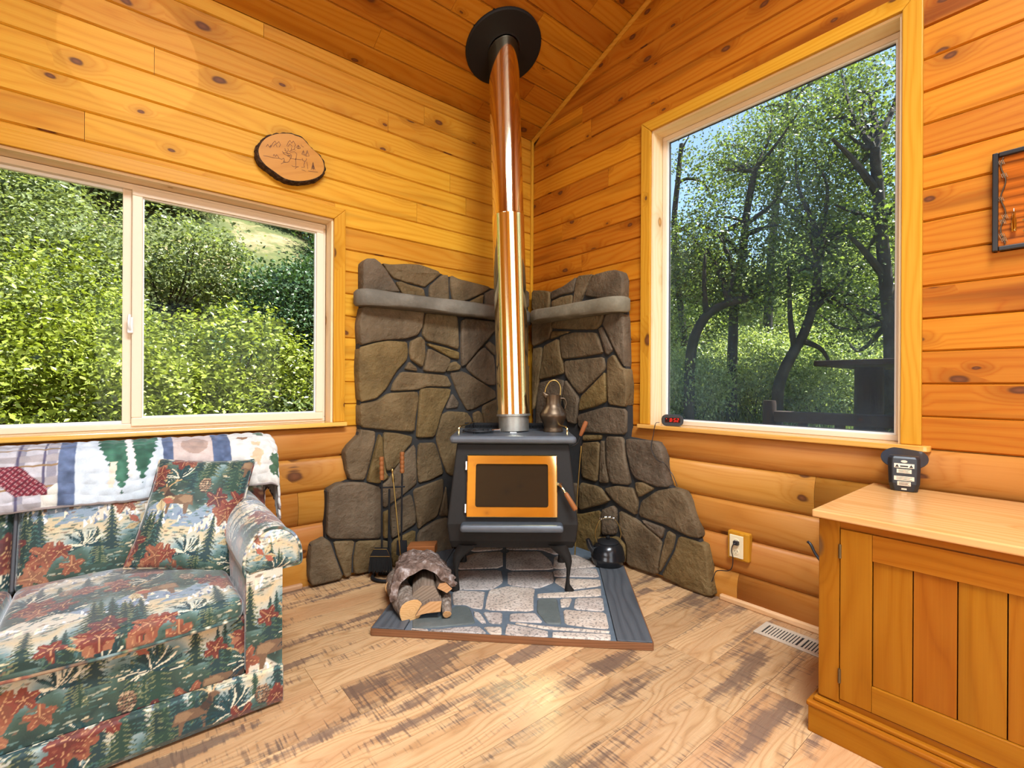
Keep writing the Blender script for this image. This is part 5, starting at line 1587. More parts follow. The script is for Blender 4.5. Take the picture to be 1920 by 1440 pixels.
        for k in range(5):
            a = ang + 2 * math.pi * k / 5
            p.line([(x_, y_), (x_ + r * .9 * math.cos(a), y_ + r * .9 * math.sin(a))], .0028, (172, 128, 88))

    for (cx_, cy_) in ((0.24, 0.66), (0.74, 0.92), (0.52, 0.24), (0.94, 0.40), (0.06, 0.02), (0.48, 0.58), (0.30, 0.12)):
        for j in range(5):
            maple(cx_ + R_.uniform(-.10, .10), cy_ + R_.uniform(-.07, .07), R_.uniform(.045, .082), R_.uniform(0, 6.3), R_.choice([(116, 54, 40), (104, 44, 34), (128, 72, 50), (90, 40, 36), (140, 90, 64)]))
    # pale pointed leaves
    for (cx_, cy_) in ((0.40, 0.95), (0.84, 0.74)):
        for j in range(6):
            a = R_.uniform(0, 6.3); l_ = .075
            t_ = (cx_ + l_ * math.cos(a), cy_ + l_ * math.sin(a)); n_ = (-math.sin(a) * .018, math.cos(a) * .018)
            m_ = (cx_ + l_ * .5 * math.cos(a), cy_ + l_ * .5 * math.sin(a))
            p.poly([(cx_, cy_), (m_[0] + n_[0], m_[1] + n_[1]), t_, (m_[0] - n_[0], m_[1] - n_[1])], R_.choice([(186, 168, 130), (150, 80, 60), (170, 150, 110)]))
            p.line([(cx_, cy_), t_], .003, (110, 90, 64))
    # cones
    for (cx_, cy_) in ((0.82, .52), (0.36, .40), (0.16, .16), (0.62, .04)):
        for r_ in range(6):
            for k in range(4):
                x_ = cx_ + (k - 1.5) * .017 * math.sin(math.pi * (r_ + 1) / 7.5) ; y_ = cy_ + (r_ - 3) * .014
                p.poly([(x_ - .011, y_), (x_, y_ + .011), (x_ + .011, y_), (x_, y_ - .008)], R_.choice([(136, 108, 82), (110, 82, 60), (170, 144, 112)]))
                p.line([(x_ - .009, y_), (x_, y_ - .008), (x_ + .009, y_)], .004, (52, 36, 28))
    return p.a


PRINT = make_print()


def tex(u, v, img=PRINT, n=TN, ts=TS):
    xi = np.floor((u / ts) * n).astype(int) % n; yi = np.floor((v / ts) * n).astype(int) % n
    return img[yi, xi]


def grid_faces(nu, nv):
    a = (np.arange(nv - 1)[:, None] * nu + np.arange(nu - 1)[None, :]).ravel()
    return np.stack([a, a + 1, a + nu + 1, a + nu], 1)


def grid_obj(name, fn, s0, s1, t0, t1, res, parent, mat=None, uvo=(0, 0), img=None, colf=None, **kw):
    """surface fn(S, T) -> (n,3); colour from the print at (S+uvo, T+uvo)"""
    nu = max(2, int(round((s1 - s0) / res)) + 1); nv = max(2, int(round((t1 - t0) / res)) + 1)
    S, T_ = np.meshgrid(np.linspace(s0, s1, nu), np.linspace(t0, t1, nv))
    S, T_ = S.ravel(), T_.ravel()
    V = fn(S, T_)
    c = colf(S, T_, V) if colf else tex(S + uvo[0], T_ + uvo[1])
    return obj(name, V, grid_faces(nu, nv), mat or MT['fabric'], parent, smooth=True, cols=c, **kw)


def profile(P):
    """arc-length parametrised open profile; returns f(t)->(a,b), total length"""
    P = np.array(P, float)
    d = np.r_[0, np.cumsum(np.linalg.norm(np.diff(P, axis=0), axis=1))]
    return (lambda t: (np.interp(t, d, P[:, 0]), np.interp(t, d, P[:, 1]))), d[-1]


def cushion(name, parent, x0, x1, y0, y1, z0, z1, r, res, disp=None, uvo=(0, 0), tf=None, mat=None, **kw):
    """rounded box, six face grids"""
    Vs, Fs, Cs = [], [], []
    o = 0
    lo, hi = np.array([x0, y0, z0]), np.array([x1, y1, z1])
    il, ih = lo + r, hi - r

    def face(ax, val, a, b, flip):
        nonlocal o
        nu = max(2, int((hi[a] - lo[a]) / res) + 1); nv = max(2, int((hi[b] - lo[b]) / res) + 1)
        A, B = np.meshgrid(np.linspace(lo[a], hi[a], nu), np.linspace(lo[b], hi[b], nv))
        P = np.zeros((nu * nv, 3)); P[:, ax] = val; P[:, a] = A.ravel(); P[:, b] = B.ravel()
        Q = np.clip(P, il, ih); d_ = P - Q; L = np.linalg.norm(d_, axis=1, keepdims=True)
        N_ = d_ / np.maximum(L, 1e-9)
        V = Q + N_ * r
        if ax == 2: u, v = P[:, 0], P[:, 1] - y0
        elif ax == 1: u, v = P[:, 0], -(z1 - P[:, 2]) if val == y0 else (y1 - y0) + (z1 - P[:, 2])
        else: u, v = (P[:, 1] if val == x0 else -P[:, 1]) + val, -(z1 - P[:, 2])
        Cs.append(tex(u + uvo[0], v + uvo[1]))
        if disp is not None: V = V + disp(V, N_)
        Vs.append(V)
        f = grid_faces(nu, nv) + o
        Fs.append(f[:, ::-1] if flip else f)
        o += nu * nv

    face(2, z1, 0, 1, False); face(2, z0, 0, 1, True); face(1, y0, 0, 2, False); face(1, y1, 0, 2, True); face(0, x0, 1, 2, True); face(0, x1, 1, 2, False)
    V = np.vstack(Vs)
    if tf is not None: V = tf(V)
    return obj(name, V, np.vstack(Fs), mat or MT['fabric'], parent, smooth=True, cols=np.vstack(Cs), **kw)


sofa = thing('sofa', 'sofa with forest and maple leaf print upholstery under the sliding window', 'sofa', (-2.9, -0.5, 0))
SX0, SX1 = -3.96, -2.033         # outer faces of the two arms
AI = -2.146                      # inner face of the right arm
SEATX = [(-3.845, -2.765), (-2.760, AI - 0.003)]
FY = -0.965
# plinth band, front rail
fP, fL = profile([(-0.975, 0.012), (-0.985, 0.03), (-0.985, 0.132), (-0.978, 0.141), (-0.962, 0.143)])
grid_obj('base_band', lambda S, T_: np.stack([S, fP(T_)[0], fP(T_)[1]], 1), SX0, SX1, 0, fL, 0.0035, sofa, uvo=(0.11, 0.05))
bp = profile([(-0.985, 0.012), (-0.985, 0.141)])
grid_obj('base_side', lambda S, T_: np.stack([np.full_like(S, SX1 + 0.001), S, T_], 1), -0.985, -0.05, 0.012, 0.141, 0.008, sofa, uvo=(0.3, 0.05))
MB().box(SX0 + 0.01, SX1 - 0.008, -0.92, -0.06, 0.012, 0.30).build('frame_box', MT['bristle'], sofa)
fP2, fL2 = profile([(-0.950, 0.138), (-0.945, 0.20), (-0.945, 0.318), (-0.935, 0.330), (-0.90, 0.335)])
grid_obj('front_rail', lambda S, T_: np.stack([S, fP2(T_)[0], fP2(T_)[1]], 1), SX0 + 0.11, AI, 0, fL2, 0.0032, sofa, uvo=(0.23, 0.33))


# seat cushions
def seat_disp(a, b):
    def f(V, N_):
        s = (V[:, 0] - a) / (b - a); t_ = (V[:, 1] + 0.965) / 0.60
        up = 0.028 * np.clip(np.sin(math.pi * np.clip(s, 0, 1)), 0, 1) ** 0.7 * np.clip(np.sin(math.pi * np.clip(t_, 0.05, 0.95)), 0, 1) ** 0.6
        wv = 0.004 * vnoise(V, 3, 7.0, 2)
        D = np.zeros_like(V)
        D[:, 2] = (up * (V[:, 2] > 0.36) + wv)
        D[:, 1] = -0.022 * np.sin(math.pi * np.clip(s, 0, 1)) ** 0.8 * (V[:, 1] < -0.7) * np.clip((-V[:, 1] - 0.7) / 0.2, 0, 1) + wv
        return D
    return f


for (a, b), rs in zip(SEATX, (0.006, 0.0032)):
    cu = cushion('seat_cushion', sofa, a, b, FY, -0.36, 0.322, 0.400, 0.030, rs, disp=seat_disp(a, b), uvo=(0.62, 0.45))
    for zz in (0.394,):
        pass
    S_m = np.linspace(a + 0.02, b - 0.02, 60); s_ = (S_m - a) / (b - a)
    for zz, yo in ((0.338, 0.000),):
        P = [(x_, FY - 0.001 - 0.022 * math.sin(math.pi * q_) ** 0.8 + yo, zz) for x_, q_ in zip(S_m, s_)]
        mb = MB().tube(P, 0.0045, 7)
        obj('piping', mb.v, mb.f, MT['fabric'], cu, smooth=True, cols=tex(np.array(mb.v)[:, 0] * 1.0 + .62, np.full(len(mb.v), 0.33)))

# back cushions, tilted
TH = math.atan2(0.17, 0.47)


def back_tf(V):
    P = V.copy()
    y_ = V[:, 1]; z_ = V[:, 2]
    c, s = math.cos(-TH), math.sin(-TH)
    P[:, 1] = -0.40 + (y_ * c - z_ * s) ; P[:, 2] = 0.375 + (y_ * s + z_ * c)
    return P


def back_disp(a, b):
    def f(V, N_):
        s = (V[:, 0] - a) / (b - a); t_ = V[:, 2] / 0.47
        D = np.zeros_like(V)
        D[:, 1] = -0.030 * np.clip(np.sin(math.pi * np.clip(s, 0, 1)), 0, 1) ** 0.6 * np.clip(np.sin(math.pi * np.clip(t_, 0, 1)), 0, 1) ** 0.6 * (V[:, 1] < 0.05) + 0.004 * vnoise(V, 9, 8.0, 2)
        return D
    return f


for (a, b), rs in zip(((-3.86, -2.768), (-2.762, -2.09)), (0.006, 0.0032)):
    cushion('back_cushion', sofa, a, b, 0.0, 0.13, 0.0, 0.475, 0.035, rs, disp=back_disp(a, b), uvo=(0.20, 0.10), tf=back_tf)
MB().tube([tuple(back_tf(np.array([[-2.765, 0.004, z_]]))[0]) for z_ in np.linspace(0.02, 0.45, 12)], 0.006, 8).build('seam_welt', MT['gasket'], sofa, smooth=True)
# back frame
bk_ = [(-0.055, 0.10), (-0.055, 0.80), (-0.075, 0.835), (-0.12, 0.848), (-0.17, 0.842), (-0.20, 0.81), (-0.30, 0.45), (-0.32, 0.30), (-0.32, 0.14)]
gP, gL = profile(bk_)
grid_obj('back', lambda S, T_: np.stack([S, gP(T_)[0], gP(T_)[1]], 1), SX0 + 0.03, -1.945, 0, gL, 0.012, sofa, uvo=(.4, .2))
mb = MB(); mb.add([(-1.945, y_, z_) for y_, z_ in bk_], [tuple(range(len(bk_)))]); mb.add([(SX0 + .03, y_, z_) for y_, z_ in bk_], [tuple(range(len(bk_) - 1, -1, -1))])
ob = mb.build('back_end', MT['fabric'], sofa, cols=tex(np.arange(len(mb.v)) * 0.05, np.arange(len(mb.v)) * 0.03))


# arms: panel with a fat padded roll
def arm(xo, xi, name, rs, sg):
    cx_ = (xo + xi) / 2 + sg * 0.028
    W_ = 0.092
    # roll outline in (x, z): flat underside, domed top
    pr = [(xi, 0.142), (xi, 0.46)] if True else []
    dome = []
    for k in range(0, 25):
        th = math.pi * k / 24
        dome.append((cx_ - sg * W_ * math.cos(th), 0.492 + 0.128 * math.sin(th) ** 0.85))
    outl = [(xi, 0.15), (xi, 0.440), (xi - sg * 0.0, 0.47)] + dome + [(cx_ + sg * W_ * 0.97, 0.478), (cx_ + sg * W_ * 0.7, 0.470), (xo + sg * 0.004, 0.468), (xo, 0.455), (xo, 0.142)]
    f_, L = profile(outl)
    YF, YK = -0.962, -0.06

    def surf(S, T_):
        x_, z_ = f_(T_)
        # rounded front edge of the roll
        e_ = np.clip((S - YF) / 0.03, 0, 1)
        k_ = 1 - 0.05 * (1 - np.sqrt(1 - (1 - e_) ** 2))
        wr = 0.0025 * vnoise(np.stack([x_ * 4, S * 14, z_ * 3], 1), 6, 1.0, 2)
        rise = 0.02 * np.clip((S - YF) / 0.6, 0, 1) * (z_ > 0.48)
        return np.stack([cx_ + (x_ - cx_) * k_ + wr, S, z_ + (z_ > 0.47) * (0.492 + (z_ - 0.492) * k_ - z_) + wr + rise], 1)

    ar = grid_obj(name, surf, YF, YK, 0, L, rs, sofa, uvo=(0.05, 0.42))
    # front panel of the roll (bulging) and of the post
    fr_ = np.array([p_ for p_ in outl[2:-4]])
    c = np.array([cx_, 0.535])
    nr, na = int(0.1 / rs), 140
    d = np.r_[0, np.cumsum(np.linalg.norm(np.diff(np.vstack([fr_, fr_[:1]]), axis=0), axis=1))]
    tt_ = np.linspace(0, d[-1], na, endpoint=False)
    loop = np.stack([np.interp(tt_, d, np.r_[fr_[:, 0], fr_[0, 0]]), np.interp(tt_, d, np.r_[fr_[:, 1], fr_[0, 1]])], 1)
    V = []
    for k in range(nr):
        q_ = k / (nr - 1)
        P = c + (loop - c) * (0.02 + 0.94 * q_)
        V.append(np.stack([P[:, 0], np.full(na, YF - 0.020 * math.sqrt(max(0, 1 - q_ ** 4)) - 0.002), P[:, 1]], 1))
    V = np.vstack(V)
    a_ = (np.arange(nr - 1)[:, None] * na + np.arange(na)[None, :]).ravel(); b_ = (np.arange(nr - 1)[:, None] * na + (np.arange(na)[None, :] + 1) % na).ravel()
    Fq = np.stack([a_, a_ + na, b_ + na, b_], 1)
    cap = obj('roll_front', V, Fq, MT['fabric'], sofa, smooth=True, cols=tex(V[:, 0] * 1.3 + .51, V[:, 2] * 1.3 + .52))
    mb = MB().tube([(x_, YF - 0.004, z_) for x_, z_ in loop[::2]], 0.0055, 7, closed=True)
    obj('piping', mb.v, mb.f, MT['fabric'], cap, smooth=True, cols=tex(np.array(mb.v)[:, 0] + .1, np.array(mb.v)[:, 2] + .38))
    # post front under the roll
    grid_obj('arm_front', lambda S, T_: np.stack([S, -0.972 - 0.006 * np.sin(math.pi * (S - min(xo, xi)) / abs(xo - xi)), T_], 1), min(xo, xi), max(xo, xi), 0.142, 0.482, rs, sofa, uvo=(0.78, 0.12))
    return ar


arm(SX1, AI, 'arm', 0.0034, 1)
arm(SX0, SX0 + 0.113, 'arm', 0.009, -1)
for (x_, y_) in ((SX0 + .1, -.9), (SX1 - .1, -.9), (SX0 + .1, -.12), (SX1 - .1, -.12)):
    MB().lathe([(0.02, 0.0005), (0.024, 0.02)], (x_, y_, 0), 10).build('foot', MT['black'], sofa)

# ---- scatter cushion
cn_ = {}
TLc, TRc = np.array(hit(300, 862, 1, -0.36)), np.array(hit(478, 862, 1, -0.40))
BLc, BRc = np.array(hit(232, 1066, 1, -0.545)), np.array(hit(432, 1078, 1, -0.66))
n_ = 150
A, B = np.meshgrid(np.linspace(-1, 1, n_), np.linspace(-1, 1, n_)); A, B = A.ravel(), B.ravel()
pull = 1 - 0.07 * (1 - B ** 2) * 0 
a2 = A * (1 - 0.055 * (1 - B ** 2)); b2 = B * (1 - 0.05 * (1 - A ** 2))
s_, t_ = (a2 + 1) / 2, (b2 + 1) / 2
mid = (BLc * ((1 - s_) * (1 - t_))[:, None] + BRc * (s_ * (1 - t_))[:, None] + TLc * ((1 - s_) * t_)[:, None] + TRc * (s_ * t_)[:, None])
nn_ = np.cross(BRc - BLc, TLc - BLc); nn_ /= np.linalg.norm(nn_)
thk = 0.068 * (np.clip(1 - A ** 2, 0, 1) * np.clip(1 - B ** 2, 0, 1)) ** 0.42
wr = 0.006 * vnoise(np.stack([A * 2.2, B * 2.2, A * 0], 1), 12, 1.0, 3) * (1 - np.maximum(abs(A), abs(B)) ** 6)
Vf = mid + nn_ * (thk + wr)[:, None]; Vb = mid - nn_ * (thk * 0.8)[:, None]
fc = grid_faces(n_, n_)
# the cushion hovers nowhere: its lower edge sits in the seat
pil = thing('scatter_cushion', 'square scatter cushion in the same leaf print leaning in the corner of the sofa', 'cushion', tuple((BLc + BRc) / 2))
lift = np.array([0, 0, 0.0])
cf = tex(s_ * 0.40 + 0.21, t_ * 0.46 + 0.40)
obj('front', Vf + lift, fc, MT['fabric'], pil, smooth=True, cols=cf)
obj('back', Vb + lift, fc[:, ::-1], MT['fabric'], pil, smooth=True, cols=cf)
edge = [mid[j] for j in range(n_)] + [mid[j * n_ + n_ - 1] for j in range(1, n_)] + [mid[(n_ - 1) * n_ + j] for j in range(n_ - 2, -1, -1)] + [mid[j * n_] for j in range(n_ - 2, 0, -1)]
mb = MB().tube([tuple(p_ + lift) for p_ in edge[::4]], 0.0045, 6, closed=True)
obj('piping', mb.v, mb.f, MT['fabric'], pil, smooth=True, cols=tex(np.array(mb.v)[:, 0] * 2, np.array(mb.v)[:, 2] * 2))

# ---- quilt over the sofa back
qp = [(-0.335, 0.652), (-0.332, 0.690), (-0.312, 0.760), (-0.285, 0.815), (-0.245, 0.852), (-0.19, 0.868), (-0.13, 0.868), (-0.080, 0.855), (-0.048, 0.82), (-0.043, 0.70)]
qf, qL = profile(spline([np.array([a, b]) for a, b in qp], 6))
XE = -1.935


def quilt_surf(S, T_):
    y_, z_ = qf(T_)
    over = np.clip(S - XE, 0, None)
    r_ = 0.035
    th = np.clip(over / r_, 0, math.pi / 2)
    x_ = np.where(S > XE, XE + r_ * np.sin(th), S)
    drop = np.where(S > XE, r_ * (1 - np.cos(th)) + np.clip(over - r_ * math.pi / 2, 0, None), 0)
    hang = drop * (1.0)
    # quilting puckers running across
    pk_ = 0.0055 * np.abs(np.sin(S * 62 + 0.8 * np.sin(T_ * 30))) * np.abs(np.sin(T_ * 75 + 0.9 * np.sin(S * 17))) + 0.006 * vnoise(np.stack([S * 9, T_ * 14, S * 0], 1), 21, 1.0, 3)
    hem = 0.010 * vnoise(np.stack([S * 5, S * 0, S * 0], 1), 31, 1.0, 2) * np.clip(1 - T_ / 0.1, 0, 1)
    ny, nz2 = np.gradient(z_) * 0, 0
    ang = np.arctan2(z_ - 0.70, y_ + 0.17)
    return np.stack([x_ + (over > 0) * pk_, y_ + np.cos(ang) * pk_, np.maximum(z_ - hang, 0.46) + np.sin(ang) * pk_ + hem], 1)


def quilt_col(S, T_, V):
    """patchwork strips by place along the sofa; T_ runs up from the front hem"""
    x_ = S; t_ = T_
    nz_ = vnoise(np.stack([x_ * 40, t_ * 40, x_ * 0], 1), 2, 1.0, 2)
    C = np.tile(lin((206, 210, 214)), (len(S), 1))
    q_ = lambda c: lin(c)
    def setc(m, c): C[m] = q_(c)
    # plaid block
    m = x_ < -2.655
    setc(m, (196, 192, 196))
    setc(m & ((np.floor(x_ / 0.028) % 3) == 0), (150, 146, 156)); setc(m & ((np.floor(t_ / 0.030) % 3) == 0), (168, 160, 160))
    setc(m & ((np.floor(x_ / 0.0075) % 9) == 0), (92, 86, 110)); setc(m & ((np.floor(t_ / 0.008) % 10) == 0), (150, 120, 84))
    # red plaid leaf shape on it
    lx = x_ + 2.765; ly = t_ - 0.060
    leaf = m & (lx > -0.10) & (lx < 0.085) & (np.abs(ly - 0.055 + 0.55 * lx) < 0.050 * np.clip(1 - np.abs(lx) / 0.095, 0, 1) + 0.006)
    setc(leaf, (126, 44, 56)); setc(leaf & ((np.floor((x_ + t_) / 0.006) % 3) == 0), (190, 150, 150)); setc(leaf & ((np.floor((x_ - t_) / 0.007) % 3) == 0), (90, 34, 46))
    setc((x_ > -2.70) & (x_ < -2.655) & (t_ < 0.055 + (x_ + 2.70) * 0.9) & ~leaf, (216, 212, 200))
    # slate strips
    for a, b in ((-2.655, -2.608), (-2.335, -2.300), (-2.155, -2.085), (-3.2, -3.15)):
        m = (x_ >= a) & (x_ < b); setc(m, (96, 110, 140)); C[m] *= (0.9 + 0.5 * nz_[m])[:, None]
    # tree block: points hang towards the hem
    m = (x_ >= -2.608) & (x_ < -2.335)
    setc(m, (208, 216, 222))
    jag = 0.012 * (np.abs(((t_ * 38) % 1.0) - 0.5) * 2)
    for (cx_, tip, top, w_) in ((-2.470, 0.030, 0.330, 0.075), (-2.405, 0.065, 0.330, 0.055)):
        h_ = np.clip((t_ - tip) / (top - tip), 0, 1)
        tr = m & (t_ > tip) & (np.abs(x_ - cx_) < np.minimum(w_, 0.35 * (t_ - tip) + 0.002) - jag * (h_ < 0.8))
        setc(tr, (62, 104, 84)); C[tr] *= (0.75 + 0.7 * np.clip(nz_[tr] + .3, 0, 1))[:, None]
    setc(m & (np.abs(x_ + 2.437 + 0.06 * (t_ - 0.12)) < 0.008 + jag * .6) & (t_ > 0.09), (232, 224, 216))
    setc(m & (np.abs(x_ + 2.50 - 0.10 * (t_ - 0.1)) < 0.007 + jag * .4) & (t_ > 0.06) & (t_ < 0.16), (226, 212, 190))
    # pinkish block, cream block
    m = (x_ >= -2.300) & (x_ < -2.155); setc(m, (206, 186, 176)); setc(m & (((x_ + 2.22) / .05) ** 2 + ((t_ - .22) / .05) ** 2 < 1), (176, 150, 136))
    m = x_ >= -2.085; setc(m, (222, 216, 206))
    for (cx_, cy_, rx, ry, c) in ((-2.03, .24, .03, .016, (150, 110, 78)), (-1.98, .16, .025, .05, (214, 186, 150)), (-1.90, .10, .03, .05, (72, 100, 74)), (-1.86, .17, .02, .03, (176, 120, 70)), (-1.80, .12, .03, .05, (72, 100, 74)), (-1.95, .29, .02, .03, (90, 110, 86))):
        setc(m & (((x_ - cx_) / rx) ** 2 + ((t_ - cy_) / ry) ** 2 < 1 + 2.5 * nz_), c)
    # bound edges
    setc(t_ < 0.008, (150, 136, 130)); setc(x_ > S.max() - 0.010, (130, 104, 96))
    C *= (0.92 + 0.25 * nz_)[:, None]
    return np.clip(C, 0, 1)


qt = grid_obj('quilt', quilt_surf, -3.78, XE + 0.30, 0, qL, 0.0036, None, mat=MT['quilt'], colf=quilt_col,
              label='white and blue patchwork quilt with green fir trees draped over the sofa back', cat='quilt')
sm = qt.modifiers.new('thick', 'SOLIDIFY'); sm.thickness = 0.006; sm.offset = 1.0

# ================================================================== pine cabinet at the right
cab = thing('pine_cabinet', 'low honey pine cabinet with a boarded door against the gable wall', 'cabinet', (-0.37, -2.9, 0))
CX, CB, CY, CE, CZ = -0.705, -0.045, -2.210, -3.62, 0.721
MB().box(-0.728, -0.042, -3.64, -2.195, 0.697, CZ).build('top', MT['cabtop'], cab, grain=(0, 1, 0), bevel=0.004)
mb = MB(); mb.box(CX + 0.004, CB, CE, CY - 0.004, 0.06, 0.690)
mb.build('carcass', MT['cabinet'], cab, grain=(0, 0, 1))
MB().box(CX - 0.004, CX + 0.03, -2.268, CY, 0.118, 0.697).build('corner_post', MT['cabinet'], cab, grain=(0, 0, 1), bevel=0.002)
MB().box(CX - 0.004, CX + 0.03, CE, CE + 0.058, 0.118, 0.697).build('corner_post', MT['cabinet'], cab, grain=(0, 0, 1), bevel=0.002)
MB().box(CB - 0.03, CB, CY, CY + 0.004, 0.118, 0.697).build('rear_post', MT['cabinet'], cab, grain=(0, 0, 1))
MB().box(CX - 0.002, CX + 0.028, CE + 0.058, -2.268, 0.674, 0.697).build('top_rail', MT['cabinet'], cab, grain=(0, 1, 0), bevel=0.001)
MB().box(CX - 0.002, CX + 0.028, CE + 0.058, -2.268, 0.090, 0.129).build('bottom_rail', MT['cabinet'], cab, grain=(0, 1, 0), bevel=0.001)
for i, (ya, yb) in enumerate(((-2.2705, -2.925), (-2.928, -3.558))):
    dz0, dz1 = 0.132, 0.671
    dr_ = MB().box(CX + 0.004, CX + 0.010, yb, ya, dz0, dz1).build('door', MT['bristle'], cab)
    MB().box(CX - 0.006, CX + 0.012, ya - 0.082, ya, dz0, dz1).build('stile', MT['cabinet'], dr_, grain=(0, 0, 1), bevel=0.0015)
    MB().box(CX - 0.006, CX + 0.012, yb, yb + 0.082, dz0, dz1).build('stile', MT['cabinet'], dr_, grain=(0, 0, 1), bevel=0.0015)
    MB().box(CX - 0.006, CX + 0.012, yb + 0.082, ya - 0.0825, 0.591, dz1).build('rail', MT['cabinet'], dr_, grain=(0, 1, 0), bevel=0.0015)
    MB().box(CX - 0.006, CX + 0.012, yb + 0.082, ya - 0.0825, dz0, 0.210).build('rail', MT['cabinet'], dr_, grain=(0, 1, 0), bevel=0.0015)
    y_ = ya - 0.083
    while y_ > yb + 0.09:
        y2 = max(y_ - 0.0952, yb + 0.082)
        MB().box(CX + 0.001, CX + 0.011, y2 + 0.0012, y_ - 0.0012, 0.211, 0.590).build('panel_board', MT['cabinet'], dr_, grain=(0, 0, 1), bevel=0.001)
        y_ = y2
    hy = ya + 0.001 if i == 0 else yb - 0.001
    for hz in (0.600, 0.205):
        MB().tube([(CX - 0.006, hy, hz - 0.022), (CX - 0.006, hy, hz + 0.022)], 0.0042, 8).build('hinge', MT['hinge'], dr_, smooth=True)
mb = MB()
mb.box(CX - 0.032, CB, CE - 0.01, CY + 0.020, 0.0, 0.082)
pl_ = mb.build('plinth', MT['cabinet'], cab, grain=(0, 1, 0), bevel=0.002)
mb = MB(); mb.box(CX - 0.036, CB, CE - 0.014, CY + 0.026, 0.082, 0.098); mb.build('plinth_moulding', MT['cabinet'], cab, grain=(0, 1, 0), bevel=0.006, seg=3)
MB().box(CX - 0.018, CB, CE - 0.004, CY + 0.010, 0.098, 0.112).build('plinth_moulding', MT['cabinet'], cab, grain=(0, 1, 0), bevel=0.005, seg=3)

# ---- small black device with a round disc, its back turned to us
dv0 = np.array([-0.155, -2.320, CZ + 0.001])
dv = thing('black_device', 'small black electronic unit with a round disc standing on the pine cabinet', 'device', tuple(dv0))
bkd = dv0 - CAM; bkd[2] = 0; bkd /= np.linalg.norm(bkd)
lat = np.array([bkd[1], -bkd[0], 0])
G_ = lambda a, n, z: tuple(dv0 + lat * a + bkd * n + UPZ * z)
rings = []
for z, hw, f0, f1 in ((0.0, 0.040, 0.0, 0.045), (0.03, 0.047, -0.004, 0.05), (0.09, 0.049, -0.002, 0.05), (0.125, 0.048, 0.004, 0.046), (0.134, 0.044, 0.010, 0.040)):
    rings.append([G_(-hw, f0 + 0.012, z), G_(-hw + 0.012, f0, z), G_(hw - 0.012, f0, z), G_(hw, f0 + 0.012, z), G_(hw, f1, z), G_(-hw, f1, z)])
fix_normals(MB().loft(rings).build('body', MT['plastic'], dv, bevel=0.003))
ax_ = UPZ * 0.86 - bkd * 0.50
c_ = np.array(G_(0, 0.062, 0.120))
MB().lathe([(0.0, -0.003), (0.060, -0.003), (0.073, 0.0), (0.073, 0.003), (0.062, 0.004), (0.0, 0.003)], c_, 40, axis=ax_, cap=False).build('disc', MT['plastic'], dv, smooth=True, label='round black disc')
mb = MB().tube([G_(0, 0.03, 0.110), tuple(c_ - UPZ * .004)], 0.012, 10); mb.build('disc_neck', MT['black'], dv, smooth=True)


def sticker(a0, a1, z0, z1, parent, mat=MT['paper'], off=0.0):
    nf = lambda z: np.interp(z, [0, .03, .09, .125], [0, -.004, -.002, .004]) - 0.0012 - off
    mb = MB(); mb.add([G_(a0, nf(z0), z0), G_(a1, nf(z0), z0), G_(a1, nf(z1), z1), G_(a0, nf(z1), z1), G_(a0, nf(z0) + .0012, z0), G_(a1, nf(z0) + .0012, z0), G_(a1, nf(z1) + .0012, z1), G_(a0, nf(z1) + .0012, z1)],
                      [(0, 1, 2, 3), (7, 6, 5, 4), (0, 4, 5, 1), (1, 5, 6, 2), (2, 6, 7, 3), (3, 7, 4, 0)])
    return fix_normals(mb.build('sticker' if mat is MT['paper'] else 'print', mat, parent))


for (a0, a1, z0, z1, tri) in ((-0.030, 0.030, 0.090, 0.106, True), (-0.022, 0.022, 0.070, 0.085, False), (-0.030, 0.030, 0.042, 0.058, False), (-0.020, 0.020, 0.022, 0.038, False), (-0.008, 0.008, 0.006, 0.012, False)):
    sk = sticker(a0, a1, z0, z1, dv)
    h_ = z1 - z0; w_ = a1 - a0
    if tri:
        for s in (-1, 1):
            nf = -0.0042
            cx_ = s * 0.021
            mb = MB(); mb.add([G_(cx_ - 0.006, nf, z0 + .003), G_(cx_ + 0.006, nf, z0 + .003), G_(cx_, nf + 0.0015, z1 - .003)], [(0, 1, 2)]); mb.build('warning_triangle', MT['ink'], sk)
        sticker(-0.012, 0.012, z0 + .004, z0 + .009, sk, MT['ink'], 0.0005)
    elif h_ > 0.01:
        for k in range(3):
            zz = z1 - 0.0035 - k * 0.0042
            sticker(a0 + 0.12 * w_, a1 - (0.10 + 0.12 * (k % 2)) * w_, zz - 0.0008, zz + 0.0004, sk, MT['ink'], 0.0004)
mb = MB()
ring = [G_(0.010 * math.cos(a), -0.001 + 0.001, 0.1145 + 0.0048 * math.sin(a)) for a in np.linspace(0, 2 * math.pi, 17)[:-1]]
mb.add(ring, [tuple(range(16))]); mb.build('oval_badge', MT['paper'], dv)

cb_ = thing('black_cable', 'short loop of black cable showing between the pine cabinet and the wall', 'cable', (-0.12, -2.0, 0.40))
MB().tube(spline([(-0.11, -1.975, 0.432), (-0.115, -1.990, 0.422), (-0.12, -2.020, 0.375), (-0.12, -2.10, 0.30), (-0.10, -2.20, 0.20)], 6), 0.006, 8).build('cord', MT['plastic'], cb_, smooth=True)
cb_.children[0].name = 'cable_cord'

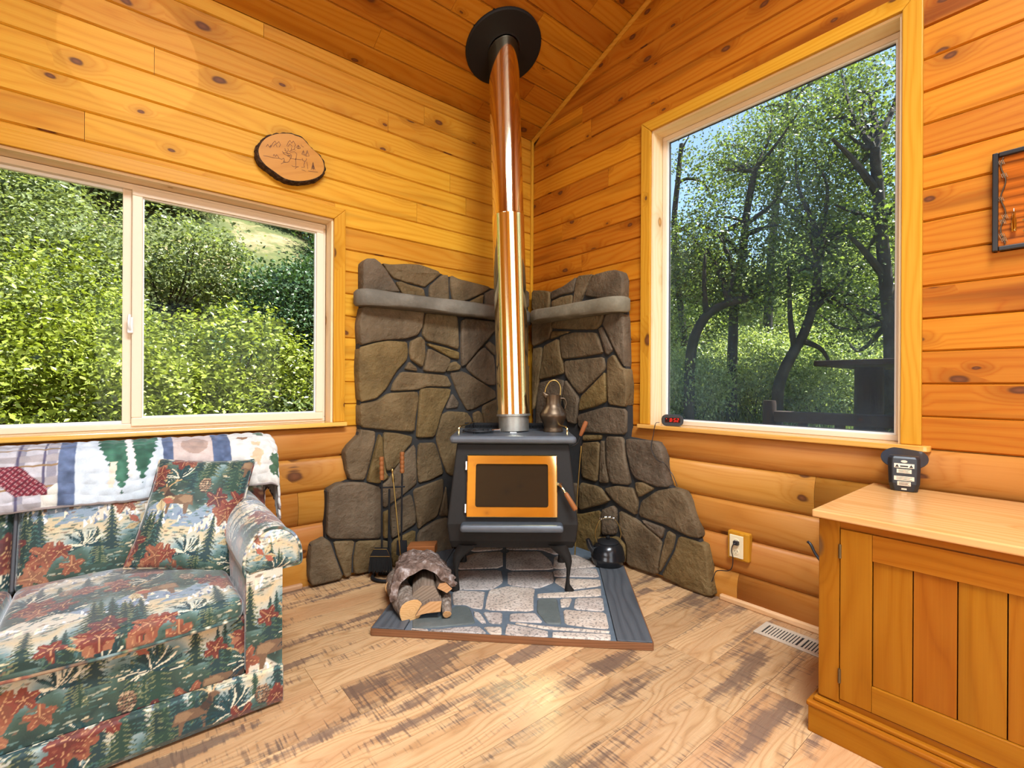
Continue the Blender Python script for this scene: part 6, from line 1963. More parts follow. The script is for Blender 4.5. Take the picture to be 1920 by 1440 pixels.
# ---- alarm clock on the sill of the tall window
k0 = np.array([0.0, -1.232, RS + 0.0008])
ck = thing('alarm_clock', 'small black digital alarm clock with red numerals on the window sill', 'clock', tuple(k0))
ba_ = k0 - CAM; ba_[2] = 0; ba_ /= np.linalg.norm(ba_)
la = np.array([ba_[1], -ba_[0], 0])
K_ = lambda a, n, z: tuple(k0 + la * a + ba_ * n + UPZ * z)
out_ = rrect(-0.060, 0.060, 0.0, 0.066, 0.026, 5)
rings = []
for n, sc in ((0.0, 0.94), (0.004, 0.99), (0.012, 1.0), (0.040, 0.97), (0.048, 0.90)):
    rings.append([K_(a * sc, n - 0.02, 0.033 + (z - 0.033) * sc - (1 - sc) * 0.0) for a, z in out_])
o = MB().loft(rings).build('body', MT['plastic'], ck, smooth=True); fix_normals(o)
sc_ = MB(); sc_.add([K_(a, -0.0212, z) for a, z in rrect(-0.042, 0.042, 0.020, 0.048, 0.004, 3)], [tuple(range(16))])
scr = sc_.build('screen', MT['screen'], ck)
SEG = {'8': 'abcdefg', '5': 'acdfg', '2': 'abdeg'}


def digit(ch, ax0, parent):
    w_, h_, t_ = 0.0105, 0.020, 0.0023
    z0 = 0.0245
    seg = {'a': (0, w_, h_ - t_, h_), 'd': (0, w_, 0, t_), 'g': (0, w_, h_ / 2 - t_ / 2, h_ / 2 + t_ / 2), 'f': (0, t_, h_ / 2, h_), 'b': (w_ - t_, w_, h_ / 2, h_), 'e': (0, t_, 0, h_ / 2), 'c': (w_ - t_, w_, 0, h_ / 2)}
    mb = MB(lambda a, n, z: K_(a + 0.12 * (z - z0), n, z))
    for s in SEG[ch]:
        a0, a1, b0, b1 = seg[s]
        mb.box(ax0 + a0 + .0003, ax0 + a1 - .0003, -0.0222, -0.0216, z0 + b0 + .0003, z0 + b1 - .0003)
    mb.build('numeral', MT['led'], parent)


digit('8', -0.016, scr); digit('5', 0.006, scr); digit('2', 0.022, scr)
mb = MB(K_); mb.box(-0.0015, 0.0008, -0.0222, -0.0216, 0.029, 0.0315); mb.box(-0.0005, 0.0018, -0.0222, -0.0216, 0.037, 0.0395); mb.build('colon', MT['led'], scr)
mb = MB(K_); mb.box(-0.035, -0.031, -0.0222, -0.0216, 0.040, 0.043); mb.build('pm_dot', MT['led'], scr)
qx = lambda x, y, X: tuple(hit(x, y, 0, X))
cord = spline([qx(1236, 792, 0.01), qx(1230, 793, -0.03), qx(1227.5, 800, -0.056), qx(1225, 815, -0.056), qx(1221, 838, -0.09), qx(1226, 853, -0.092), qx(1234, 864, -0.092), qx(1245, 868, -0.088), qx(1254, 880, -0.045), qx(1262, 892, -0.04), qx(1270, 912, -0.04)], 5)
cd_ = MB().tube(cord, 0.0022, 6).build('power_cord', MT['plastic'], ck, smooth=True)
cord = spline([qx(1334, 1091, -0.05), qx(1338, 1082, -0.045), qx(1342, 1072, -0.04), qx(1350, 1069.5, -0.04), qx(1366, 1070, -0.045), qx(1373, 1062, -0.05), qx(1374, 1045, -0.055), qx(1371.5, 1032, -0.065), qx(1374, 1022, -0.070), qx(1379, 1018.5, -0.062)], 5)
MB().tube(cord, 0.0024, 6).build('power_cord', MT['plastic'], ck, smooth=True)
pc = np.array(hit(1380.5, 1018, 0, -0.052))
MB().box(pc[0] - 0.012, pc[0] + 0.008, pc[1] - 0.013, pc[1] + 0.013, pc[2] - 0.010, pc[2] + 0.010).build('plug', MT['plastic'], ck, bevel=0.003)

# ---- wall socket on a wooden block
ot = thing('wall_outlet', 'ivory wall outlet on a small pine block low on the gable wall', 'outlet', (-0.03, -1.634, 0.23))
MB().box(-0.040, 0.0, -1.690, -1.578, 0.232, 0.378).build('mount_block', MT['trim'], ot, grain=(0, 0, 1), bevel=0.008)
pt2 = MB().box(-0.0465, -0.040, -1.662, -1.592, 0.246, 0.361).build('cover_plate', MT['ivory'], ot, bevel=0.003)
for zc_ in (0.278, 0.329):
    c_ = (-0.0466, -1.627, zc_)
    rc = MB().lathe([(0.0165, -0.001), (0.0165, 0.0012), (0.015, 0.0020)], c_, 20, axis=(-1, 0, 0)).build('receptacle', MT['ivory'], pt2)
    mb = MB(); mb.box(-0.0490, -0.0484, -1.6345, -1.6325, zc_ - 0.001, zc_ + 0.007); mb.box(-0.0490, -0.0484, -1.6215, -1.6195, zc_ - 0.001, zc_ + 0.007)
    mb.lathe([(0.0022, 0), (0.0022, 0.0006)], (-0.0484, -1.627, zc_ - 0.007), 8, axis=(-1, 0, 0))
    mb.build('slot', MT['ink'], rc)
MB().lathe([(0.003, 0), (0.003, 0.0012)], (-0.0466, -1.627, 0.3035), 10, axis=(-1, 0, 0)).build('screw', MT['ivory'], pt2)

# ---- floor register
vt = thing('floor_vent', 'beige slotted floor register beside the pine cabinet', 'vent', (-0.17, -1.97, 0.0005))
vx0, vx1, vy0, vy1 = -0.240, -0.100, -2.150, -1.798
mb = MB()
mb.box(vx0, vx1, vy1 - 0.024, vy1, 0.0005, 0.006); mb.box(vx0, vx1, vy0, vy0 + 0.024, 0.0005, 0.006)
mb.box(vx0, vx0 + 0.022, vy0 + 0.024, vy1 - 0.024, 0.0005, 0.006); mb.box(vx1 - 0.022, vx1, vy0 + 0.024, vy1 - 0.024, 0.0005, 0.006)
mb.box(vx0 + .022, vx1 - .022, -1.985, -1.972, 0.0005, 0.006)
mb.build('frame', MT['beige'], vt, bevel=0.0015)
MB().box(vx0 + 0.01, vx1 - 0.01, vy0 + 0.01, vy1 - 0.01, 0.0003, 0.0012).build('duct', MT['ink'], vt)
k = 0
y_ = vy1 - 0.034
while y_ > vy0 + 0.03:
    if not (-1.990 < y_ < -1.967):
        th = 0.5
        mb = MB(); mb.add([(vx0 + 0.02, y_ - 0.0035, 0.0015), (vx1 - 0.02, y_ - 0.0035, 0.0015), (vx1 - 0.02, y_ + 0.0020, 0.0052), (vx0 + 0.02, y_ + 0.0020, 0.0052),
                           (vx0 + 0.02, y_ - 0.0045, 0.0030), (vx1 - 0.02, y_ - 0.0045, 0.0030), (vx1 - 0.02, y_ + 0.0008, 0.0058), (vx0 + 0.02, y_ + 0.0008, 0.0058)],
                          [(0, 1, 2, 3), (7, 6, 5, 4), (0, 4, 5, 1), (2, 6, 7, 3), (0, 3, 7, 4), (1, 5, 6, 2)])
        fix_normals(mb.build('louvre', MT['beige'], vt))
    y_ -= 0.0125

# ---- oval wood slice with a burnt-in elk
SLO = cpx('sl', [(260, 560), (270, 480), (330, 370), (420, 285), (560, 225), (700, 205), (880, 210), (980, 245), (1100, 290), (1180, 370), (1280, 480), (1430, 620), (1500, 730), (1525, 850), (1510, 930), (1460, 1000), (1330, 1070), (1150, 1110), (980, 1115), (820, 1085), (700, 1030), (560, 930), (420, 830), (320, 720), (280, 640)])
sY = lambda P, Y: [(float(hit(x, y, 1, Y)[0]), float(hit(x, y, 1, Y)[2])) for x, y in P]
Po = [np.array(p) for p in spline([np.array(p) for p in sY(SLO, -0.02)] + [np.array(sY(SLO, -0.02)[0])], 6)][:-1]
pq = thing('wood_slice_plaque', 'oval bark-edged wood slice with a burnt elk and fir scene', 'plaque', (np.mean(Po, axis=0)[0], 0, np.mean(Po, axis=0)[1]))
c2_ = np.mean(Po, axis=0)
rings = []
m_ = len(Po)
sdn = vnoise(np.array([[p[0] * 60, 0, p[1] * 60] for p in Po]), 4, 1.0, 3)
for (Y, k) in ((-0.002, 0.93), (-0.002, 1.00), (-0.025, 1.01), (-0.048, 0.965), (-0.051, 0.935)):
    rings.append([(c2_[0] + (p[0] - c2_[0]) * (k + 0.05 * s * (k > .93)), Y, c2_[1] + (p[1] - c2_[1]) * (k + 0.05 * s * (k > .93))) for p, s in zip(Po, sdn)])
fix_normals(MB().loft(rings).build('bark_rim', MT['barkdark'], pq, smooth=True))
fc_ = [(c2_[0] + (p[0] - c2_[0]) * 0.925, -0.0512, c2_[1] + (p[1] - c2_[1]) * 0.925) for p in Po]
mb = MB(); mb.add(fc_, [tuple(range(m_))]); fix_normals(mb.build('face', MT['slice'], pq, grain=(1, 0, 0.4)))
ENG = [
 [(420, 595), (500, 605), (590, 630), (700, 640), (760, 665)], [(600, 600), (610, 570), (640, 610), (660, 575), (690, 615), (700, 640)], [(470, 430), (500, 390), (530, 440), (560, 400), (540, 460)],
 [(560, 440), (590, 370), (630, 330), (660, 380), (700, 340), (730, 400), (700, 440)], [(600, 430), (640, 380), (670, 440)], [(840, 420), (870, 350), (900, 320), (930, 370), (960, 330), (1000, 400), (980, 440)], [(860, 430), (900, 380), (940, 430)],
 [(1010, 450), (1050, 405), (1090, 460), (1030, 465), (1055, 420), (1060, 470)], [(1110, 570), (1140, 500), (1170, 580), (1130, 575), (1145, 520)], [(1170, 600), (1210, 500), (1245, 600), (1190, 605), (1212, 530)],
 [(1280, 850), (1315, 715), (1350, 855)], [(1290, 820), (1315, 760), (1340, 825), (1300, 830), (1316, 780), (1330, 840)], [(1315, 715), (1316, 860)],
 # antlers
 [(870, 560), (840, 540), (790, 545), (760, 515)], [(840, 540), (820, 480), (800, 460)], [(850, 530), (870, 490), (860, 460)], [(880, 520), (920, 500), (970, 480), (1000, 500)], [(920, 500), (930, 450)], [(970, 480), (990, 450)], [(820, 510), (800, 490)],
 # head, neck, back, legs
 [(770, 540), (800, 570), (830, 580), (880, 610), (910, 640)], [(840, 560), (900, 560), (930, 590), (920, 630), (910, 650)], [(900, 530), (980, 520), (1020, 560), (1010, 640), (1000, 670)], [(910, 640), (960, 650), (1000, 660), (1060, 665), (1120, 670)],
 [(1000, 640), (1005, 700), (1005, 780)], [(1120, 640), (1130, 680), (1170, 700), (1200, 660), (1190, 640)], [(1170, 700), (1150, 760), (1160, 800)], [(1200, 700), (1215, 760), (1220, 830)], [(905, 650), (880, 700), (850, 715), (790, 715), (740, 740)],
 [(760, 650), (790, 640), (800, 680), (780, 700), (820, 710)], [(930, 770), (960, 790), (1000, 790), (1050, 800)], [(990, 830), (1020, 800), (1050, 790)], [(1105, 805), (1160, 800)], [(1110, 850), (1150, 860), (1180, 875)], [(1230, 870), (1300, 880), (1390, 888)], [(1380, 885), (1400, 890)],
 [(850, 590), (870, 580), (890, 600), (910, 590)], [(860, 605), (890, 590), (915, 610)], [(1100, 395), (1120, 430), (1150, 440)]]
mb = MB()
for P in ENG:
    Q = sY(cpx('sl', P), -0.0516)
    for (a, b) in zip(Q[:-1], Q[1:]):
        a, b = np.array(a), np.array(b); d_ = b - a; L = np.linalg.norm(d_)
        if L < 1e-5: continue
        n_ = np.array([-d_[1], d_[0]]) / L * 0.00125
        e_ = d_ / L * 0.0006
        mb.add([((a - e_ + n_)[0], -0.0518, (a - e_ + n_)[1]), ((a - e_ - n_)[0], -0.0518, (a - e_ - n_)[1]), ((b + e_ - n_)[0], -0.0518, (b + e_ - n_)[1]), ((b + e_ + n_)[0], -0.0518, (b + e_ + n_)[1])], [(0, 1, 2, 3)])
mb.build('burnt_drawing', MT['burnink'], pq)

# ---- burnt wood picture with barbed wire and a brass cartridge
pc_ = thing('burnt_wood_picture', 'dark framed burnt wood picture with barbed wire and a brass cartridge', 'picture', (-0.02, -2.72, 1.62))
py0, py1, pz0, pz1 = -2.93, -2.543, 1.615, 1.970
MB().box(-0.020, -0.001, py0, py1, pz0, pz1).build('board', MT['burnt'], pc_, grain=(0, 1, 0))
for b in ((py1 - 0.016, py1, pz0, pz1), (py0, py0 + 0.016, pz0, pz1)):
    MB().box(-0.034, -0.001, *b).build('frame_bar', MT['scorch'], pc_, bevel=0.003)
for b in ((py0 + .016, py1 - .016, pz1 - 0.016, pz1), (py0 + .016, py1 - .016, pz0, pz0 + 0.016)):
    MB().box(-0.032, -0.001, *b).build('frame_bar', MT['scorch'], pc_, bevel=0.003)
W_ = [(-0.026, py1 - 0.028 + 0.006 * math.sin(i * 0.9), pz1 - 0.02 - i * 0.0165) for i in range(20)]
wire = MB().tube(spline(W_, 3), 0.0022, 6).build('barbed_wire', MT['copper'], pc_, smooth=True)
for i in (1, 4, 9, 13, 14, 17, 18):
    mb = MB()
    c_ = np.array(W_[i])
    for k in range(4):
        mb.tube([tuple(c_ + np.array([0.003, -0.006 + k * 0.004 - 0.002, -0.007])), tuple(c_ + np.array([-0.005, -0.006 + k * 0.004 + 0.002, 0.007]))], 0.0012, 5)
    mb.build('barb', MT['steel'], wire)
c_ = (-0.030, -2.598, 1.676)
MB().lathe([(0.0075, 0), (0.0075, 0.003), (0.0062, 0.004), (0.0062, 0.006), (0.0074, 0.007), (0.0070, 0.040), (0.0050, 0.046), (0.0048, 0.056)], c_, 16).build('cartridge_case', MT['brass'], pc_, smooth=True)
MB().lathe([(0.0047, 0.056), (0.0044, 0.066), (0.0028, 0.076), (0.0006, 0.082)], c_, 16).build('cartridge_bullet', MT['pipebrass'], pc_, smooth=True)
mb = MB()
for i in range(60):
    a = np.array([-0.022, -2.650, 1.712]) + np.array([0, random.gauss(0, .012), random.gauss(0, .016)])
    b = a + np.array([-random.uniform(.004, .014), random.gauss(0, .008), random.gauss(0, .008)])
    mb.tube([tuple(a), tuple(b)], 0.0014, 4)
mb.build('dried_moss', MT['grassblade'], pc_)

# ---- unseen spotlight added behind the viewpoint to throw the pool of light high on the window wall
sl0 = np.array([-2.30, -2.45, 3.98])
aim = np.array(hit(250, 92, 1, 0.0)); dirn = aim - sl0; dist_ = np.linalg.norm(dirn); dirn /= dist_
sp_ = thing('added_spotlight', 'unseen black spotlight added behind the viewpoint for the pool of light on the wall', 'added lamp', tuple(sl0))
MB().lathe([(0.030, -0.10), (0.034, -0.09), (0.034, -0.01), (0.036, 0.0)], sl0, 20, axis=dirn).build('shade', MT['black'], sp_, smooth=True)
MB().tube([tuple(sl0 - dirn * 0.05), tuple(sl0 + np.array([0, 0, 0.10])), tuple(sl0 + np.array([0, 0, 0.16]))], 0.008, 8).build('stem', MT['black'], sp_, smooth=True)
lo_ = light('added_spotlight_beam', 'SPOT', 75, (1.0, 0.97, 0.9), tuple(sl0 + dirn * 0.02), tuple(dirn), spot_size=2 * math.atan(0.255 / dist_), spot_blend=0.02, shadow_soft_size=0.004)
lo_.parent = sp_; lo_.location = Vector(tuple(dirn * 0.02))

# ================================================================== outside: slope, hedge, shrubs, trees, rustic deck table
def sm01(x): x = np.clip(x, 0, 1); return x * x * (3 - 2 * x)


def gz(x, y):
    x = np.asarray(x, float); y = np.asarray(y, float)
    hill = 0.60 * np.maximum(0, y - 1.4) * (1 - 0.72 * sm01((x - 0.5) / 6.0))
    east = -0.35 + 0.10 * np.maximum(0, x - 2) + 0.16 * np.maximum(0, x - 11)
    return -0.35 * (1 - sm01((x) / 3)) * 0 + np.where(x > 0, east, -0.35) + hill + 0.10 * np.sin(x * .9 + 1) * np.cos(y * .7) * sm01((np.maximum(x, y) - 1) / 3)


xs = np.r_[np.linspace(-26, -0.0, 50), np.linspace(0.4, 46, 90)]; ys = np.r_[np.linspace(-34, 0.1, 50), np.linspace(0.3, 40, 90)]
X, Y = np.meshgrid(xs, ys)
Zg = gz(X, Y)
inside = (X < 0.16) & (Y < 0.16)
Zg = np.where(inside, -0.5, Zg)
obj('ground', np.stack([X.ravel(), Y.ravel(), Zg.ravel()], 1), grid_faces(len(xs), len(ys)), MT['ground'], smooth=True, kind='structure', label='grassy slope around the cabin')


def leaves(C, N, size, rg, up=0.5, aspect=0.62):
    """folded leaf blades: C centres (n,3), returns V, F (two triangles each side of the midrib)"""
    n = len(C)
    d = rg.normal(size=(n, 3)); d[:, 2] = d[:, 2] * 0.6 + 0.1
    d /= np.linalg.norm(d, axis=1, keepdims=True)
    nn = rg.normal(size=(n, 3)) * (1 - up) + np.array([0, 0, up]) + N * 0.5
    s = np.cross(d, nn); s /= np.linalg.norm(s, axis=1, keepdims=True) + 1e-9
    nn = np.cross(s, d)
    L = size * rg.uniform(0.65, 1.25, (n, 1))
    a = C; b = C + d * L
    m = C + d * L * 0.45
    l_ = m + s * L * aspect * 0.5 + nn * L * 0.10; r_ = m - s * L * aspect * 0.5 + nn * L * 0.10
    V = np.stack([a, l_, b, r_], 1).reshape(-1, 3)
    i = np.arange(n)[:, None] * 4
    F = np.vstack([i + [0, 2, 1], i + [0, 3, 2]])
    return V, F


def clump_cloud(rg, blobs, n_cl, per, cl_r, shell=0.72):
    """leaf centres in clumps near the skin of the blobs [(c, r3)]"""
    vol = np.array([r_[0] * r_[1] * r_[2] for _, r_ in blobs]) ** (2 / 3); vol /= vol.sum()
    C, N = [], []
    for (c, r_), v in zip(blobs, vol):
        k = max(3, int(n_cl * v))
        d = rg.normal(size=(k, 3)); d /= np.linalg.norm(d, axis=1, keepdims=True)
        q = rg.uniform(shell, 1.0, (k, 1))
        cc = np.array(c) + d * q * np.array(r_)
        m = k * per
        pts = np.repeat(cc, per, 0) + rg.normal(size=(m, 3)) * cl_r * np.array([1, 1, .7])
        C.append(pts); N.append(np.repeat(d, per, 0))
    return np.vstack(C), np.vstack(N)


def stems(mb, base, tips, r, rg, n=5):
    for t_ in tips:
        b = np.array(base); t_ = np.array(t_)
        mid = (b + t_) / 2 + rg.normal(size=3) * 0.06 * np.linalg.norm(t_ - b)
        mb.tube(spline([b, mid, t_], 4), list(np.linspace(r, r * 0.3, 9)), n)


def shrub(name, label, cat, group, loc, rad, n_cl, per, cl_r, size, mat, seed, blobs=None, up=0.45):
    rg = np.random.default_rng(seed)
    t_ = thing(name, label, cat, loc, group=group)
    L = np.array(loc)
    if blobs is None:
        blobs = [((0, 0, rad[2] * 0.95), rad)]
        for k in range(5):
            a = rg.uniform(0, 6.28); blobs.append(((math.cos(a) * rad[0] * .5, math.sin(a) * rad[1] * .5, rad[2] * rg.uniform(.6, 1.35)), tuple(np.array(rad) * rg.uniform(.45, .65))))
    C, N = clump_cloud(rg, blobs, n_cl, per, cl_r)
    C[:, 2] = np.maximum(C[:, 2], 0.02)
    V, F = leaves(C, N, size, rg, up)
    obj('foliage', V + L, F, mat, t_, kind='stuff')
    mb = MB()
    stems(mb, L + [0, 0, -0.05], [L + np.array(c) + rg.normal(size=3) * np.array(r_) * 0.4 for c, r_ in blobs for _ in range(3)], 0.018 * max(1, rad[0]), rg)
    obj('stems', mb.v, mb.f, MT['trunk'], t_, smooth=True)
    return t_


def dup(root, loc, rz, sc, label):
    r = root.copy(); COL.objects.link(r); r.location = loc; r.rotation_euler = (0, 0, rz); r.scale = sc
    r['label'] = label
    for ch in list(root.children):
        c = ch.copy(); COL.objects.link(c); c.parent = r
    return r


HG = 'hedge shrubs close outside the sliding window'
h1 = shrub('hedge_shrub', 'bright green hedge shrub in front, right behind the window\'s meeting stile', 'shrub', HG, (-2.70, 1.62, -0.35), (0.72, 0.55, 1.00), 420, 46, 0.080, 0.043, MT['leaf_near'], 3)
h2 = shrub('hedge_shrub', 'bright green hedge shrub in front, behind the latch side of the sliding sash', 'shrub', HG, (-2.08, 1.80, -0.35), (0.70, 0.55, 0.86), 390, 46, 0.080, 0.043, MT['leaf_near'], 4)
h3 = shrub('hedge_shrub', 'dark hedge shrub with painted-in shade in front, behind the middle of the sliding sash', 'shrub', HG, (-1.38, 1.56, -0.35), (0.50, 0.45, 0.74), 250, 40, 0.10, 0.045, MT['leaf_shade'], 6)
LBS = ['bright green hedge shrub in front, behind the fixed pane', 'bright green hedge shrub at the far end of the fixed pane', 'hedge shrub of the second row, behind the sliding sash', 'hedge shrub of the second row, behind the fixed pane', 'dark hedge shrub with painted-in shade at the stove end of the sliding window', 'hedge shrub of the second row, farthest from the stove']
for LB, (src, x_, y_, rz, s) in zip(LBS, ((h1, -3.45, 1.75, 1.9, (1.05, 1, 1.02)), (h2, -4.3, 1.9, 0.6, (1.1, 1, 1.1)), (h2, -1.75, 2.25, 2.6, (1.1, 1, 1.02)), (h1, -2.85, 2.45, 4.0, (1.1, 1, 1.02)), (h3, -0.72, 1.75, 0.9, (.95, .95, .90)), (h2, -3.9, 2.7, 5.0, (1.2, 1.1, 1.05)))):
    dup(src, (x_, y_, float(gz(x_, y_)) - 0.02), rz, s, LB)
HS = 'shrubs on the hillside beyond the hedge'
LS = 'rounded grey-green shrub on the sunlit hillside beyond the hedge'
LD = 'dark green shrub, shade put into its leaf colour, on the hillside beyond the hedge'
s1 = shrub('hillside_shrub', LS, 'shrub', HS, (-2.0, 5.2, float(gz(-2.0, 5.2))), (1.0, 0.9, 0.75), 210, 60, 0.13, 0.058, MT['leaf_hill'], 13)
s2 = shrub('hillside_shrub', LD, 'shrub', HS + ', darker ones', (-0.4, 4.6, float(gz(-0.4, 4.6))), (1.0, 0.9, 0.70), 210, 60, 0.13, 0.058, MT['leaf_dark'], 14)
rs = random.Random(4)
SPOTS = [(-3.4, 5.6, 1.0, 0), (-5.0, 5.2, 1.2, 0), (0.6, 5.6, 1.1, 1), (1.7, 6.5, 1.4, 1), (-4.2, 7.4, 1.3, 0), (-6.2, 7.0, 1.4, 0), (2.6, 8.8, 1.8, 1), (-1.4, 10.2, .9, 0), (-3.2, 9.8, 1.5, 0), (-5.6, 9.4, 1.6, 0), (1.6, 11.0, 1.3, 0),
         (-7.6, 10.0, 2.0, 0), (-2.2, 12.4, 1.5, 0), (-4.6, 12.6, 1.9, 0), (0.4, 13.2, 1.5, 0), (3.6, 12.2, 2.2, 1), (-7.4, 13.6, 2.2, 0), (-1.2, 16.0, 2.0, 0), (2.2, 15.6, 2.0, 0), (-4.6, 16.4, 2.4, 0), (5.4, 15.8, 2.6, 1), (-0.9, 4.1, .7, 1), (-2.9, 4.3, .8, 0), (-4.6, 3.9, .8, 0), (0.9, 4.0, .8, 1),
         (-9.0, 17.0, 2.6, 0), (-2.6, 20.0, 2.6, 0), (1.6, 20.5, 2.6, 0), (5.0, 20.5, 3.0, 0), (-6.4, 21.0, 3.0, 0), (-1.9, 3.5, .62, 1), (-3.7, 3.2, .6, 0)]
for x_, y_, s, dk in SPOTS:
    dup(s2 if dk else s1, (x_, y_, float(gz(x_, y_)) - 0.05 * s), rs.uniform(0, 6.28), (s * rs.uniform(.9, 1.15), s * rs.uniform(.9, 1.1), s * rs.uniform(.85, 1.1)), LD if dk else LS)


# ---- trees seen through the tall window
def tree(name, label, trunk_px, d, rb, rt, crown, branches, n_cl, seed, size=0.065, mat=None, cl_r=0.27, per=85):
    """trunk_px: pixels along the trunk at view distance d; crown: (px, py, depth, radius m)"""
    rg = np.random.default_rng(seed)
    T3 = [np.array(pd(x, y, d)) for x, y in trunk_px]
    g0 = T3[0].copy(); g0[2] = float(gz(g0[0], g0[1])) - 0.1
    t_ = thing(name, label, 'tree', tuple(g0), group='trees outside the tall window')
    path = spline([g0] + T3, 6)
    MB().tube(path, list(np.linspace(rb, rt, len(path))), 10).build('trunk', MT['trunk'], t_, smooth=True)
    mb = MB()
    blobs = []
    for (x, y, dd, r_) in crown:
        c = np.array(pd(x, y, dd)); blobs.append((c, (r_, r_, r_ * 0.85)))
        k = min(range(len(path)), key=lambda i: np.linalg.norm(np.array(path[i]) - c))
        k = max(len(path) // 3, k)
        stems(mb, path[min(k, len(path) - 1)], [c + rg.normal(size=3) * r_ * 0.4 for _ in range(3)], rt * 0.7, rg, 6)
    for P in branches:
        Q = spline([np.array(pd(x, y, d)) for x, y in P], 5)
        mb.tube(Q, list(np.linspace(rt * 0.9, rt * 0.3, len(Q))), 7)
    obj('branches', mb.v, mb.f, MT['trunk'], t_, smooth=True)
    C, N = clump_cloud(rg, blobs, n_cl, per, cl_r, 0.35)
    V, F = leaves(C, N, size, rg, 0.3, 0.7)
    obj('crown', V, F, mat or MT['leaf_oak'], t_, kind='stuff')
    return t_


tree('oak_tree', 'oak with a straight dark trunk standing mid view in the tall window', [(1372, 720), (1374, 640), (1378, 560), (1392, 480), (1400, 400), (1415, 320)], 9.5, 0.11, 0.06,
     [(1400, 330, 10, 1.0), (1330, 400, 9.5, .8), (1450, 250, 10, 1.0), (1360, 300, 10.5, .7), (1420, 440, 9.5, .9), (1350, 480, 9, .8)], [[(1392, 480), (1350, 440), (1310, 420)], [(1400, 420), (1450, 380), (1480, 330)]], 105, 31)
tree('oak_tree', 'forked oak leaning right with two limbs above the fence post', [(1458, 745), (1468, 700), (1488, 660), (1505, 630), (1520, 590), (1530, 540), (1540, 450)], 8.0, 0.10, 0.06,
     [(1530, 420, 8.5, 1.0), (1480, 500, 8.3, .8), (1590, 480, 8.5, .9), (1560, 340, 9, 1.1), (1620, 570, 8.5, .75), (1640, 400, 8.5, .9), (1500, 330, 9.5, .8)], [[(1490, 655), (1482, 600), (1480, 540), (1478, 500)], [(1508, 640), (1540, 655), (1560, 690)], [(1525, 580), (1570, 540), (1600, 500)]], 190, 32)
tree('oak_tree', 'leaning bent tree low at the near side of the tall window', [(1292, 735), (1296, 660), (1305, 625), (1325, 592), (1360, 570), (1400, 560)], 8.6, 0.10, 0.07,
     [(1300, 480, 9.5, .8), (1340, 540, 9.2, .6), (1420, 540, 9.0, .6)], [[(1325, 592), (1320, 540), (1322, 470)]], 80, 33)
tree('oak_tree', 'slim pale barked tree reaching into the blue at the window edge', [(1285, 740), (1283, 640), (1270, 520), (1264, 420), (1272, 330), (1278, 270)], 11.0, 0.09, 0.05,
     [(1275, 300, 11, .45), (1290, 440, 11, .7), (1268, 520, 11, .7), (1310, 560, 11.5, .8), (1272, 620, 10.5, .6)], [[(1268, 345), (1290, 335), (1320, 345), (1340, 380)]], 70, 34)
tree('oak_tree', 'broad dark oak filling the far side of the tall window', [(1672, 790), (1672, 720), (1670, 620), (1660, 520), (1650, 400), (1640, 280)], 7.0, 0.12, 0.07,
     [(1640, 300, 7.5, .9), (1600, 220, 8, .9), (1670, 420, 7, .8), (1560, 180, 9, .9), (1650, 550, 7.5, .7), (1690, 620, 7.5, .6), (1630, 160, 9, .6), (1580, 620, 9.5, .7)], [[(1660, 520), (1620, 470), (1590, 440)], [(1645, 360), (1600, 300), (1560, 260)]], 150, 35)
tree('oak_tree', 'tall loose crowned oak high in the tall window against the sky', [(1440, 720), (1440, 600), (1446, 480), (1460, 330), (1475, 200), (1490, 120)], 13.0, 0.14, 0.07,
     [(1440, 300, 13, 1.2), (1500, 220, 13, 1.2), (1380, 330, 14, 1.0), (1540, 150, 13, .8), (1430, 230, 14, .8), (1620, 110, 13, .6), (1480, 400, 13, 1.2), (1560, 260, 13, 1.1)], [[(1475, 200), (1530, 150), (1600, 110)], [(1460, 330), (1400, 280), (1350, 270)]], 120, 36, size=0.075, cl_r=0.31)
rg = np.random.default_rng(90)
sd_ = thing('oak_tree', 'unseen big oak added beside the gable wall so its crown shades the tall window', 'tree', (4.4, -5.2, -0.2), group='trees outside the tall window')  # unseen tree put in to block direct sun from the tall window
MB().tube(spline([(4.4, -5.2, -0.3), (4.3, -5.0, 2.5), (3.9, -4.8, 5.0), (3.6, -4.5, 7.5)], 6), list(np.linspace(0.24, 0.10, 19)), 10).build('trunk', MT['trunk'], sd_, smooth=True)
C, N = clump_cloud(rg, [((3.4, -4.5, 8.3), (1.5, 1.6, 1.5)), ((2.6, -3.8, 7.0), (1.2, 1.3, 1.0)), ((3.9, -5.3, 7.2), (1.4, 1.4, 1.2)), ((2.9, -4.9, 6.4), (1.2, 1.2, 0.9)), ((1.9, -3.5, 6.3), (0.9, 1.0, 0.8))], 420, 34, 0.30, 0.1)
V, F = leaves(C, N, 0.13, rg, 0.35, 0.7)
obj('crown', V, F, MT['leaf_oak'], sd_, kind='stuff')
LF = 'pale tree with sunlight put into its leaf colour in the far thicket'
FG = 'far thicket beyond the tall window'
far = [(1290, 600, 17, 1.6), (1350, 620, 18, 1.6), (1420, 610, 16, 1.3), (1500, 600, 19, 1.8), (1570, 590, 17, 1.7), (1640, 600, 18, 1.8), (1700, 580, 17, 1.8), (1330, 560, 20, 1.5), (1540, 520, 21, 1.8), (1640, 510, 21, 1.8), (1230, 610, 15, 1.6)]
ORDN = ['first', 'second', 'third', 'fourth', 'fifth', 'sixth', 'seventh', 'eighth', 'ninth', 'tenth', 'eleventh', 'twelfth', 'thirteenth']
far.sort()
ft = None
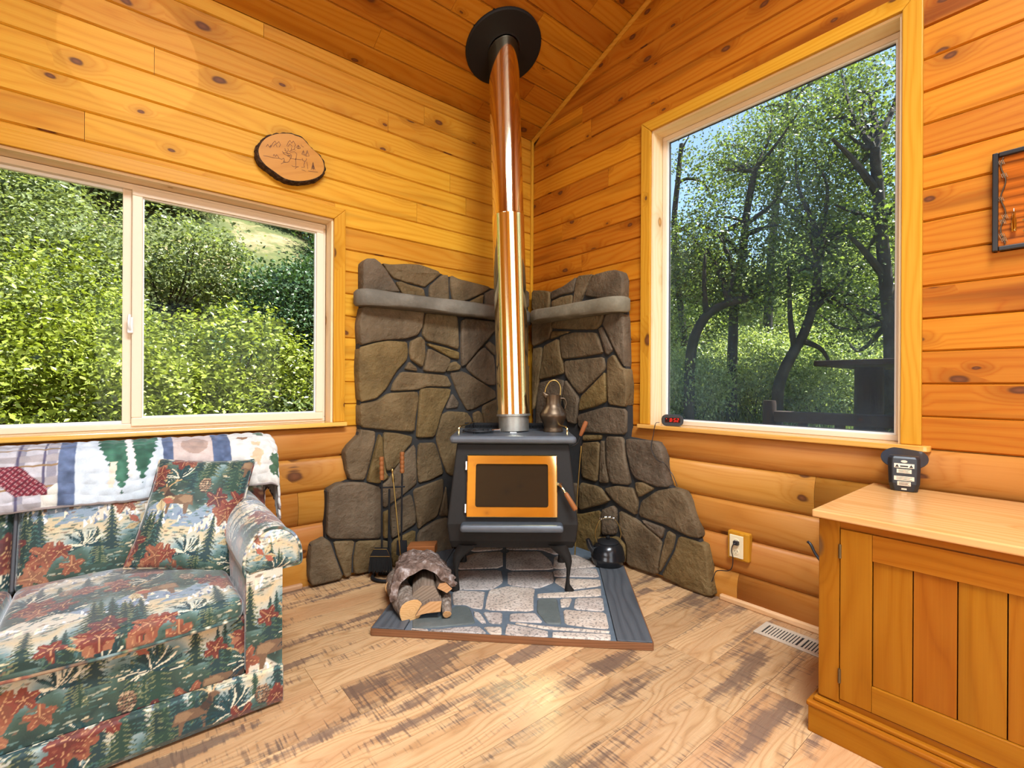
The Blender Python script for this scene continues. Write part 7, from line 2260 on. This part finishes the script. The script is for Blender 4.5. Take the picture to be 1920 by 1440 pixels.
for i, (x, y, d, r_) in enumerate(far):
    c = np.array(pd(x, y, d)); g_ = float(gz(c[0], c[1]))
    if ft is None:
        ft = thing('thicket_tree', LF + ', %s from the stove side' % ORDN[i], 'tree', (c[0], c[1], g_), group=FG)
        rg = np.random.default_rng(50)
        bl = [((0, 0, 2.4), (1.6, 1.6, 1.5)), ((.8, .3, 1.4), (1.1, 1.1, 1.2)), ((-.7, -.5, 1.5), (1.1, 1.1, 1.2)), ((.2, -.8, 3.2), (1, 1, 1))]
        C, N = clump_cloud(rg, bl, 240, 60, 0.28, 0.4)
        V, F = leaves(C, N, 0.10, rg, 0.35, 0.7)
        obj('crown', V + np.array([c[0], c[1], g_]), F, MT['leaf_under'], ft, kind='stuff')
        MB().tube([(c[0], c[1], g_ - .2), (c[0] + .1, c[1], g_ + 1.2), (c[0], c[1] + .1, g_ + 2.8)], [0.12, 0.09, 0.05], 8).build('trunk', MT['trunk'], ft, smooth=True)
        base_h = c[2]
    else:
        s = r_ / 1.6; zz = max(c[2] - 2.2 * s, g_ - 2.0) if c[2] > g_ else g_
        dup(ft, (c[0], c[1], g_), i * 1.3, (s, s, max(s, (c[2] - g_ + 1.0) / 3.4)), LF + ', %s from the stove side' % ORDN[i])
UG = 'undergrowth shrubs outside the tall window'
LU = 'low leafy undergrowth shrub below the oaks'
us = None
for i, (x, y, d, r_) in enumerate(sorted([(1300, 690, 9.0, .6), (1345, 680, 10.5, .8), (1420, 690, 9.5, .7), (1530, 700, 9.0, .7), (1600, 690, 10.0, .9), (1660, 690, 9.0, .7), (1270, 650, 11, .9), (1460, 655, 12, .9), (1550, 640, 12, .9), (1640, 640, 12.5, 1.0), (1400, 640, 12.5, .9)])):
    c = np.array(pd(x, y, d)); g_ = float(gz(c[0], c[1]))
    if us is None: us = shrub('undergrowth_shrub', LU + ', %s from the stove side' % ORDN[i], 'shrub', UG, (c[0], c[1], g_), (0.9, 0.9, 0.7), 150, 60, 0.15, 0.065, MT['leaf_under'], 60)
    else: dup(us, (c[0], c[1], g_), i * 1.1, (r_ / .8, r_ / .8, max(.7, (c[2] - g_ + .5) / 1.5)), LU + ', %s from the stove side' % ORDN[i])
# grass on the bank
rg = np.random.default_rng(70)
n = 26000
gx = rg.uniform(2.2, 13, n); gy = rg.uniform(-3.0, 8.0, n)
B0 = np.stack([gx, gy, gz(gx, gy) - 0.02], 1)
hh = rg.uniform(0.18, 0.55, n); aa = rg.uniform(0, 6.28, n); ln_ = rg.normal(size=(n, 2)) * 0.12
sd = np.stack([np.cos(aa), np.sin(aa), aa * 0], 1) * 0.010
tip = B0 + np.stack([ln_[:, 0], ln_[:, 1], hh], 1); md = B0 + np.stack([ln_[:, 0] * .3, ln_[:, 1] * .3, hh * .6], 1)
V = np.stack([B0 - sd, B0 + sd, md + sd * .8, tip, md - sd * .8], 1).reshape(-1, 3)
i = np.arange(n)[:, None] * 5
F = np.vstack([i + [0, 1, 2], i + [0, 2, 4], i + [4, 2, 3]])
obj('grass', V, F, MT['grassblade'], kind='stuff', label='tall green meadow grass on the bank outside the tall window', cat='grass')

# ---- rustic table and log rail on the deck side
tb_ = thing('rustic_table', 'dark rustic outdoor table on log legs seen through the tall window', 'table', (3.2, -2.0, -0.3))
MB().box(2.52, 3.95, -3.6, -1.13, 1.315, 1.365).build('table_top', MT['deckwood'], tb_, grain=(0, 1, 0), bevel=0.006)
for (x_, y_) in ((3.25, -1.38), (3.25, -3.2)):
    MB().lathe([(0.135, 0), (0.128, 0.6), (0.122, 1.2), (0.120, 1.62)], (x_, y_, -0.305), 16).build('log_leg', MT['deckwood'], tb_, smooth=True, grain=(0, 0, 1))
rl = thing('log_rail', 'dark low log rail with a squat post below the outdoor table', 'railing', (2.5, -1.2, -0.35))
MB().lathe([(0.064, 0), (0.062, 1.30), (0.055, 1.335)], (2.5, -0.75, -0.35), 12).build('post', MT['deckwood'], rl, smooth=True, grain=(0, 0, 1))
MB().lathe([(0.064, 0), (0.062, 1.30), (0.055, 1.335)], (2.5, -3.4, -0.35), 12).build('post', MT['deckwood'], rl, smooth=True, grain=(0, 0, 1))
MB().box(2.44, 2.56, -3.34, -0.81, 0.78, 0.885).build('rail', MT['deckwood'], rl, grain=(0, 1, 0), bevel=0.012)
MB().box(2.45, 2.55, -3.34, -0.81, 0.55, 0.64).build('rail', MT['deckwood'], rl, grain=(0, 1, 0), bevel=0.012)
for y_ in (-1.05, -1.35, -1.65, -1.95, -2.25, -2.55, -2.85):
    MB().box(2.475, 2.525, y_ - 0.035, y_ + 0.035, -0.32, 0.78).build('baluster', MT['deckwood'], rl, grain=(0, 0, 1))
